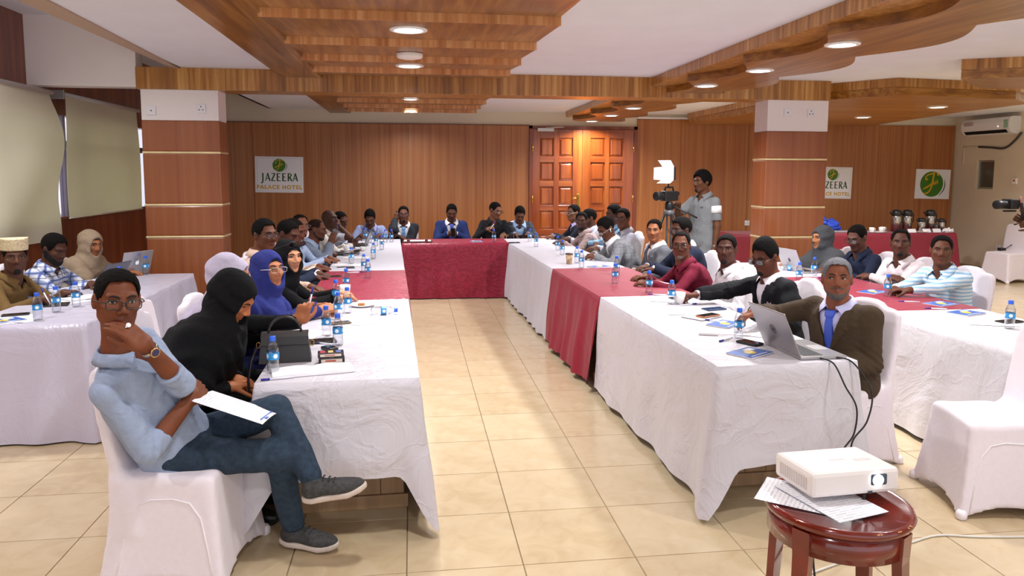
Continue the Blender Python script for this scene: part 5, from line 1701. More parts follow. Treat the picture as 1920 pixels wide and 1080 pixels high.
# --- side table by the window
seat('L1', 'man in an embroidered cream cap and brown shirt writing', (-2.90, 5.82, 1.055), -6, 'white covered chair of the man in the cream cap', hd=-58, hp=0, lean=0.10, skin='#4E2E20', hair='short', beard='goatee', cap=plain('cap_cream', '#D8C6A0', 0.9, var=0.22, vscale=70, bmp=0.6, bscale=90), top_mat=SH('khaki', '#6A5230', folds=0.5), knee=0.30,
     arms={1: dict(w=(-2.62, 5.60, 0.79), fd=(0.8, 0.45, -0.1), nd=(0.1, 0.3, 1), curl=0.8, thumb=1.0), -1: dict(w=(-2.60, 5.86, 0.785), fd=(0.9, -0.2, 0), curl=0.5)})
seat('L2', 'bearded man in a blue and white checked shirt looking down', (-2.88, 6.38, 1.062), -6, 'white covered chair of the man in the checked shirt', hd=-22, hp=22, lean=0.12, skin='#4A2B1F', hair='med', beard='full', top_mat=pattern_mat('plaid', '#D9DBE4', [('x', 0.075, 0.020, '#5E79C4'), ('z', 0.075, 0.020, '#6C84C8'), ('y', 0.075, 0.016, '#8090B8'), ('x', 0.075, 0.005, '#2A3050'), ('z', 0.0375, 0.005, '#2A3050')]), knee=0.30,
     arms={1: dict(w=(-2.58, 6.28, 0.79), fd=(0.9, 0.2, 0)), -1: dict(w=(-2.58, 6.48, 0.79), fd=(0.9, -0.2, 0))})
seat('L3', 'woman in a beige headscarf writing behind the open silver laptop', (-2.86, 7.02, 1.045), -10, 'white covered chair of the woman in the beige headscarf', hd=-32, hp=14, lean=0.08, fem=True, skin='#8E5A3C', top='abaya', top_mat=SH('palebeige_dress', '#C4BAB2'), hijab=SH('beige_scarf', '#9C8873', folds=0.5), hijab_len=0.50, trousers='#2A2A2E', knee=0.30,
     arms={1: dict(w=(-2.60, 6.86, 0.79), fd=(0.9, -0.2, 0), curl=0.7), -1: dict(w=(-2.58, 7.02, 0.785), fd=(0.9, -0.2, 0))})
# --- the standing cameraman
p = seat('E1', 'standing cameraman in a grey polo shirt with one white sleeve band', (3.26, 8.05, 1.592), 205, None, hd=200, hp=4, lean=-0.02, hipz=0.90, stand=True, skin='#54321F', hair='afro', beard='goatee', top_mat=SH('polo_grey', '#77797B'), sleeve='short', trousers='#6E7072', bend=0.0, wid=1.04,
     arms={1: dict(w=(2.98, 7.98, 1.34), fd=(0.9, 0.1, 0.1), nd=(0, 0.4, 0.9), curl=0.8), -1: dict(f=0.05, s=-0.24, z=0.76, fd=(0.15, 0.1, -1), nd=(0.2, -0.9, 0), curl=0.5, pole=(-0.6, -0.3, -0.2))}, group='people standing')
E1 = p
finish_jobs()
# empty chairs
chair(2.94, 3.34, 168, 'empty white chair at the right edge, nearest the camera')
chair(4.62, 3.55, 186, 'empty white chair at the right edge beyond the outer table')
chair(9.30, 10.45, 190, 'empty white chair by the right wall with a charger on it')
chair(-1.38, 4.62, 0, 'empty white chair standing behind the women of the left row')
# ------------------------------------------------------------------ small things on the tables
TT = TZ + 0.0045
# water bottles
B_BODY = MB().lathe([(0.0, 0.003), (0.022, 0.0), (0.0275, 0.006), (0.028, 0.02), (0.0262, 0.028), (0.028, 0.036), (0.0262, 0.044), (0.028, 0.052), (0.028, 0.098), (0.0265, 0.104), (0.028, 0.110), (0.0255, 0.124), (0.018, 0.142), (0.0135, 0.150), (0.0130, 0.158)], 16, caps=False).mesh('water_bottle')
B_BODY.materials.append(glassy('bottle_plastic', (0.96, 0.98, 1.0), 0.36, 0.98))
B_WATER = MB().lathe([(0.0, 0.005), (0.025, 0.005), (0.0265, 0.02), (0.0250, 0.028), (0.0265, 0.036), (0.0250, 0.044), (0.0265, 0.052), (0.0265, 0.098), (0.0252, 0.104), (0.0262, 0.110), (0.0245, 0.122), (0.0, 0.1225)], 14, caps=False).mesh('water')
B_WATER.materials.append(glassy('water', (0.99, 0.99, 1.0), 0.12, 0.99))
m, nt, b = new_mat('bottle_label')
tc = N_(nt, 'ShaderNodeTexCoord')
sp = N_(nt, 'ShaderNodeSeparateXYZ')
nt.links.new(tc.outputs['Object'], sp.inputs[0])
at = N_(nt, 'ShaderNodeMath', operation='ARCTAN2')
nt.links.new(sp.outputs[1], at.inputs[0]); nt.links.new(sp.outputs[0], at.inputs[1])
ab = N_(nt, 'ShaderNodeMath', operation='PINGPONG'); ab.inputs[1].default_value = 0.78
nt.links.new(at.outputs[0], ab.inputs[0])
dz = N_(nt, 'ShaderNodeMath', operation='SUBTRACT'); dz.inputs[1].default_value = 0.084
nt.links.new(sp.outputs[2], dz.inputs[0])
d1 = N_(nt, 'ShaderNodeMath', operation='MULTIPLY'); d1.inputs[1].default_value = 65
nt.links.new(dz.outputs[0], d1.inputs[0])
sq = N_(nt, 'ShaderNodeMath', operation='MULTIPLY'); nt.links.new(d1.outputs[0], sq.inputs[0]); nt.links.new(d1.outputs[0], sq.inputs[1])
d2 = N_(nt, 'ShaderNodeMath', operation='MULTIPLY'); d2.inputs[1].default_value = 1.9
nt.links.new(ab.outputs[0], d2.inputs[0])
s2 = N_(nt, 'ShaderNodeMath', operation='MULTIPLY_ADD'); nt.links.new(d2.outputs[0], s2.inputs[0]); nt.links.new(d2.outputs[0], s2.inputs[1]); nt.links.new(sq.outputs[0], s2.inputs[2])
nt.links.new(ramp(nt, s2.outputs[0], [(0.0, '#F4F8FC'), (0.42, '#EAF3FA'), (0.50, '#3E9FD6'), (1.0, '#2F8CCB')]), b.inputs['Base Color'])
b.inputs['Roughness'].default_value = 0.4
B_LABEL = MB().lathe([(0.0284, 0.066), (0.0286, 0.067), (0.0286, 0.099), (0.0284, 0.100)], 18, caps=False).mesh('bottle_label')
B_LABEL.materials.append(m)
B_CAP = MB().lathe([(0.0, 0.1745), (0.0135, 0.1745), (0.0145, 0.172), (0.0148, 0.155), (0.0150, 0.152), (0.0, 0.152)][::-1], 16, caps=False).mesh('bottle_cap')
B_CAP.materials.append(plain('cap_blue', '#2E62D8', 0.35))
def bottle(x, y, label, lying=None, z=None):
    rot = (0, 0, random.uniform(0, 6)) if lying is None else (0, PI / 2, lying)
    o = link('water_bottle', B_BODY, None, None, (x, y, (TT if z is None else z) + (0.0005 if lying is None else 0.0290)), rot)
    link('water', B_WATER, None, o)
    link('bottle_label', B_LABEL, None, o)
    link('bottle_cap', B_CAP, None, o)
    tag(o, label, 'bottle', 'small water bottles with blue caps')
for x, y, lab in (
    (-2.36, 4.96, 'leftmost and nearest of three bottles on the lavender side table'), (-2.37, 5.23, 'middle of three bottles in front of the man in the cream cap'), (-2.33, 5.43, 'third bottle before the man in the cream cap, beside the checked shirt'),
    (-2.36, 6.28, 'bottle on the side table hidden behind the foreground man\'s head'), (-2.42, 7.06, 'lone bottle at the far corner of the side table beside the silver laptop'),
    (-0.655, 3.50, 'nearest bottle on the left row, standing in front of the black handbag'), (-0.50, 4.28, 'bottle beside the black tablet, left of a nearer pair'), (-0.41, 4.03, 'nearest bottle of the cluster before the woman in blue'),
    (-0.55, 5.33, 'bottle by the clasped hands of the woman in blue'), (-0.48, 4.77, 'middle bottle of the cluster before the woman in blue'), (-0.44, 4.97, 'rightmost bottle of the cluster before the woman in blue'),
    (-0.53, 5.93, 'lone bottle near papers on the left crimson cloth'), (-0.40, 6.60, 'right one of two bottles at the far edge of the left crimson cloth'), (-0.46, 7.00, 'left one of two bottles at the far edge of the left crimson cloth'),
    (-0.63, 7.68, 'bottle next to the saucer on the far left white cloth'), (-0.43, 8.13, 'lone bottle in the middle of the far left white cloth'),
    (-0.65, 10.30, 'leftmost bottle in front of the man in lavender blue'), (-0.57, 9.98, 'second bottle in front of the man in lavender blue'), (-0.47, 9.53, 'third bottle from the left before the man in lavender blue'),
    (-0.38, 9.09, 'nearest bottle of the far left corner group'), (-0.37, 10.07, 'left one of the pair of bottles before the charcoal suit'), (-0.29, 10.07, 'right one of the pair of bottles before the charcoal suit'),
    (1.09, 9.92, 'single bottle on the crimson head table before the black shirt'),
    (1.59, 9.95, 'left one of two bottles in front of the checked grey jacket with tablet'), (1.56, 9.25, 'right one of two bottles in front of the checked grey jacket with tablet'),
    (1.75, 8.80, 'farther of two bottles before the patterned pink shirt'), (1.70, 8.28, 'nearer of two bottles before the patterned pink shirt'),
    (1.70, 7.51, 'bottle behind another one, right of the paper coffee cup'), (1.66, 7.12, 'bottle at the writing hand of the bent man in grey'),
    (1.87, 6.59, 'farther of two bottles on the right crimson cloth'), (1.70, 6.04, 'nearer of two bottles on the right crimson cloth'), (1.84, 5.55, 'bottle at the hand of the man in the maroon shirt'),
    (1.84, 5.04, 'bottle next to the white mug on the near right cloth'), (1.84, 3.93, 'nearest bottle on the right row, left of the grey laptop'),
    (3.32, 5.95, 'left one of two bottles before the open laptop in the outer row'), (3.66, 6.30, 'right one of two bottles before the open laptop in the outer row'), (3.60, 5.15, 'bottle at the crossed hands of the striped shirt'),
    (3.60, 3.98, 'bottle beside a black phone at the right edge of the photo')):
    bottle(x, y, lab)
bottle(-0.28, 4.87, 'empty bottle lying on its side on the left white cloth', lying=0.1)
bottle(3.52, 5.92, 'bottle lying on the outer crimson cloth behind the brown suit', lying=0.25)
bottle(3.55, 6.72, 'bottle lying on the far white cloth of the outer right row', lying=-0.6)
# phones, tablets
def phone(x, y, rz, label, w=0.075, h=0.155, body='#17171A', screen='#0B0B10', name='mobile_phone', th=0.009, z=None):
    o = MB().bbox(-w / 2, w / 2, -h / 2, h / 2, 0, th, 0.0035).build(name, plain('phone_' + body.strip('#'), body, 0.35), None, (x, y, (TT if z is None else z) + 0.001), (0, 0, rz))
    MB().box(-w / 2 + 0.004, w / 2 - 0.004, -h / 2 + 0.004, h / 2 - 0.004, th, th + 0.0006).build('screen', plain('screen_' + screen.strip('#'), screen, 0.08), o)
    if name == 'mobile_phone':
        MB().lathe([(0.0035, th + 0.0006), (0.0035, th + 0.001)], 8, center=(0, h / 2 - 0.010, 0)).build('earpiece', plain('earpiece', '#3A3A40', 0.4), o)
    tag(o, label, 'tablet' if name == 'tablet' else 'phone', 'phones and tablets on the tables')
    return o
phone(-0.53, 4.12, -1.35, 'long black tablet lying next to the black handbag', 0.10, 0.20, name='tablet')
phone(-0.445, 3.93, 0.7, 'small black phone lying before the cosmetic boxes', 0.055, 0.085, th=0.016)
phone(-2.58, 5.14, -1.2, 'black phone before the man in the cream cap')
phone(-2.52, 5.50, -1.3, 'black tablet under the writing man\'s arm on the side table', 0.13, 0.21, name='tablet')
phone(1.90, 4.52, -1.1, 'orange cased phone lying on a notebook', 0.078, 0.16, body='#B5703F', z=TT + 0.012)
phone(2.06, 4.80, -1.3, 'dark blue phone before the man in the black suit', 0.08, 0.16, body='#2F3E5E', screen='#33415F')
phone(1.84, 3.79, 0.5, 'black phone lying left of the grey laptop', 0.075, 0.13, th=0.012)
phone(-0.72, 6.72, -1.4, 'black phone on papers on the left crimson cloth')
phone(-0.66, 7.35, -1.4, 'black phone at the edge of the left crimson and white cloths', 0.08, 0.17)
phone(-0.46, 4.62, -1.2, 'brown phone lying behind the bottle cluster', 0.07, 0.14, body='#6E5A3A', screen='#5C4A30')
phone(3.76, 4.16, -1.35, 'black phone at the right edge behind a bottle', 0.08, 0.16)
phone(1.98, 6.20, -1.2, 'black phone beside notes on the right crimson cloth', 0.08, 0.16)
phone(1.35, 9.78, -1.4, 'black phone lying at the right end of the head table', 0.08, 0.15)
phone(1.98, 5.26, -1.3, 'black phone half hidden behind the white mug', 0.08, 0.15)
# papers, notebooks, booklets
m, nt, b = new_mat('printed_paper')
vec = coords(nt, (1, 1, 1))
br = N_(nt, 'ShaderNodeTexBrick')
br.inputs['Scale'].default_value = 1
br.inputs['Color1'].default_value = lin('#C9CCD8'); br.inputs['Color2'].default_value = lin('#E3E3EA'); br.inputs['Mortar'].default_value = lin('#F3F1F4')
br.inputs['Brick Width'].default_value = 0.055; br.inputs['Row Height'].default_value = 0.014; br.inputs['Mortar Size'].default_value = 0.0045
nt.links.new(vec, br.inputs['Vector'])
nt.links.new(br.outputs['Color'], b.inputs['Base Color'])
b.inputs['Roughness'].default_value = 0.6
M_PRINT = m
M_PAPER = plain('paper', '#F1EFF2', 0.6)
def paper(x, y, rz, label, w=0.21, h=0.297, mat=None, z=None, curl=0.006):
    vs, fs = [], []
    n = 6
    for j in range(n + 1):
        for i in range(n + 1):
            u, v = i / n - 0.5, j / n - 0.5
            vs.append((u * w, v * h, 0.0012 + curl * max(0, abs(u) * 2 - 0.6) ** 2 * (1 + v)))
    for j in range(n):
        for i in range(n):
            a = j * (n + 1) + i
            fs.append((a, a + 1, a + n + 2, a + n + 1))
    k = len(vs)
    vs += [(a, b_, c - 0.0011) for a, b_, c in vs]
    fs += [tuple(reversed([k + i for i in f])) for f in fs]
    o = MB().add(vs, fs, 0, True).build('paper_sheet', mat or M_PRINT, None, (x, y, TT if z is None else z), (0, 0, rz))
    tag(o, label, 'paper', 'sheets of paper on the tables')
    return o
for x, y, rz, lab in (
    (-0.60, 6.82, 1.5, 'farthest white sheet on the left crimson cloth'), (-0.60, 6.22, 1.5, 'middle white sheet on the left crimson cloth'), (-0.56, 5.88, 1.52, 'nearest white sheet on the left crimson cloth'),
    (-0.62, 4.34, 1.1, 'stack of sheets beside the woman in blue'), (-0.34, 4.72, 0.5, 'loose sheet right of the bottle cluster'), (-0.66, 7.60, 1.4, 'folded sheet on the far left white cloth before the light blue shirt'),
    (-0.62, 8.25, 1.4, 'sheet on the far left white cloth near the grey blue jacket'), (-0.48, 10.30, 0.1, 'sheet in front of the man in lavender blue'),
    (1.72, 6.86, 1.4, 'sheet on the far right white cloth by the bent man in grey'), (2.02, 6.46, 1.3, 'sheet on the right crimson cloth near the slim man in grey'), (1.86, 5.78, 1.3, 'sheet under the hand of the man in maroon'),
    (1.90, 5.20, 1.2, 'sheet before the man in the white shirt'), (1.84, 4.74, 1.4, 'printed sheet before the reaching black suit'), (2.04, 4.02, 1.1, 'printed sheet behind the near right bottle'),
    (0.20, 10.12, 0.05, 'sheet on the head table before the charcoal suit'), (0.60, 10.10, 0.1, 'sheet on the head table under the typing man\'s phone'), (1.68, 9.82, 0.2, 'sheet before the man with the tablet'), (1.86, 9.55, 0.3, 'sheet at the far end of the right row'),
    (-2.52, 4.99, 0.5, 'sheet at the near corner of the lavender side table'), (-2.50, 5.66, 0.9, 'sheet under the pen of the man in the cream cap'), (-2.50, 6.30, 1.2, 'sheet before the checked shirt on the side table'),
    (3.62, 6.95, 1.0, 'sheet on the far white cloth of the outer right row'), (3.62, 4.16, 1.2, 'sheet with pale blue print at the right edge of the photo'), (3.74, 6.18, 1.4, 'sheet before the dark navy shirt')):
    paper(x, y, rz + random.uniform(-0.06, 0.06), lab)
def booklet(x, y, rz, label, w=0.15, h=0.21, z=None):
    """blue covered notebook with a yellow emblem"""
    o = MB().bbox(-w / 2, w / 2, -h / 2, h / 2, 0, 0.006, 0.001).build('booklet', plain('booklet_page', '#E9E2E2', 0.5), None, (x, y, (TT if z is None else z) + 0.001), (0, 0, rz))
    MB().box(-w / 2, w / 2, -h / 2, h / 2, 0.006, 0.0068).build('cover', plain('booklet_blue', '#3E66B4', 0.35), o)
    MB().lathe([(0.032, 0.0068), (0.032, 0.0074)], 14).build('emblem', plain('emblem_yellow', '#E3C63A', 0.4, var=0.3, vscale=60), o)
    MB().box(-w / 2 + 0.02, -w / 2 + 0.055, h / 2 - 0.09, h / 2 - 0.03, 0.0068, 0.0074).build('white_block', M_PAPER, o)
    MB().box(w / 2 - 0.022, w / 2 - 0.016, -h / 2 + 0.03, h / 2 - 0.03, 0.0068, 0.0074).build('title_line', M_PAPER, o)
    tag(o, label, 'booklet', 'blue covered booklets')
booklet(1.92, 4.30, -0.9, 'blue booklet left of the nearest right bottle')
booklet(1.74, 3.58, -1.0, 'blue booklet before the back of the grey laptop')
booklet(3.62, 5.36, -1.1, 'blue booklet behind the grey haired man on crimson cloth')
booklet(3.78, 4.80, -1.2, 'blue booklet on the outer crimson cloth before the striped shirt')
booklet(3.70, 4.46, -1.2, 'blue booklet on the near outer white cloth')
booklet(-2.55, 4.93, -0.7, 'blue booklet at the left edge of the side table')
booklet(0.86, 10.02, 0.1, 'blue booklet on the head table between navy suit and black shirt')
booklet(1.85, 7.16, -1.1, 'blue booklet under the arm of the bent man in grey')
def notebook(x, y, rz, label, w=0.16, h=0.22, th=0.010):
    o = MB().bbox(-w / 2, w / 2, -h / 2, h / 2, 0, th, 0.002).build('notebook', M_PAPER, None, (x, y, TT + 0.001), (0, 0, rz))
    MB().bbox(-w / 2 - 0.003, w / 2 + 0.003, -h / 2 - 0.003, h / 2 + 0.003, -0.0008, 0.0012, 0.0005).build('cover', plain('note_cover', '#4A4E5A', 0.5), o)
    tag(o, label, 'notebook', 'plain notebooks')
notebook(1.87, 4.55, -1.0, 'white notebook under the orange phone')
notebook(2.02, 5.98, -1.1, 'white notebook before the man in the maroon shirt')
notebook(-2.44, 5.78, -0.6, 'small notebook at the hand of the man in the cream cap')
# open book at the near end of the left row
ob = empty('open_notebook', (-0.475, 3.50, TT + 0.001), 0.22)
for s in (-1, 1):
    vs = []
    for i in range(9):
        u = i / 8
        z = 0.016 * math.sin(min(u * 2.2, 1) * PI / 2) * (1 - 0.75 * u) + 0.006
        for y in (-0.075, 0.075):
            vs.append((s * u * 0.185, y, z))
            vs.append((s * u * 0.185, y, 0.0005))
    fs = []
    for i in range(8):
        a, c = i * 4, (i + 1) * 4
        fs += [(a, c, c + 2, a + 2), (a + 1, a + 3, c + 3, c + 1), (a, a + 1, c + 1, c), (a + 2, c + 2, c + 3, a + 3)]
    fs.append((32, 33, 35, 34))
    MB().add(vs, fs).build('page_block', M_PAPER, ob)
tag(ob, 'open blank notebook at the near edge of the left table', 'notebook')
# pens
P_BODY = MB().tube([(-0.055, 0, 0.005), (0.055, 0, 0.005)], 0.0045, 8).mesh('pen')
P_BODY.materials.append(plain('pen_white', '#E8E6F0', 0.3))
P_CAP = MB().tube([(0.05, 0, 0.005), (0.088, 0, 0.005)], 0.0056, 8).mesh('pen_cap')
P_CAP.materials.append(plain('pen_blue', '#231F8C', 0.35))
def pen(x, y, rz, label, rot=None, z=None):
    o = link('pen', P_BODY, None, None, (x, y, (TT + 0.001) if z is None else z), rot if rot else (0, 0, rz))
    link('pen_cap', P_CAP, None, o)
    tag(o, label, 'pen', 'white pens with blue caps')
for x, y, rz, lab in ((-0.60, 3.385, -2.9, 'pen tucked under the open notebook'), (-0.47, 4.05, 2.6, 'pen beside the black tablet near the handbag'), (-0.52, 5.30, 0.4, 'pen at the edge of the left crimson cloth'), (-2.46, 4.88, 2.9, 'pen on the booklet at the left edge'),
                      (1.93, 4.98, 0.3, 'pen before the reaching hand of the black suit'), (1.90, 4.38, 2.2, 'pen lying across the blue booklet'), (1.76, 3.90, -2.5, 'pen right of the nearest right bottle'), (1.88, 5.42, 2.8, 'pen beside the mug on the right row'),
                      (3.62, 4.90, 2.8, 'pen behind the booklet of the striped shirt'), (3.62, 4.62, 2.9, 'pen at the seam of outer crimson and white cloths'), (3.55, 6.12, 0.2, 'pen beside the open laptop of the outer row'), (-0.55, 6.98, 0.2, 'pen on the farthest sheet of the left crimson cloth'), (-0.70, 7.30, 0.3, 'pen before the light blue shirt')):
    pen(x, y, rz, lab)
hp_ = PEOPLE['A3']['H'][1].pt(0.075, 0.03, -0.03)
pen(float(hp_[0]), float(hp_[1]), 0, 'pen held upright in front of the woman in blue', rot=(0, -1.35, 0.3), z=float(hp_[2]) + 0.03)
hp_ = PEOPLE['L1']['H'][1].pt(0.09, 0.03, 0.0)
pen(float(hp_[0]), float(hp_[1]), 0, 'pen in the hand of the man in the cream cap', rot=(0, -0.9, 2.6), z=float(hp_[2]) + 0.02)
hp_ = PEOPLE['B4']['H'][1].pt(0.10, 0.03, 0.0)
pen(float(hp_[0]), float(hp_[1]), 0, 'pen in the hand of the man in the black shirt', rot=(0, -0.9, 0.4), z=float(hp_[2]) + 0.02)
# cups
M_CHINA = plain('china', '#F0ECEA', 0.25)
def cup(x, y, label, z=None, r=0.038, h=0.062, saucer=False, rz=0.0):
    z = TT if z is None else z
    o = MB().lathe([(0.0, 0.004), (r * 0.62, 0.0), (r * 0.9, h * 0.35), (r, h), (r - 0.004, h), (r * 0.8, h * 0.3), (0, 0.012)], 16, caps=False).build('cup', M_CHINA, None, (x, y, z + (0.012 if saucer else 0.0005)), (0, 0, rz))
    MB().tube([(r * 0.95, 0, h * 0.8), (r + 0.020, 0, h * 0.75), (r + 0.022, 0, h * 0.45), (r * 0.88, 0, h * 0.3)], 0.004, 6).build('handle', M_CHINA, o)
    if saucer:
        MB().lathe([(0.0, -0.010), (0.035, -0.010), (0.068, 0.0), (0.066, 0.003), (0.03, -0.004), (0, -0.004)], 18, caps=False).build('saucer', M_CHINA, o)
    tag(o, label, 'cup', 'white cups')
cup(1.90, 5.04, 'white mug behind the bottle of the near right cloth', r=0.042, h=0.085)
cup(-0.80, 9.00, 'white cup at the edge of the far left cloth', saucer=True)
cup(-0.60, 8.96, 'white cup right of another near the dark laptop', r=0.034, h=0.05)
cup(-0.52, 5.70, 'white mug behind the bottle on the left crimson cloth', rz=2.5, r=0.042, h=0.08)
pc = MB().lathe([(0.0, 0.0), (0.028, 0.0), (0.038, 0.105), (0.0, 0.105)], 18, caps=False).build('paper_cup', plain('paper_cup_print', '#B99A78', 0.6, var=0.6, vscale=30), None, (1.60, 7.43, TT + 0.001))
MB().lathe([(0.0, 0.112), (0.036, 0.112), (0.041, 0.105), (0.041, 0.100), (0.0, 0.100)][::-1], 18, caps=False).build('lid', plain('cup_lid', '#3A2A22', 0.4), pc)
tag(pc, 'brown and white paper coffee cup on the right row', 'cup')
def plate(x, y, label, r=0.09, z=None, food=True):
    o = MB().lathe([(0.0, 0.0), (r * 0.6, 0.0), (r, 0.014), (r - 0.003, 0.016), (r * 0.58, 0.005), (0, 0.005)], 24, caps=False).build('plate', M_CHINA, None, (x, y, (TT if z is None else z) + 0.0005))
    if food:
        MB().bbox(-0.03, 0.02, -0.018, 0.02, 0.005, 0.020, 0.006).build('pastry', plain('pastry', '#A8682C', 0.7, var=0.4, vscale=50), o)
    tag(o, label, 'plate', 'white plates')
plate(-0.71, 8.50, 'saucer with a pastry beside the far left bottle')
plate(-0.36, 5.22, 'white plate with a crumb of pastry at the left crimson cloth')
# laptops
def laptop(x, y, rz, label, w, d, lid_col, key_col, tilt, logo=None, lid_h=None, dark=False):
    """hinge along local y at x = 0, base towards +x, lid leaning to -x"""
    t = empty('laptop', (x, y, TT + 0.001), rz)
    lm = plain('laptop_' + lid_col.strip('#'), lid_col, 0.32, 0.75)
    base = MB().bbox(0, d, -w / 2, w / 2, 0, 0.016, 0.004).build('base', lm, t)
    MB().box(0.025, d * 0.56, -w / 2 + 0.02, w / 2 - 0.02, 0.016, 0.0166).build('keyboard', plain('kb_' + key_col.strip('#'), key_col, 0.5), base)
    kk = MB()
    for i in range(5):
        for j in range(14):
            kx = 0.030 + i * (d * 0.56 - 0.035) / 5
            ky = -w / 2 + 0.024 + j * (w - 0.048) / 14
            kk.box(kx, kx + (d * 0.56 - 0.035) / 5 - 0.003, ky, ky + (w - 0.048) / 14 - 0.003, 0.0166, 0.0182)
    tag(kk.build('keys', plain('key_dark', '#26262A', 0.5), base), kind='stuff')
    MB().box(d * 0.64, d * 0.94, -0.05, 0.05, 0.016, 0.0164).build('touchpad', plain('pad_' + lid_col.strip('#'), lid_col, 0.45, 0.4), base)
    lh = lid_h or d
    lid = MB().bbox(-0.004, 0.004, -w / 2, w / 2, 0, lh, 0.0035).build('lid', lm, t, (0.002, 0, 0.014), (0, -tilt, 0))
    MB().box(0.004, 0.0046, -w / 2 + 0.008, w / 2 - 0.008, 0.012, lh - 0.008).build('screen', plain('lcd', '#23262E', 0.12, emit=0.05), lid)
    if logo == 'ring':
        MB().tube([(-0.0045, 0.026 * math.cos(a), lh / 2 + 0.026 * math.sin(a)) for a in [2 * PI * i / 24 for i in range(24)]], 0.0016, 5, closed=True).build('logo_ring', plain('logo_dark', '#5A5654', 0.3, 0.8), lid)
        lg = MB()
        s = -1
        for c in (-0.007, 0.007):      # italic h and p
            lg.tube([(-0.0045, s * (c + 0.004), lh / 2 + (0.021 if c < 0 else 0.008)), (-0.0045, s * (c - 0.005), lh / 2 - (0.011 if c < 0 else 0.021))], 0.0017, 5)
            lg.tube([(-0.0045, s * (c - 0.001 + 0.0), lh / 2 + 0.007), (-0.0045, s * (c + 0.007), lh / 2 + 0.007), (-0.0045, s * (c + 0.0035), lh / 2 - 0.011)], 0.0015, 5)
        lg.tube([(-0.0045, s * 0.0105, lh / 2 - 0.011), (-0.0045, s * 0.004, lh / 2 - 0.011)], 0.0015, 5)
        lg.build('logo_letters', plain('logo_dark', '#5A5654', 0.3, 0.8), lid)
    if logo == 'apple':
        pts = [(0.0, -0.020), (0.008, -0.023), (0.015, -0.016), (0.019, -0.004), (0.014, 0.000), (0.013, 0.006), (0.017, 0.011), (0.010, 0.015), (0.001, 0.012), (-0.009, 0.015), (-0.017, 0.009), (-0.019, -0.002), (-0.015, -0.015), (-0.008, -0.023)]
        lm2 = plain('logo_white', '#F4F4F6', 0.3, emit=0.35 if not dark else 0.0) if not dark else plain('logo_black', '#3A3A3E', 0.2, 0.6)
        MB().prism([(-a, lh / 2 + b_) for a, b_ in pts], -0.0048, -0.0040, axis='x').build('logo', lm2, lid)
        MB().prism([(-0.001 - a, lh / 2 + b_) for a, b_ in ((0.0, 0.016), (0.007, 0.020), (0.009, 0.027), (0.002, 0.023))], -0.0048, -0.0040, axis='x').build('logo_leaf', lm2, lid)
    tag(t, label, 'laptop', 'open laptops')
    return t
laptop(1.925, 3.60, 0.03, 'grey laptop with round logo at the near end of the right row', 0.375, 0.255, '#A7A3A3', '#8E8C8A', 0.42, 'ring', lid_h=0.245)
laptop(-2.52, 7.08, PI - 0.55, 'silver laptop with white apple logo on the side table', 0.31, 0.215, '#C9CACD', '#9A9A9E', 0.30, 'apple')
laptop(-2.52, 6.50, PI - 0.30, 'dark grey laptop hidden behind the foreground man\'s hair', 0.30, 0.20, '#6E7078', '#505258', 0.55, None)
laptop(3.63, 6.62, 0.10, 'silver laptop with dark apple logo before the grey headscarf', 0.33, 0.23, '#B9B6B6', '#8A8888', 0.42, 'apple', dark=True)
laptop(-0.60, 9.62, PI - 0.1, 'dark laptop before the shaven headed man, seen edge on', 0.33, 0.22, '#4A4A4E', '#333336', 0.40, None)
laptop(-0.80, 8.62, PI, 'closed looking dark laptop at the left edge beside the white cup', 0.30, 0.20, '#3A3A3E', '#2A2A2E', 1.45, None)
# handbag
hb = empty('handbag', (-0.635, 3.72, TT + 0.001), 0.10)
leather = plain('bag_leather', '#241F1F', 0.42, var=0.1, vscale=30, bmp=0.15, bscale=120)
MB().add([(-0.125, -0.045, 0), (0.125, -0.045, 0), (0.125, 0.045, 0), (-0.125, 0.045, 0), (-0.108, -0.028, 0.135), (0.108, -0.028, 0.135), (0.108, 0.028, 0.135), (-0.108, 0.028, 0.135)],
         [(0, 3, 2, 1), (4, 5, 6, 7), (0, 1, 5, 4), (1, 2, 6, 5), (2, 3, 7, 6), (3, 0, 4, 7)]).build('bag_body', leather, hb)
MB().prism([(-0.036, 0.085), (-0.046, 0.090), (-0.040, 0.130), (-0.026, 0.148), (0.026, 0.148), (0.034, 0.140), (0.034, 0.134), (-0.024, 0.136)], -0.112, 0.112, axis='x').build('flap', leather, hb)
MB().tube([(0.078 * math.cos(a), -0.01, 0.140 + 0.085 * math.sin(a)) for a in [PI * i / 14 for i in range(15)]], 0.0065, 8).build('handle', leather, hb)
for s in (-1, 1):
    rg_ = MB().tube([(s * 0.128 + 0.010 * math.cos(a), 0.0, 0.085 + 0.014 * math.sin(a)) for a in [2 * PI * i / 14 for i in range(14)]], 0.0024, 6, closed=True).build('ring', plain('gold_metal', '#C79A5A', 0.25, 1.0), hb)
MB().tube([(-0.135, -0.01, 0.075), (-0.16, -0.05, 0.02), (-0.17, -0.08, -0.06), (-0.165, -0.10, -0.16), (-0.15, -0.08, -0.20)], 0.008, 6, flat=0.5).build('strap', leather, hb)
tag(hb, 'black leather handbag with a top handle on the left table', 'handbag')
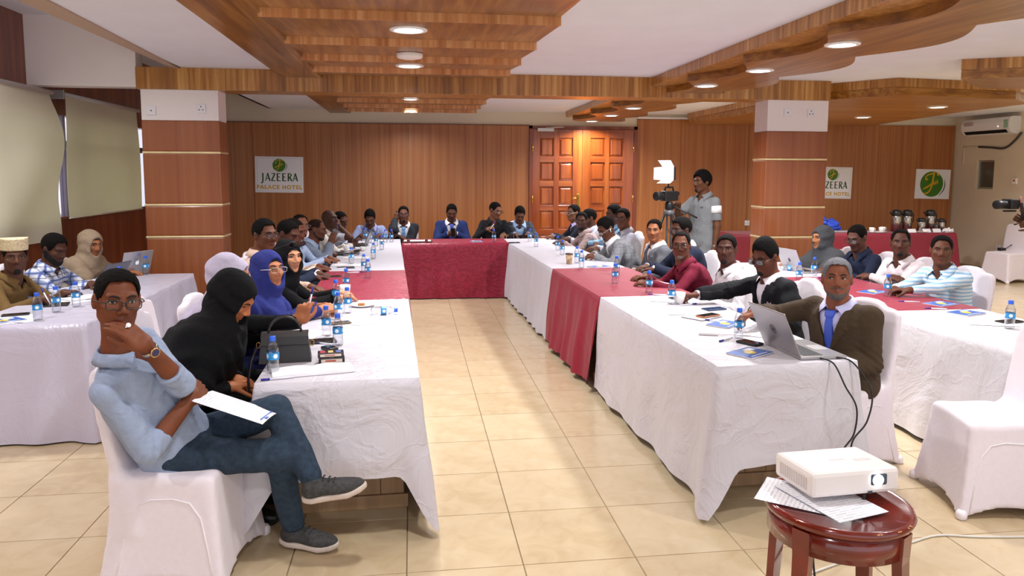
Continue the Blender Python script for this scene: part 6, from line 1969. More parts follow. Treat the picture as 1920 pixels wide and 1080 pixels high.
# cosmetic boxes
for k, (dx, dy, z, w, d, h, c, lab) in enumerate(((0, 0, 0, 0.125, 0.05, 0.028, '#1A1618', 'lower of two stacked black cosmetic boxes before the open notebook'), (-0.005, 0.035, 0.0285, 0.125, 0.06, 0.024, '#2A2226', 'upper of two stacked cosmetic boxes with colourful lid'))):
    o = MB().bbox(-w / 2, w / 2, -d / 2, d / 2, 0, h, 0.002).build('cosmetic_box', plain('box_' + c.strip('#'), c, 0.25), None, (-0.405 + dx, 3.66 + dy * 0.3, TT + 0.001 + z), (0, 0, 0.12))
    MB().box(-w / 2 + 0.012, w / 2 - 0.012, -d / 2 - 0.0008, -d / 2, 0.006, h - 0.006).build('front_label', plain('box_label', '#D8C8B8', 0.4), o)
    MB().box(-0.03, 0.02, -d / 2 - 0.0014, -d / 2 - 0.0008, 0.010, h - 0.010).build('print_block', plain('box_print', '#B5523C', 0.4), o)
    for i, cc in enumerate(('#C23A4A', '#E0C070', '#5A6AA8')):
        MB().box(-w / 2 + 0.012 + i * 0.038, -w / 2 + 0.036 + i * 0.038, -d / 2 + 0.008, d / 2 - 0.01, h, h + 0.0006).build('colour_patch', plain('patch_' + cc.strip('#'), cc, 0.4), o)
    tag(o, lab, 'box', 'cosmetic boxes')
# document trays and folder on the head table
for x, w, lab in ((0.00, 0.30, 'dark document holder at the left end of the head table'), ):
    t = empty('document_holder', (0.06, 10.02, TT + 0.006), -0.02)
    MB().bbox(-0.2, 0.2, -0.10, 0.10, 0, 0.012, 0.003).build('board', plain('folder_dark', '#4A2A20', 0.5), t)
    MB().bbox(-0.18, 0.18, -0.085, 0.09, 0.012, 0.018, 0.001).build('sheets', M_PAPER, t)
    for s in (-1, 1):
        MB().bbox(s * 0.12 - 0.02, s * 0.12 + 0.02, -0.11, -0.06, 0.0, 0.045, 0.003).build('clip', plain('clip_brown', '#6E3A26', 0.5), t)
    tag(t, lab, 'folder')
phone(0.572, 10.58, 0, 'phone held in both hands by the man in the navy suit', 0.07, 0.14, z=0.83).rotation_euler = (1.0, 0, 0)
phone(1.60, 10.50, 0.1, 'tablet before the man in the grey checked jacket', 0.16, 0.22, name='tablet').rotation_euler = (0.25, 0, 0.1)
bh_ = PEOPLE['B2']['H'][1].pt(0.09, 0.0, -0.03)
phone(float(bh_[0]), float(bh_[1]), 0, 'phone at the ear of the man in the charcoal suit', 0.065, 0.13, z=float(bh_[2]) - 0.03).rotation_euler = (1.4, 0, 1.3)
# small white adapter and earphone bits near the laptop
wp = MB().bbox(-0.055, 0.055, -0.012, 0.012, 0, 0.014, 0.004).build('power_adapter', plain('adapter_white', '#EDE8E6', 0.4), None, (1.70, 4.03, TT + 0.001), (0, 0, -0.35))
MB().tube([(0.055, 0, 0.006), (0.12, 0.02, 0.004), (0.18, 0.015, 0.004), (0.24, 0.04, 0.004)], 0.0028, 6).build('lead', plain('adapter_white', '#EDE8E6'), wp)
tag(wp, 'white charger lying on the near right cloth', 'charger')
# ------------------------------------------------------------------ personal items
def hfix(key, mb, name, mat):
    """child modelled in head space of a person"""
    p = PEOPLE[key]
    o = mb.build(name, mat, p['root'])
    HF, base = p['HF'], p['base']
    o.matrix_local = Matrix([[float(HF.R[j, i]) for j in range(3)] + [float(HF.o[i] - base[i])] for i in range(3)] + [[0, 0, 0, 1]])
    return o
g = MB()
for s in (-1, 1):
    loop = [(s * 0.036 + 0.030 * math.cos(a), 0.098 + 0.012 * math.sin(a), 0.100 + 0.020 * math.sin(a)) for a in [2 * PI * i / 18 for i in range(18)]]
    g.tube(loop, 0.003, 5, 0, closed=True)
    o_ = len(g.v)
    g.v += loop; g.f.append(tuple(o_ + i for i in range(18))); g.m.append(1); g.sm.append(False)
    g.tube([(s * 0.066, 0.096, 0.104), (s * 0.10, 0.05, 0.085), (s * 0.104, -0.02, 0.06)], 0.0028, 5, 0)
hfix('A5', g, 'sunglasses', [plain('frame_15131A', '#15131A', 0.3), plain('sun_lens', '#1A1620', 0.06)])
hfix('C6', MB().tube([(-0.082, 0.0, 0.0), (-0.087, 0.010, -0.006), (-0.086, 0.014, -0.036)], [0.007, 0.006, 0.0035], 8), 'earbud', plain('earbud', '#F2F2F2', 0.3))
def watch(key, k, label_col='#B9B2AA', r=0.0315, t=0.86):
    p = PEOPLE[key]
    j = p['J'][k]
    ax = unit(j['W'] - j['E'])
    c = j['E'] + (j['W'] - j['E']) * t - p['base']
    o = MB().tube([c - ax * 0.009, c + ax * 0.009], r, 18).build('watch_strap', plain('watch_metal', label_col, 0.25, 0.9), p['root'])
    n = unit(np.asarray(p['H'][k].R[2]) + A3(0, -0.9, 0.1))
    n = unit(n - ax * float(n @ ax))
    MB().tube([c + n * (r - 0.004), c + n * (r + 0.007)], 0.019, 16).build('watch_case', plain('watch_gold', '#C9A070', 0.25, 0.9), o)
    MB().tube([c + n * (r + 0.007), c + n * (r + 0.008)], 0.015, 16).build('watch_face', plain('watch_face', '#2A2C5A', 0.15), o)
watch('A1', -1, t=0.90)
watch('A12', 1, t=0.88)
watch('E1', -1, t=0.92)
hfr = PEOPLE['A1']['H'][-1]
b0 = PEOPLE['A1']['base']
c_ = hfr.pt(0.098, -0.009, 0.0) - b0
MB().tube([c_ - hfr.R[0] * 0.004, c_ + hfr.R[0] * 0.004], 0.0118, 12).build('ring', plain('ring_silver', '#E9E9EE', 0.15, 1.0), PEOPLE['A1']['root'])
c2 = c_ + hfr.R[2] * 0.012
MB().tube([c2, c2 + hfr.R[2] * 0.005], 0.009, 12).build('ring_stone', plain('ring_stone', '#F4F2F8', 0.1), PEOPLE['A1']['root'])
def chest_item(key, x, t, off, mb, name, mat):
    p = PEOPLE[key]
    T = p['T']
    o = mb.build(name, mat, p['root'])
    c = T.pt(x, T.front(x, t, off), t) - p['base']
    n = unit(T.f + T.r * (x / 0.17) * 1.2)
    r = unit(np.cross(n, T.u))
    u = np.cross(r, n)
    o.matrix_local = Matrix([[float(r[i]), float(n[i]), float(u[i]), float(c[i])] for i in range(3)] + [[0, 0, 0, 1]])
    return o
chest_item('C11', -0.105, 0.62, 0.028, MB().prism([(-0.022, -0.02), (0.022, -0.02), (0.026, 0.014), (0.010, 0.008), (0.004, 0.028), (-0.008, 0.012), (-0.024, 0.022)], -0.004, 0.006, axis='y'), 'pocket_square', plain('pocket_square', '#B5A8B0', 0.5, var=0.3, vscale=80))
chest_item('C10', 0.0, 0.60, 0.022, MB().tube([(0.0, 0.004, 0.03), (0.012, 0.006, -0.01), (0.004, 0.006, -0.045), (-0.016, 0.006, -0.03), (-0.012, 0.006, 0.0)], 0.0022, 6), 'hung_glasses', plain('frame_15131A', '#15131A', 0.3))
lg = MB()
for dx in (-0.009, 0.0, 0.009):
    lg.prism([(dx - 0.004, 0.0), (dx, 0.013 - abs(dx) * 0.3), (dx + 0.004, 0.0)], 0.0, 0.002, axis='y')
lg.box(-0.014, 0.014, 0.0, 0.002, -0.004, -0.002)
chest_item('E1', 0.085 * -1, 0.74, 0.018, lg, 'shirt_emblem', plain('emblem_dark', '#2E3034', 0.5))
# white band on the polo sleeve
j = PEOPLE['E1']['J'][-1]
ax = unit(j['E'] - j['S'])
MB().tube([j['S'] + ax * 0.045 - PEOPLE['E1']['base'], j['S'] + ax * 0.125 - PEOPLE['E1']['base']], [0.068, 0.066], 20).build('sleeve_band', plain('polo_white', '#E6E4E2', 0.7), PEOPLE['E1']['root'])
# the sheet on the foreground man's lap
vs, fs = [], []
for j_ in range(7):
    for i in range(7):
        u, v = i / 6 - 0.5, j_ / 6 - 0.5
        vs.append((u * 0.215, v * 0.30, 0.014 * math.cos(u * 2.2) - 0.01))
for j_ in range(6):
    for i in range(6):
        a = j_ * 7 + i
        fs.append((a, a + 1, a + 8, a + 7))
vs += [(a, b_, c - 0.0008) for a, b_, c in vs]
fs += [tuple(reversed([49 + i for i in f])) for f in fs]
lp = MB().add(vs, fs, 0, True).build('paper_sheet', M_PRINT, None, (-0.735, 3.12, 0.715), (0.32, 0.10, 1.45))
MB().box(-0.08, 0.085, -0.132, -0.127, 0.003, 0.0046).build('rule_line', plain('rule_blue', '#2E5CB0', 0.5), lp)
MB().box(-0.05, -0.02, -0.146, -0.136, 0.003, 0.0048).build('emblem', plain('rule_blue', '#2E5CB0', 0.5), lp)
tag(lp, 'printed sheet lying on the crossed legs of the foreground man', 'paper', 'sheets of paper on the tables')

# ------------------------------------------------------------------ projector on a round stool
sx, sy, sz = 1.425, 2.245, 0.58
st = empty('stool', (sx, sy, 0))
maho = plain('mahogany', '#701C0F', 0.18, var=0.25, vscale=9, coat=0.6)
R0 = 0.238
MB().lathe([(0.0, sz - 0.004), (R0 - 0.018, sz - 0.004), (R0 - 0.012, sz), (R0 - 0.003, sz - 0.002), (R0 + 0.003, sz - 0.014), (R0 - 0.002, sz - 0.028), (R0 - 0.02, sz - 0.034), (0.0, sz - 0.034)][::-1], 48, caps=False).build('seat_top', maho, st)
MB().lathe([(R0 - 0.028, sz - 0.034), (R0 - 0.014, sz - 0.036), (R0 - 0.014, sz - 0.115), (R0 - 0.030, sz - 0.115)], 48, caps=False).build('apron', maho, st)
for k in range(4):
    a = 0.55 + k * PI / 2
    ca, sa = math.cos(a), math.sin(a)
    vs = []
    for z, r, w in ((sz - 0.036, R0 - 0.008, 0.030), (sz - 0.13, R0 - 0.012, 0.028), (0.0, R0 + 0.01, 0.020)):
        for dr, dt in ((-w, -w), (0.004, -w), (0.004, w), (-w, w)):
            vs.append(((r + dr) * ca - dt * sa, (r + dr) * sa + dt * ca, z))
    fs = [(0, 1, 2, 3), (11, 10, 9, 8)]
    for s in (0, 4):
        fs += [(s + i, s + 4 + i, s + 4 + (i + 1) % 4, s + (i + 1) % 4) for i in range(4)]
    MB().add(vs, fs).build('leg', maho, st)
for k in range(9):
    a = random.uniform(-2.8, -0.2)
    MB().lathe([(0.004, 0), (0.004, 0.0012)], 7, center=((R0 - 0.0) * math.cos(a), (R0 - 0.0) * math.sin(a), sz - 0.005)).build('chip', plain('chipped_wood', '#C98A4A', 0.6), st)
tag(st, 'round mahogany stool with chipped rim carrying the projector', 'stool')
pj_ = empty('projector', (sx + 0.035, sy + 0.075, sz + 0.026))
pj_.rotation_euler = (-0.04, 0.0, 0.06)
pw = plain('projector_white', '#EEE6E2', 0.38)
MB().bbox(-0.165, 0.165, -0.115, 0.115, 0, 0.085, 0.014).build('housing', pw, pj_)
MB().bbox(0.055, 0.115, -0.119, -0.110, 0.030, 0.068, 0.006).build('lens_recess', plain('recess_dark', '#3A4450', 0.3), pj_)
MB().lathe([(0.0, 0.0), (0.019, 0.0), (0.019, 0.004), (0.0, 0.006)], 20, caps=False).build('lens', plain('lens_lit', '#EAF6FF', 0.2, emit=9.0), pj_, (0.078, -0.1195, 0.049), (PI / 2, 0, 0))
MB().box(0.045, 0.060, -0.117, -0.113, 0.004, 0.012).build('foot_catch', plain('recess_dark', '#3A4450'), pj_)
MB().tube([(0.042, -0.098, 0.002), (0.042, -0.098, -0.028)], 0.007, 10).build('front_foot', plain('foot_black', '#151515', 0.5), pj_)
for k in range(12):
    MB().box(-0.1665, -0.164, -0.085 + k * 0.014, -0.077 + k * 0.014, 0.02, 0.062).build('vent_slot', plain('slot_grey', '#CFC6C2', 0.5), pj_)
MB().box(-0.03, 0.03, -0.01, 0.0, 0.085, 0.0856).build('maker_mark', plain('mark_grey', '#D6CECC', 0.4), pj_)
MB().box(0.06, 0.12, -0.03, -0.01, 0.085, 0.0858).build('button_strip', plain('mark_grey', '#D6CECC', 0.4), pj_)
tag(pj_, 'white projector with a lit lens on the round stool', 'projector')
o = paper(sx - 0.10, sy + 0.03, 0.9, 'lower of the sheets under the projector', z=sz + 0.001)
o = paper(sx - 0.03, sy + 0.00, 0.25, 'upper of the sheets under the projector', z=sz + 0.006)
# cables
blk = plain('cable_black', '#141416', 0.5)
def cable(name, pts, r, mat, label, n=10):
    P = [Vector(p) for p in pts]
    out = []
    for i in range(len(P) - 1):
        p0, p1, p2, p3 = P[max(i - 1, 0)], P[i], P[i + 1], P[min(i + 2, len(P) - 1)]
        for k in range(n):
            t = k / n
            out.append(0.5 * ((2 * p1) + (p2 - p0) * t + (2 * p0 - 5 * p1 + 4 * p2 - p3) * t * t + (3 * p1 - p0 - 3 * p2 + p3) * t ** 3))
    out.append(P[-1])
    o = MB().tube(out, r, 7).build(name, mat)
    tag(o, label, 'cable', 'cables')
    return o
cable('power_cable', [(2.04, 3.415, 0.757), (2.07, 3.345, 0.745), (2.09, 3.27, 0.65), (2.14, 3.25, 0.55), (2.13, 3.245, 0.42), (2.07, 3.24, 0.33), (2.04, 3.20, 0.20), (1.98, 3.05, 0.01)], 0.0042, blk, 'left of two black cables hanging from the laptop')
cable('video_cable', [(2.12, 3.43, 0.757), (2.18, 3.36, 0.745), (2.235, 3.28, 0.62), (2.20, 3.25, 0.48), (2.12, 3.24, 0.38), (2.12, 3.22, 0.26), (2.05, 2.95, 0.12), (1.80, 2.62, 0.50), (1.62, 2.42, 0.645)], 0.0042, blk, 'right of two black cables, running on to the projector')
cable('floor_cable', [(1.60, 2.75, 0.006), (2.02, 2.90, 0.006), (2.23, 2.95, 0.006), (2.42, 3.0, 0.006), (2.62, 2.96, 0.006), (2.95, 2.93, 0.006), (3.4, 2.96, 0.006)], 0.005, plain('cable_white', '#DAD4CA', 0.5), 'white cable lying on the floor at lower right')
cable('stool_cable', [(1.47, 2.47, 0.58), (1.475, 2.48, 0.40), (1.47, 2.42, 0.16), (1.53, 2.36, 0.02), (1.75, 2.30, 0.006)], 0.004, blk, 'black cable hanging behind the stool')
# ------------------------------------------------------------------ signs
def ribbon(pts, ws, n=8):
    """flat tapering stroke through points in the sign plane"""
    P = [Vector((a, b_, 0)) for a, b_ in pts]
    C, Wd = [], []
    for i in range(len(P) - 1):
        p0, p1, p2, p3 = P[max(i - 1, 0)], P[i], P[i + 1], P[min(i + 2, len(P) - 1)]
        for k in range(n):
            t = k / n
            C.append(0.5 * ((2 * p1) + (p2 - p0) * t + (2 * p0 - 5 * p1 + 4 * p2 - p3) * t * t + (3 * p1 - p0 - 3 * p2 + p3) * t ** 3))
            Wd.append(ws[i] + (ws[i + 1] - ws[i]) * t)
    C.append(P[-1]); Wd.append(ws[-1])
    L, Rr = [], []
    for i, c in enumerate(C):
        t = (C[min(i + 1, len(C) - 1)] - C[max(i - 1, 0)]).normalized()
        nn = Vector((-t.y, t.x, 0))
        L.append((c.x + nn.x * Wd[i] / 2, c.y + nn.y * Wd[i] / 2))
        Rr.append((c.x - nn.x * Wd[i] / 2, c.y - nn.y * Wd[i] / 2))
    return L, Rr
def add_ribbon(mb, pts, ws, y, ox=0, oz=0, s=1.0, n=8):
    L, Rr = ribbon(pts, ws, n)
    k = len(L)
    vs = [(ox + a * s, y, oz + b_ * s) for a, b_ in L] + [(ox + a * s, y, oz + b_ * s) for a, b_ in Rr]
    mb.add(vs, [(i, i + 1, k + i + 1, k + i) for i in range(k - 1)])
def emblem(parent, cx, cz, r):
    """green disc with a golden calligraphic stroke and a crescent"""
    n = 40
    gm = plain('sign_green', '#3D7A1E', 0.5)
    MB().prism([(cx + r * math.cos(2 * PI * i / n), cz + r * math.sin(2 * PI * i / n)) for i in range(n)], -0.0095, -0.009, axis='y').build('emblem_disc', gm, parent)
    yl = MB()
    S_ = r
    y = -0.0105
    add_ribbon(yl, [(-0.36, 0.42), (-0.52, 0.34), (-0.55, 0.55), (-0.35, 0.72), (-0.05, 0.82), (0.30, 0.95)], [0.13, 0.12, 0.09, 0.10, 0.11, 0.02], y, cx, cz, S_)
    add_ribbon(yl, [(0.14, 0.95), (0.10, 0.55), (0.06, 0.20), (0.00, -0.15), (-0.15, -0.52), (-0.42, -0.74), (-0.72, -0.70)], [0.18, 0.15, 0.15, 0.14, 0.12, 0.13, 0.02], y - 0.0002, cx, cz, S_)
    add_ribbon(yl, [(-0.76, -0.44), (-0.50, -0.30), (-0.20, -0.12), (0.08, 0.12)], [0.02, 0.13, 0.13, 0.10], y - 0.0004, cx, cz, S_)
    for q in range(3):
        add_ribbon(yl, [(0.16 + 0.15 * q, 0.26 + 0.06 * q), (0.18 + 0.15 * q, 0.06 + 0.05 * q), (0.20 + 0.15 * q, -0.10 + 0.05 * q)], [0.03, 0.10, 0.03], y - 0.0006, cx, cz, S_, 4)
    add_ribbon(yl, [(0.10, 0.02), (0.30, 0.06), (0.52, 0.30)], [0.05, 0.08, 0.03], y - 0.0007, cx, cz, S_, 4)
    add_ribbon(yl, [(0.36, 0.90), (0.48, 0.78), (0.60, 0.68)], [0.04, 0.22, 0.04], y - 0.0008, cx, cz, S_, 4)
    yl.build('emblem_stroke', plain('sign_gold', '#D9A914', 0.5), parent)
    cr = MB()
    add_ribbon(cr, [(0.62, -0.80), (0.92, -0.42), (1.02, 0.0), (0.92, 0.42)], [0.02, 0.10, 0.09, 0.02], -0.0108, cx, cz, S_)
    cr.build('emblem_crescent', plain('sign_white', '#F2F2F6', 0.5), parent)
    c2 = MB()
    add_ribbon(c2, [(0.66, -0.90), (1.02, -0.48), (1.14, 0.0), (1.04, 0.40)], [0.02, 0.09, 0.08, 0.02], -0.0100, cx, cz, S_)
    c2.build('emblem_outline', plain('sign_darkgreen', '#2A4A1C', 0.5), parent)  # dark green outline printed outside the crescent
def letter(mb, ch, x, z, w, h, y):
    t, k = w * 0.30, w * 0.17
    def st(pts, ws):
        add_ribbon(mb, [(x + a * w, z + b_ * h) for a, b_ in pts], ws, y, n=4)
    if ch == 'E':
        st([(0.18, 0), (0.18, 1)], [t, t]); st([(0.1, 0.955), (0.85, 0.955)], [k, k]); st([(0.1, 0.52), (0.75, 0.52)], [k, k]); st([(0.1, 0.045), (0.9, 0.045)], [k, k])
    if ch == 'A':
        st([(0.0, 0), (0.48, 1)], [k, k]); st([(0.46, 1), (0.95, 0)], [t, t]); st([(0.2, 0.33), (0.78, 0.33)], [k, k])
    if ch == 'Z':
        st([(0.08, 0.955), (0.92, 0.955)], [k, k]); st([(0.84, 0.95), (0.12, 0.05)], [t, t]); st([(0.05, 0.045), (0.95, 0.045)], [k, k])
    if ch == 'R':
        st([(0.18, 0), (0.18, 1)], [t, t]); st([(0.15, 0.955), (0.5, 0.965), (0.78, 0.78), (0.55, 0.54), (0.15, 0.50)], [k, k, t, k, k]); st([(0.42, 0.52), (0.95, 0.0)], [t, t])
    if ch == 'J':
        st([(0.62, 1), (0.62, 0.1), (0.50, -0.20), (0.15, -0.26)], [t, t, t * 0.9, k])
def sign(x0, x1, z0, z1, label, text=True, tilt=0.0):
    t = empty('wall_sign', ((x0 + x1) / 2, WB - 0.002, (z0 + z1) / 2))
    t.rotation_euler = (0, tilt, 0)
    w, h = (x1 - x0) / 2, (z1 - z0) / 2
    MB().bbox(-w, w, -0.008, 0, -h, h, 0.002).build('board', plain('sign_white', '#F2F2F6', 0.5), t)
    if text:
        ln = MB()
        for a, b_, c, d in ((-w + 0.03, w - 0.03, h - 0.026, h - 0.022), (-w + 0.03, w - 0.03, -h + 0.022, -h + 0.026), (-w + 0.03, -w + 0.034, -h + 0.022, h - 0.022), (w - 0.034, w - 0.03, -h + 0.022, h - 0.022)):
            ln.box(a, b_, -0.0088, -0.008, c, d)
        ln.build('border_line', plain('sign_border', '#B9C4BE', 0.5), t)
        emblem(t, 0.0, h * 0.52, h * 0.36)
        lt = MB()
        word = 'JAZEERA'
        cw = 2 * w * 0.80 / 7
        for i, ch in enumerate(word):
            letter(lt, ch, -w * 0.80 + i * cw, -h * 0.36, cw * 0.84, h * 0.44, -0.0095 - 0.0001 * i)
        lt.build('lettering', plain('sign_textgreen', '#2E5A22', 0.5), t)
        cu = bpy.data.curves.new('lettering_small', 'FONT')
        cu.body = 'PALACE HOTEL'
        cu.size = h * 0.30
        cu.space_character = 1.22
        cu.align_x = 'CENTER'
        cu.extrude = 0.0006
        cu.offset = h * 0.012
        tmp = bpy.data.objects.new('tmp', cu)
        COL.objects.link(tmp)
        dg = bpy.context.evaluated_depsgraph_get()
        me = bpy.data.meshes.new_from_object(tmp.evaluated_get(dg))
        me.materials.clear()
        bpy.data.objects.remove(tmp)
        o = link('lettering_small', me, plain('sign_gold', '#C8961A', 0.5), t, (0.0, -0.0095, -h * 0.80), (PI / 2, 0, 0))
    else:
        emblem(t, -0.02, 0.0, h * 0.86)
    tag(t, label, 'sign', 'hotel signs on the back wall')
sign(-2.475, -1.73, 1.365, 1.935, 'white JAZEERA PALACE HOTEL sign on the wall right of the left pillar', tilt=0.012)
sign(6.98, 7.72, 1.255, 1.81, 'white JAZEERA PALACE HOTEL sign partly hidden by the right pillar', tilt=0.02)
sign(8.95, 9.63, 1.245, 1.775, 'square sign with green disc and golden stroke near the corner', text=False, tilt=0.02)
# ------------------------------------------------------------------ air conditioner and wall bits on the right
ac = empty('air_conditioner', (WR, 11.30, 2.34))
MB().prism([(0, 0.02), (-0.05, 0.0), (-0.16, 0.03), (-0.21, 0.09), (-0.215, 0.20), (-0.19, 0.27), (-0.13, 0.285), (0, 0.285)], -0.52, 0.52, axis='y').build('housing', plain('ac_white', '#E9E7E8', 0.35), ac)
ac_slot = MB().add([(-0.155, -0.46, 0.026), (-0.155, 0.46, 0.026), (-0.200, 0.46, 0.075), (-0.200, -0.46, 0.075)], [(0, 1, 2, 3), (3, 2, 1, 0)]).build('air_outlet', plain('ac_dark', '#1E1C1E', 0.6), ac, (-0.004, 0, -0.003))
MB().box(-0.2185, -0.214, 0.24, 0.46, 0.17, 0.235).build('energy_sticker', plain('ac_sticker', '#B5A0A0', 0.5, var=0.5, vscale=40), ac)
MB().box(-0.2185, -0.214, -0.50, -0.42, 0.10, 0.23).build('maker_sticker', plain('ac_sticker2', '#8FB59A', 0.5, var=0.4, vscale=40), ac)
MB().lathe([(0.006, 0), (0.006, 0.002)], 8).build('power_light', plain('ac_led', '#FFFFFF', 0.3, emit=3), ac, (-0.217, -0.30, 0.13), (0, -PI / 2, 0))
tag(ac, 'white split air conditioner high on the right wall', 'air conditioner')
cable('drain_pipe', [(WR - 0.03, 10.72, 2.36), (WR - 0.04, 10.85, 2.22), (WR - 0.03, 11.05, 2.12), (WR - 0.02, 11.35, 2.14), (WR - 0.02, 11.62, 2.16)], 0.018, plain('pipe_dark', '#3A3836', 0.5), 'dark pipe sagging below the air conditioner')
cable('cable_duct', [(WR - 0.015, 11.62, 2.16), (WR - 0.015, 11.95, 2.16), (WR - 0.015, 11.955, 2.14), (WR - 0.015, 11.96, 1.86)], 0.012, M_BEIGE, 'pale cable duct bending down beside the small window', 4)
fa = MB().bbox(WR - 0.03, WR, 10.76, 10.85, 1.53, 1.63, 0.006).build('call_point', plain('callpoint_white', '#E9E4E0', 0.4))
MB().box(WR - 0.033, WR - 0.029, 10.79, 10.82, 1.575, 1.605).build('red_button', plain('red_button', '#C22A22', 0.4), fa)
tag(fa, 'small white call point with red button on the right wall', 'call point')
chg = MB().bbox(-0.05, 0.05, -0.035, 0.035, 0, 0.05, 0.008).build('charger', blk, None, (9.32, 10.56, 0.472))
MB().tube([(0.05, 0, 0.02), (0.14, -0.03, 0.10), (0.24, 0.0, 0.02), (0.36, 0.14, 0.01)], 0.006, 6).build('lead', blk, chg)
tag(chg, 'black charger lying on the chair by the right wall', 'charger')
# ------------------------------------------------------------------ refreshment table
steel = plain('steel', '#B9B6B2', 0.22, 0.95)
bkp = plain('flask_black', '#18181A', 0.35)
def flask(x, y, label, h=0.36, r=0.075):
    t = empty('vacuum_flask', (x, y, TT + 0.001))
    MB().lathe([(0.0, 0.0), (r, 0.0), (r, h * 0.66), (r * 0.9, h * 0.72)], 20).build('body', steel, t)
    MB().lathe([(r * 0.92, h * 0.70), (r * 1.05, h * 0.74), (r * 1.05, h * 0.86), (r * 0.8, h * 0.97), (0.0, h)], 20, caps=False).build('lid', bkp, t)
    MB().bbox(-r * 1.5, -r * 0.8, -0.02, 0.02, h * 0.80, h * 0.90, 0.006).build('spout', bkp, t)
    MB().tube([(r * 0.95, 0, h * 0.84), (r * 1.5, 0, h * 0.78), (r * 1.5, 0, h * 0.45), (r * 0.98, 0, h * 0.35)], 0.009, 8).build('handle', bkp, t)
    tag(t, label, 'flask', 'steel vacuum flasks')
flask(7.88, 11.15, 'leftmost tall steel flask on the refreshment table')
flask(8.06, 11.13, 'second tall steel flask from the left on the refreshment table')
flask(8.45, 11.10, 'tall steel flask between two small jugs')
flask(8.24, 11.02, 'small squat steel jug between the tall flasks', 0.23, 0.062)
flask(8.60, 11.02, 'small slim steel jug at the right end of the flasks', 0.22, 0.05)
for x, y, lab in ((7.22, 11.05, 'leftmost cup on the refreshment table'), (7.32, 10.95, 'second cup from the left on the refreshment table'), (7.52, 11.0, 'upright cup left of the flasks'), (7.60, 11.08, 'cup nearest the leftmost flask')):
    cup(x, y, lab, saucer=True, r=0.042, h=0.07)
plate(7.08, 10.98, 'white plate left of the cups on the refreshment table', 0.10, food=False)
plate(7.42, 10.93, 'white plate between the cups on the refreshment table', 0.10, food=False)
plate(8.18, 10.92, 'plate with cake before the small squat jug', 0.09)
tr_ = MB().bbox(-0.25, 0.25, -0.12, 0.12, 0, 0.02, 0.006).build('serving_tray', plain('tray_steel', '#B5AEB0', 0.3, 0.7), None, (6.85, 11.1, TT + 0.001))
MB().bbox(-0.23, 0.23, -0.10, 0.10, 0.02, 0.024, 0.002).build('tray_rim', plain('tray_steel', '#B5AEB0'), tr_)
tag(tr_, 'steel serving tray beside the blue bag', 'tray')
v, q = sdf_mesh(lambda P: smin(smin(ell(P, (0, 0, 0.10), (0.13, 0.09, 0.10)), cone(P, (-0.05, 0, 0.12), (-0.16, 0.0, 0.25), 0.05, 0.02), 0.05), cone(P, (0.08, 0, 0.1), (0.18, 0, 0.05), 0.06, 0.03), 0.05) + wrinkle(P, 0.014, 9, 0.06), (-0.25, -0.15, 0), (0.25, 0.15, 0.3), 0.012, 6, 0.03)
bgm = link('plastic_bag', np_mesh('plastic_bag', v, q), plain('bag_blue', '#2447B8', 0.35), None, (6.80, 11.28, TT - 0.005))
tag(bgm, 'crumpled blue plastic bag on the refreshment table', 'bag')
for x, lab in ((8.0, 'left small tent card before the flasks'), (8.26, 'middle small tent card before the flasks'), (8.44, 'right small tent card before the flasks')):
    o = MB().prism([(-0.03, 0), (0.0, 0.055), (0.03, 0), (0.026, 0), (0.0, 0.050), (-0.026, 0)], -0.07, 0.07, axis='x').build('tent_card', M_PAPER, None, (x, 10.93, TT + 0.001))
    tag(o, lab, 'card', 'tent cards')
v, q = sdf_mesh(lambda P: ell(P, (0, 0, 0.03), (0.09, 0.05, 0.045)) + wrinkle(P, 0.012, 4, 0.05), (-0.13, -0.1, 0), (0.13, 0.1, 0.12), 0.01, 6, 0.03)
nk = link('napkin', np_mesh('napkin', v, q), M_PAPER, None, (8.62, 10.90, TT - 0.005))
tag(nk, 'crumpled white napkin at the right end of the refreshment table', 'napkin')
bottle(8.64, 11.2, 'small bottle at the right end of the refreshment table')
# ------------------------------------------------------------------ video camera on its tripod
tp = empty('tripod', (2.80, 7.82, 0))
tb = plain('tripod_black', '#17171A', 0.45)
for a in (2.6, 4.4, 0.4):
    ca, sa = math.cos(a), math.sin(a)
    lgm = MB()
    for s in (-1, 1):
        ox, oy = -sa * 0.022 * s, ca * 0.022 * s
        lgm.tube([(0.045 * ca + ox, 0.045 * sa + oy, 1.25), (0.26 * ca + ox, 0.26 * sa + oy, 0.62)], 0.010, 6)
    lgm.tube([(0.25 * ca, 0.25 * sa, 0.66), (0.46 * ca, 0.46 * sa, 0.01)], 0.013, 6)
    lgm.bbox(0.25 * ca - 0.03, 0.25 * ca + 0.03, 0.25 * sa - 0.03, 0.25 * sa + 0.03, 0.61, 0.67, 0.006)
    lgm.build('leg', tb, tp)
MB().lathe([(0.055, 1.22), (0.06, 1.25), (0.06, 1.275), (0.03, 1.29)], 16).build('bowl', plain('tripod_grey', '#5A5A5E', 0.4), tp)
MB().lathe([(0.03, 1.28), (0.045, 1.30), (0.045, 1.36), (0.03, 1.38)], 14).build('fluid_head', tb, tp)
MB().tube([(0.03, -0.03, 1.33), (0.20, -0.06, 1.25), (0.30, -0.07, 1.20)], 0.009, 8).build('pan_handle', tb, tp)
tag(tp, 'black tripod standing before the cameraman', 'tripod')
vc = empty('video_camera', (2.80, 7.82, 1.385), math.radians(205))
MB().bbox(-0.10, 0.10, -0.045, 0.045, 0.0, 0.11, 0.012).build('body', tb, vc)
MB().lathe([(0.035, 0.0), (0.042, 0.02), (0.042, 0.07), (0.050, 0.09), (0.048, 0.10), (0.0, 0.095)], 18, caps=False).build('lens', tb, vc, (0.10, 0, 0.055), (0, PI / 2, 0))
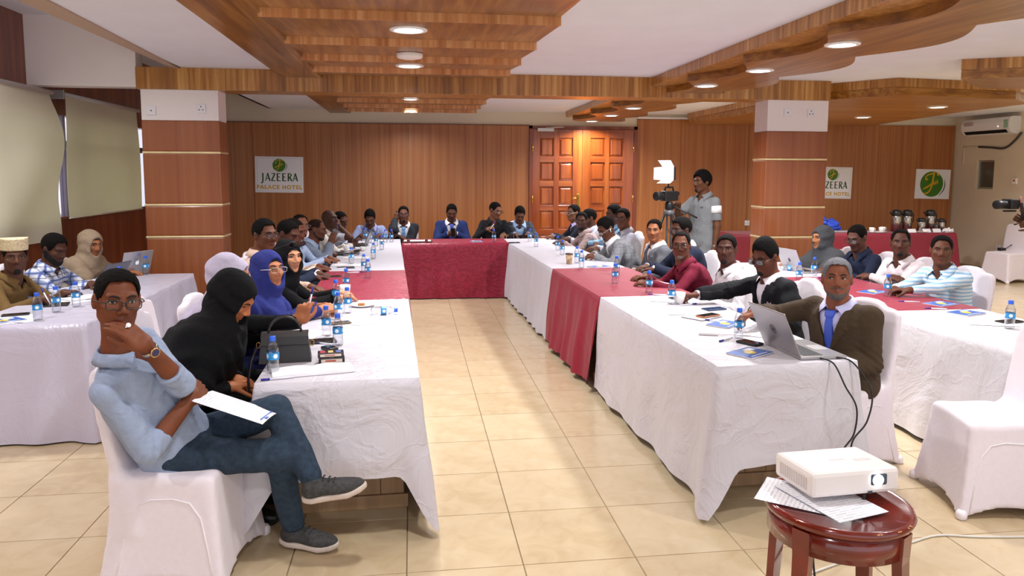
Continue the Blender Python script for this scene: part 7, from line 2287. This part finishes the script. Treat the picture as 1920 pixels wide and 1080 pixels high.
MB().tube([(-0.06, 0, 0.11), (-0.05, 0, 0.15), (0.06, 0, 0.15), (0.07, 0, 0.11)], 0.010, 8).build('top_handle', tb, vc)
MB().bbox(-0.14, -0.09, -0.02, 0.02, 0.06, 0.10, 0.006).build('viewfinder', tb, vc)
tag(vc, 'black video camera on the tripod', 'camera')
ld = empty('camera_light', (2.78, 7.80, 1.56), math.radians(215))
MB().tube([(0, 0, -0.02), (0, 0, 0.06)], 0.008, 8).build('stem', tb, ld)
MB().bbox(-0.03, 0.01, -0.075, 0.075, 0.055, 0.20, 0.006).build('housing', tb, ld)
lpan = plain('led_panel', '#FFFFFF', 0.4, emit=10.0)
MB().box(0.0101, 0.014, -0.068, 0.068, 0.062, 0.193).build('led_panel', lpan, ld)
barn = plain('barn_inner', '#E9E9EE', 0.4)
for vs in ([(0.012, -0.075, 0.20), (0.012, 0.075, 0.20), (0.09, 0.085, 0.27), (0.09, -0.085, 0.27)], [(0.012, -0.075, 0.055), (0.012, 0.075, 0.055), (0.10, 0.085, 0.02), (0.10, -0.085, 0.02)],
           [(0.012, 0.075, 0.055), (0.012, 0.075, 0.20), (0.10, 0.125, 0.19), (0.10, 0.125, 0.06)], [(0.012, -0.075, 0.055), (0.012, -0.075, 0.20), (0.10, -0.125, 0.19), (0.10, -0.125, 0.06)]):
    k_ = vs + [(a - 0.002, b_ * 1.01, c) for a, b_, c in vs]
    MB().add(k_, [(0, 1, 2, 3), (7, 6, 5, 4), (0, 4, 5, 1), (1, 5, 6, 2), (2, 6, 7, 3), (3, 7, 4, 0)]).build('barn_door', barn, ld)
tag(ld, 'lit lamp with open flaps on top of the video camera', 'camera light')
# ------------------------------------------------------------------ second cameraman, mostly outside the frame, with a gimbal
p = person('cameraman at the right edge holding a camera on a gimbal', (6.02, 6.10, 1.60), 185, hd=190, lean=-0.02, hipz=0.90, stand=True, skin='#54321F', res=0.0105, top_mat=SH('darkbrown_shirt', '#4A382E'), trousers='#26262A', bend=0.0,
           arms={1: dict(w=(5.60, 6.12, 1.27), fd=(0.8, 0.1, 0.3), nd=(0, 0.8, 0.3), curl=0.9), -1: dict(w=(5.58, 5.98, 1.22), fd=(0.8, 0.1, 0.3), nd=(0, -0.8, 0.3), curl=0.9)}, group='people standing')
finish_jobs()
POOL.shutdown()
gm = empty('gimbal_camera', (5.40, 6.02, 1.345), math.radians(188))
MB().tube([(-0.13, 0, -0.14), (-0.12, 0, 0.0), (-0.10, 0, 0.02)], 0.018, 10).build('grip', tb, gm)
MB().tube([(-0.10, 0, 0.02), (-0.07, 0.05, 0.03), (-0.03, 0.06, 0.04), (-0.02, 0.06, 0.09)], 0.014, 8).build('gimbal_arm', plain('gimbal_dark', '#26262A', 0.4), gm)
MB().tube([(-0.03, 0.05, 0.02), (-0.01, 0.055, 0.09), (-0.04, 0.03, 0.14)], 0.006, 6).build('red_cable', plain('red_trim', '#8A1A24', 0.4), gm)
MB().bbox(-0.02, 0.08, -0.06, 0.05, 0.03, 0.12, 0.012).build('camera_body', tb, gm)
MB().lathe([(0.034, 0.0), (0.036, 0.06), (0.040, 0.065), (0.040, 0.12), (0.034, 0.125), (0.0, 0.118)], 18, caps=False).build('lens', tb, gm, (0.08, 0, 0.07), (0, PI / 2, 0))
MB().bbox(-0.02, 0.10, -0.02, 0.02, 0.005, 0.02, 0.004).build('plate', tb, gm)
tag(gm, 'black camera on a gimbal pointing into the room at the right edge', 'camera')
print('TRIS', TRI[0], 'time', round(time.time() - T0, 1))
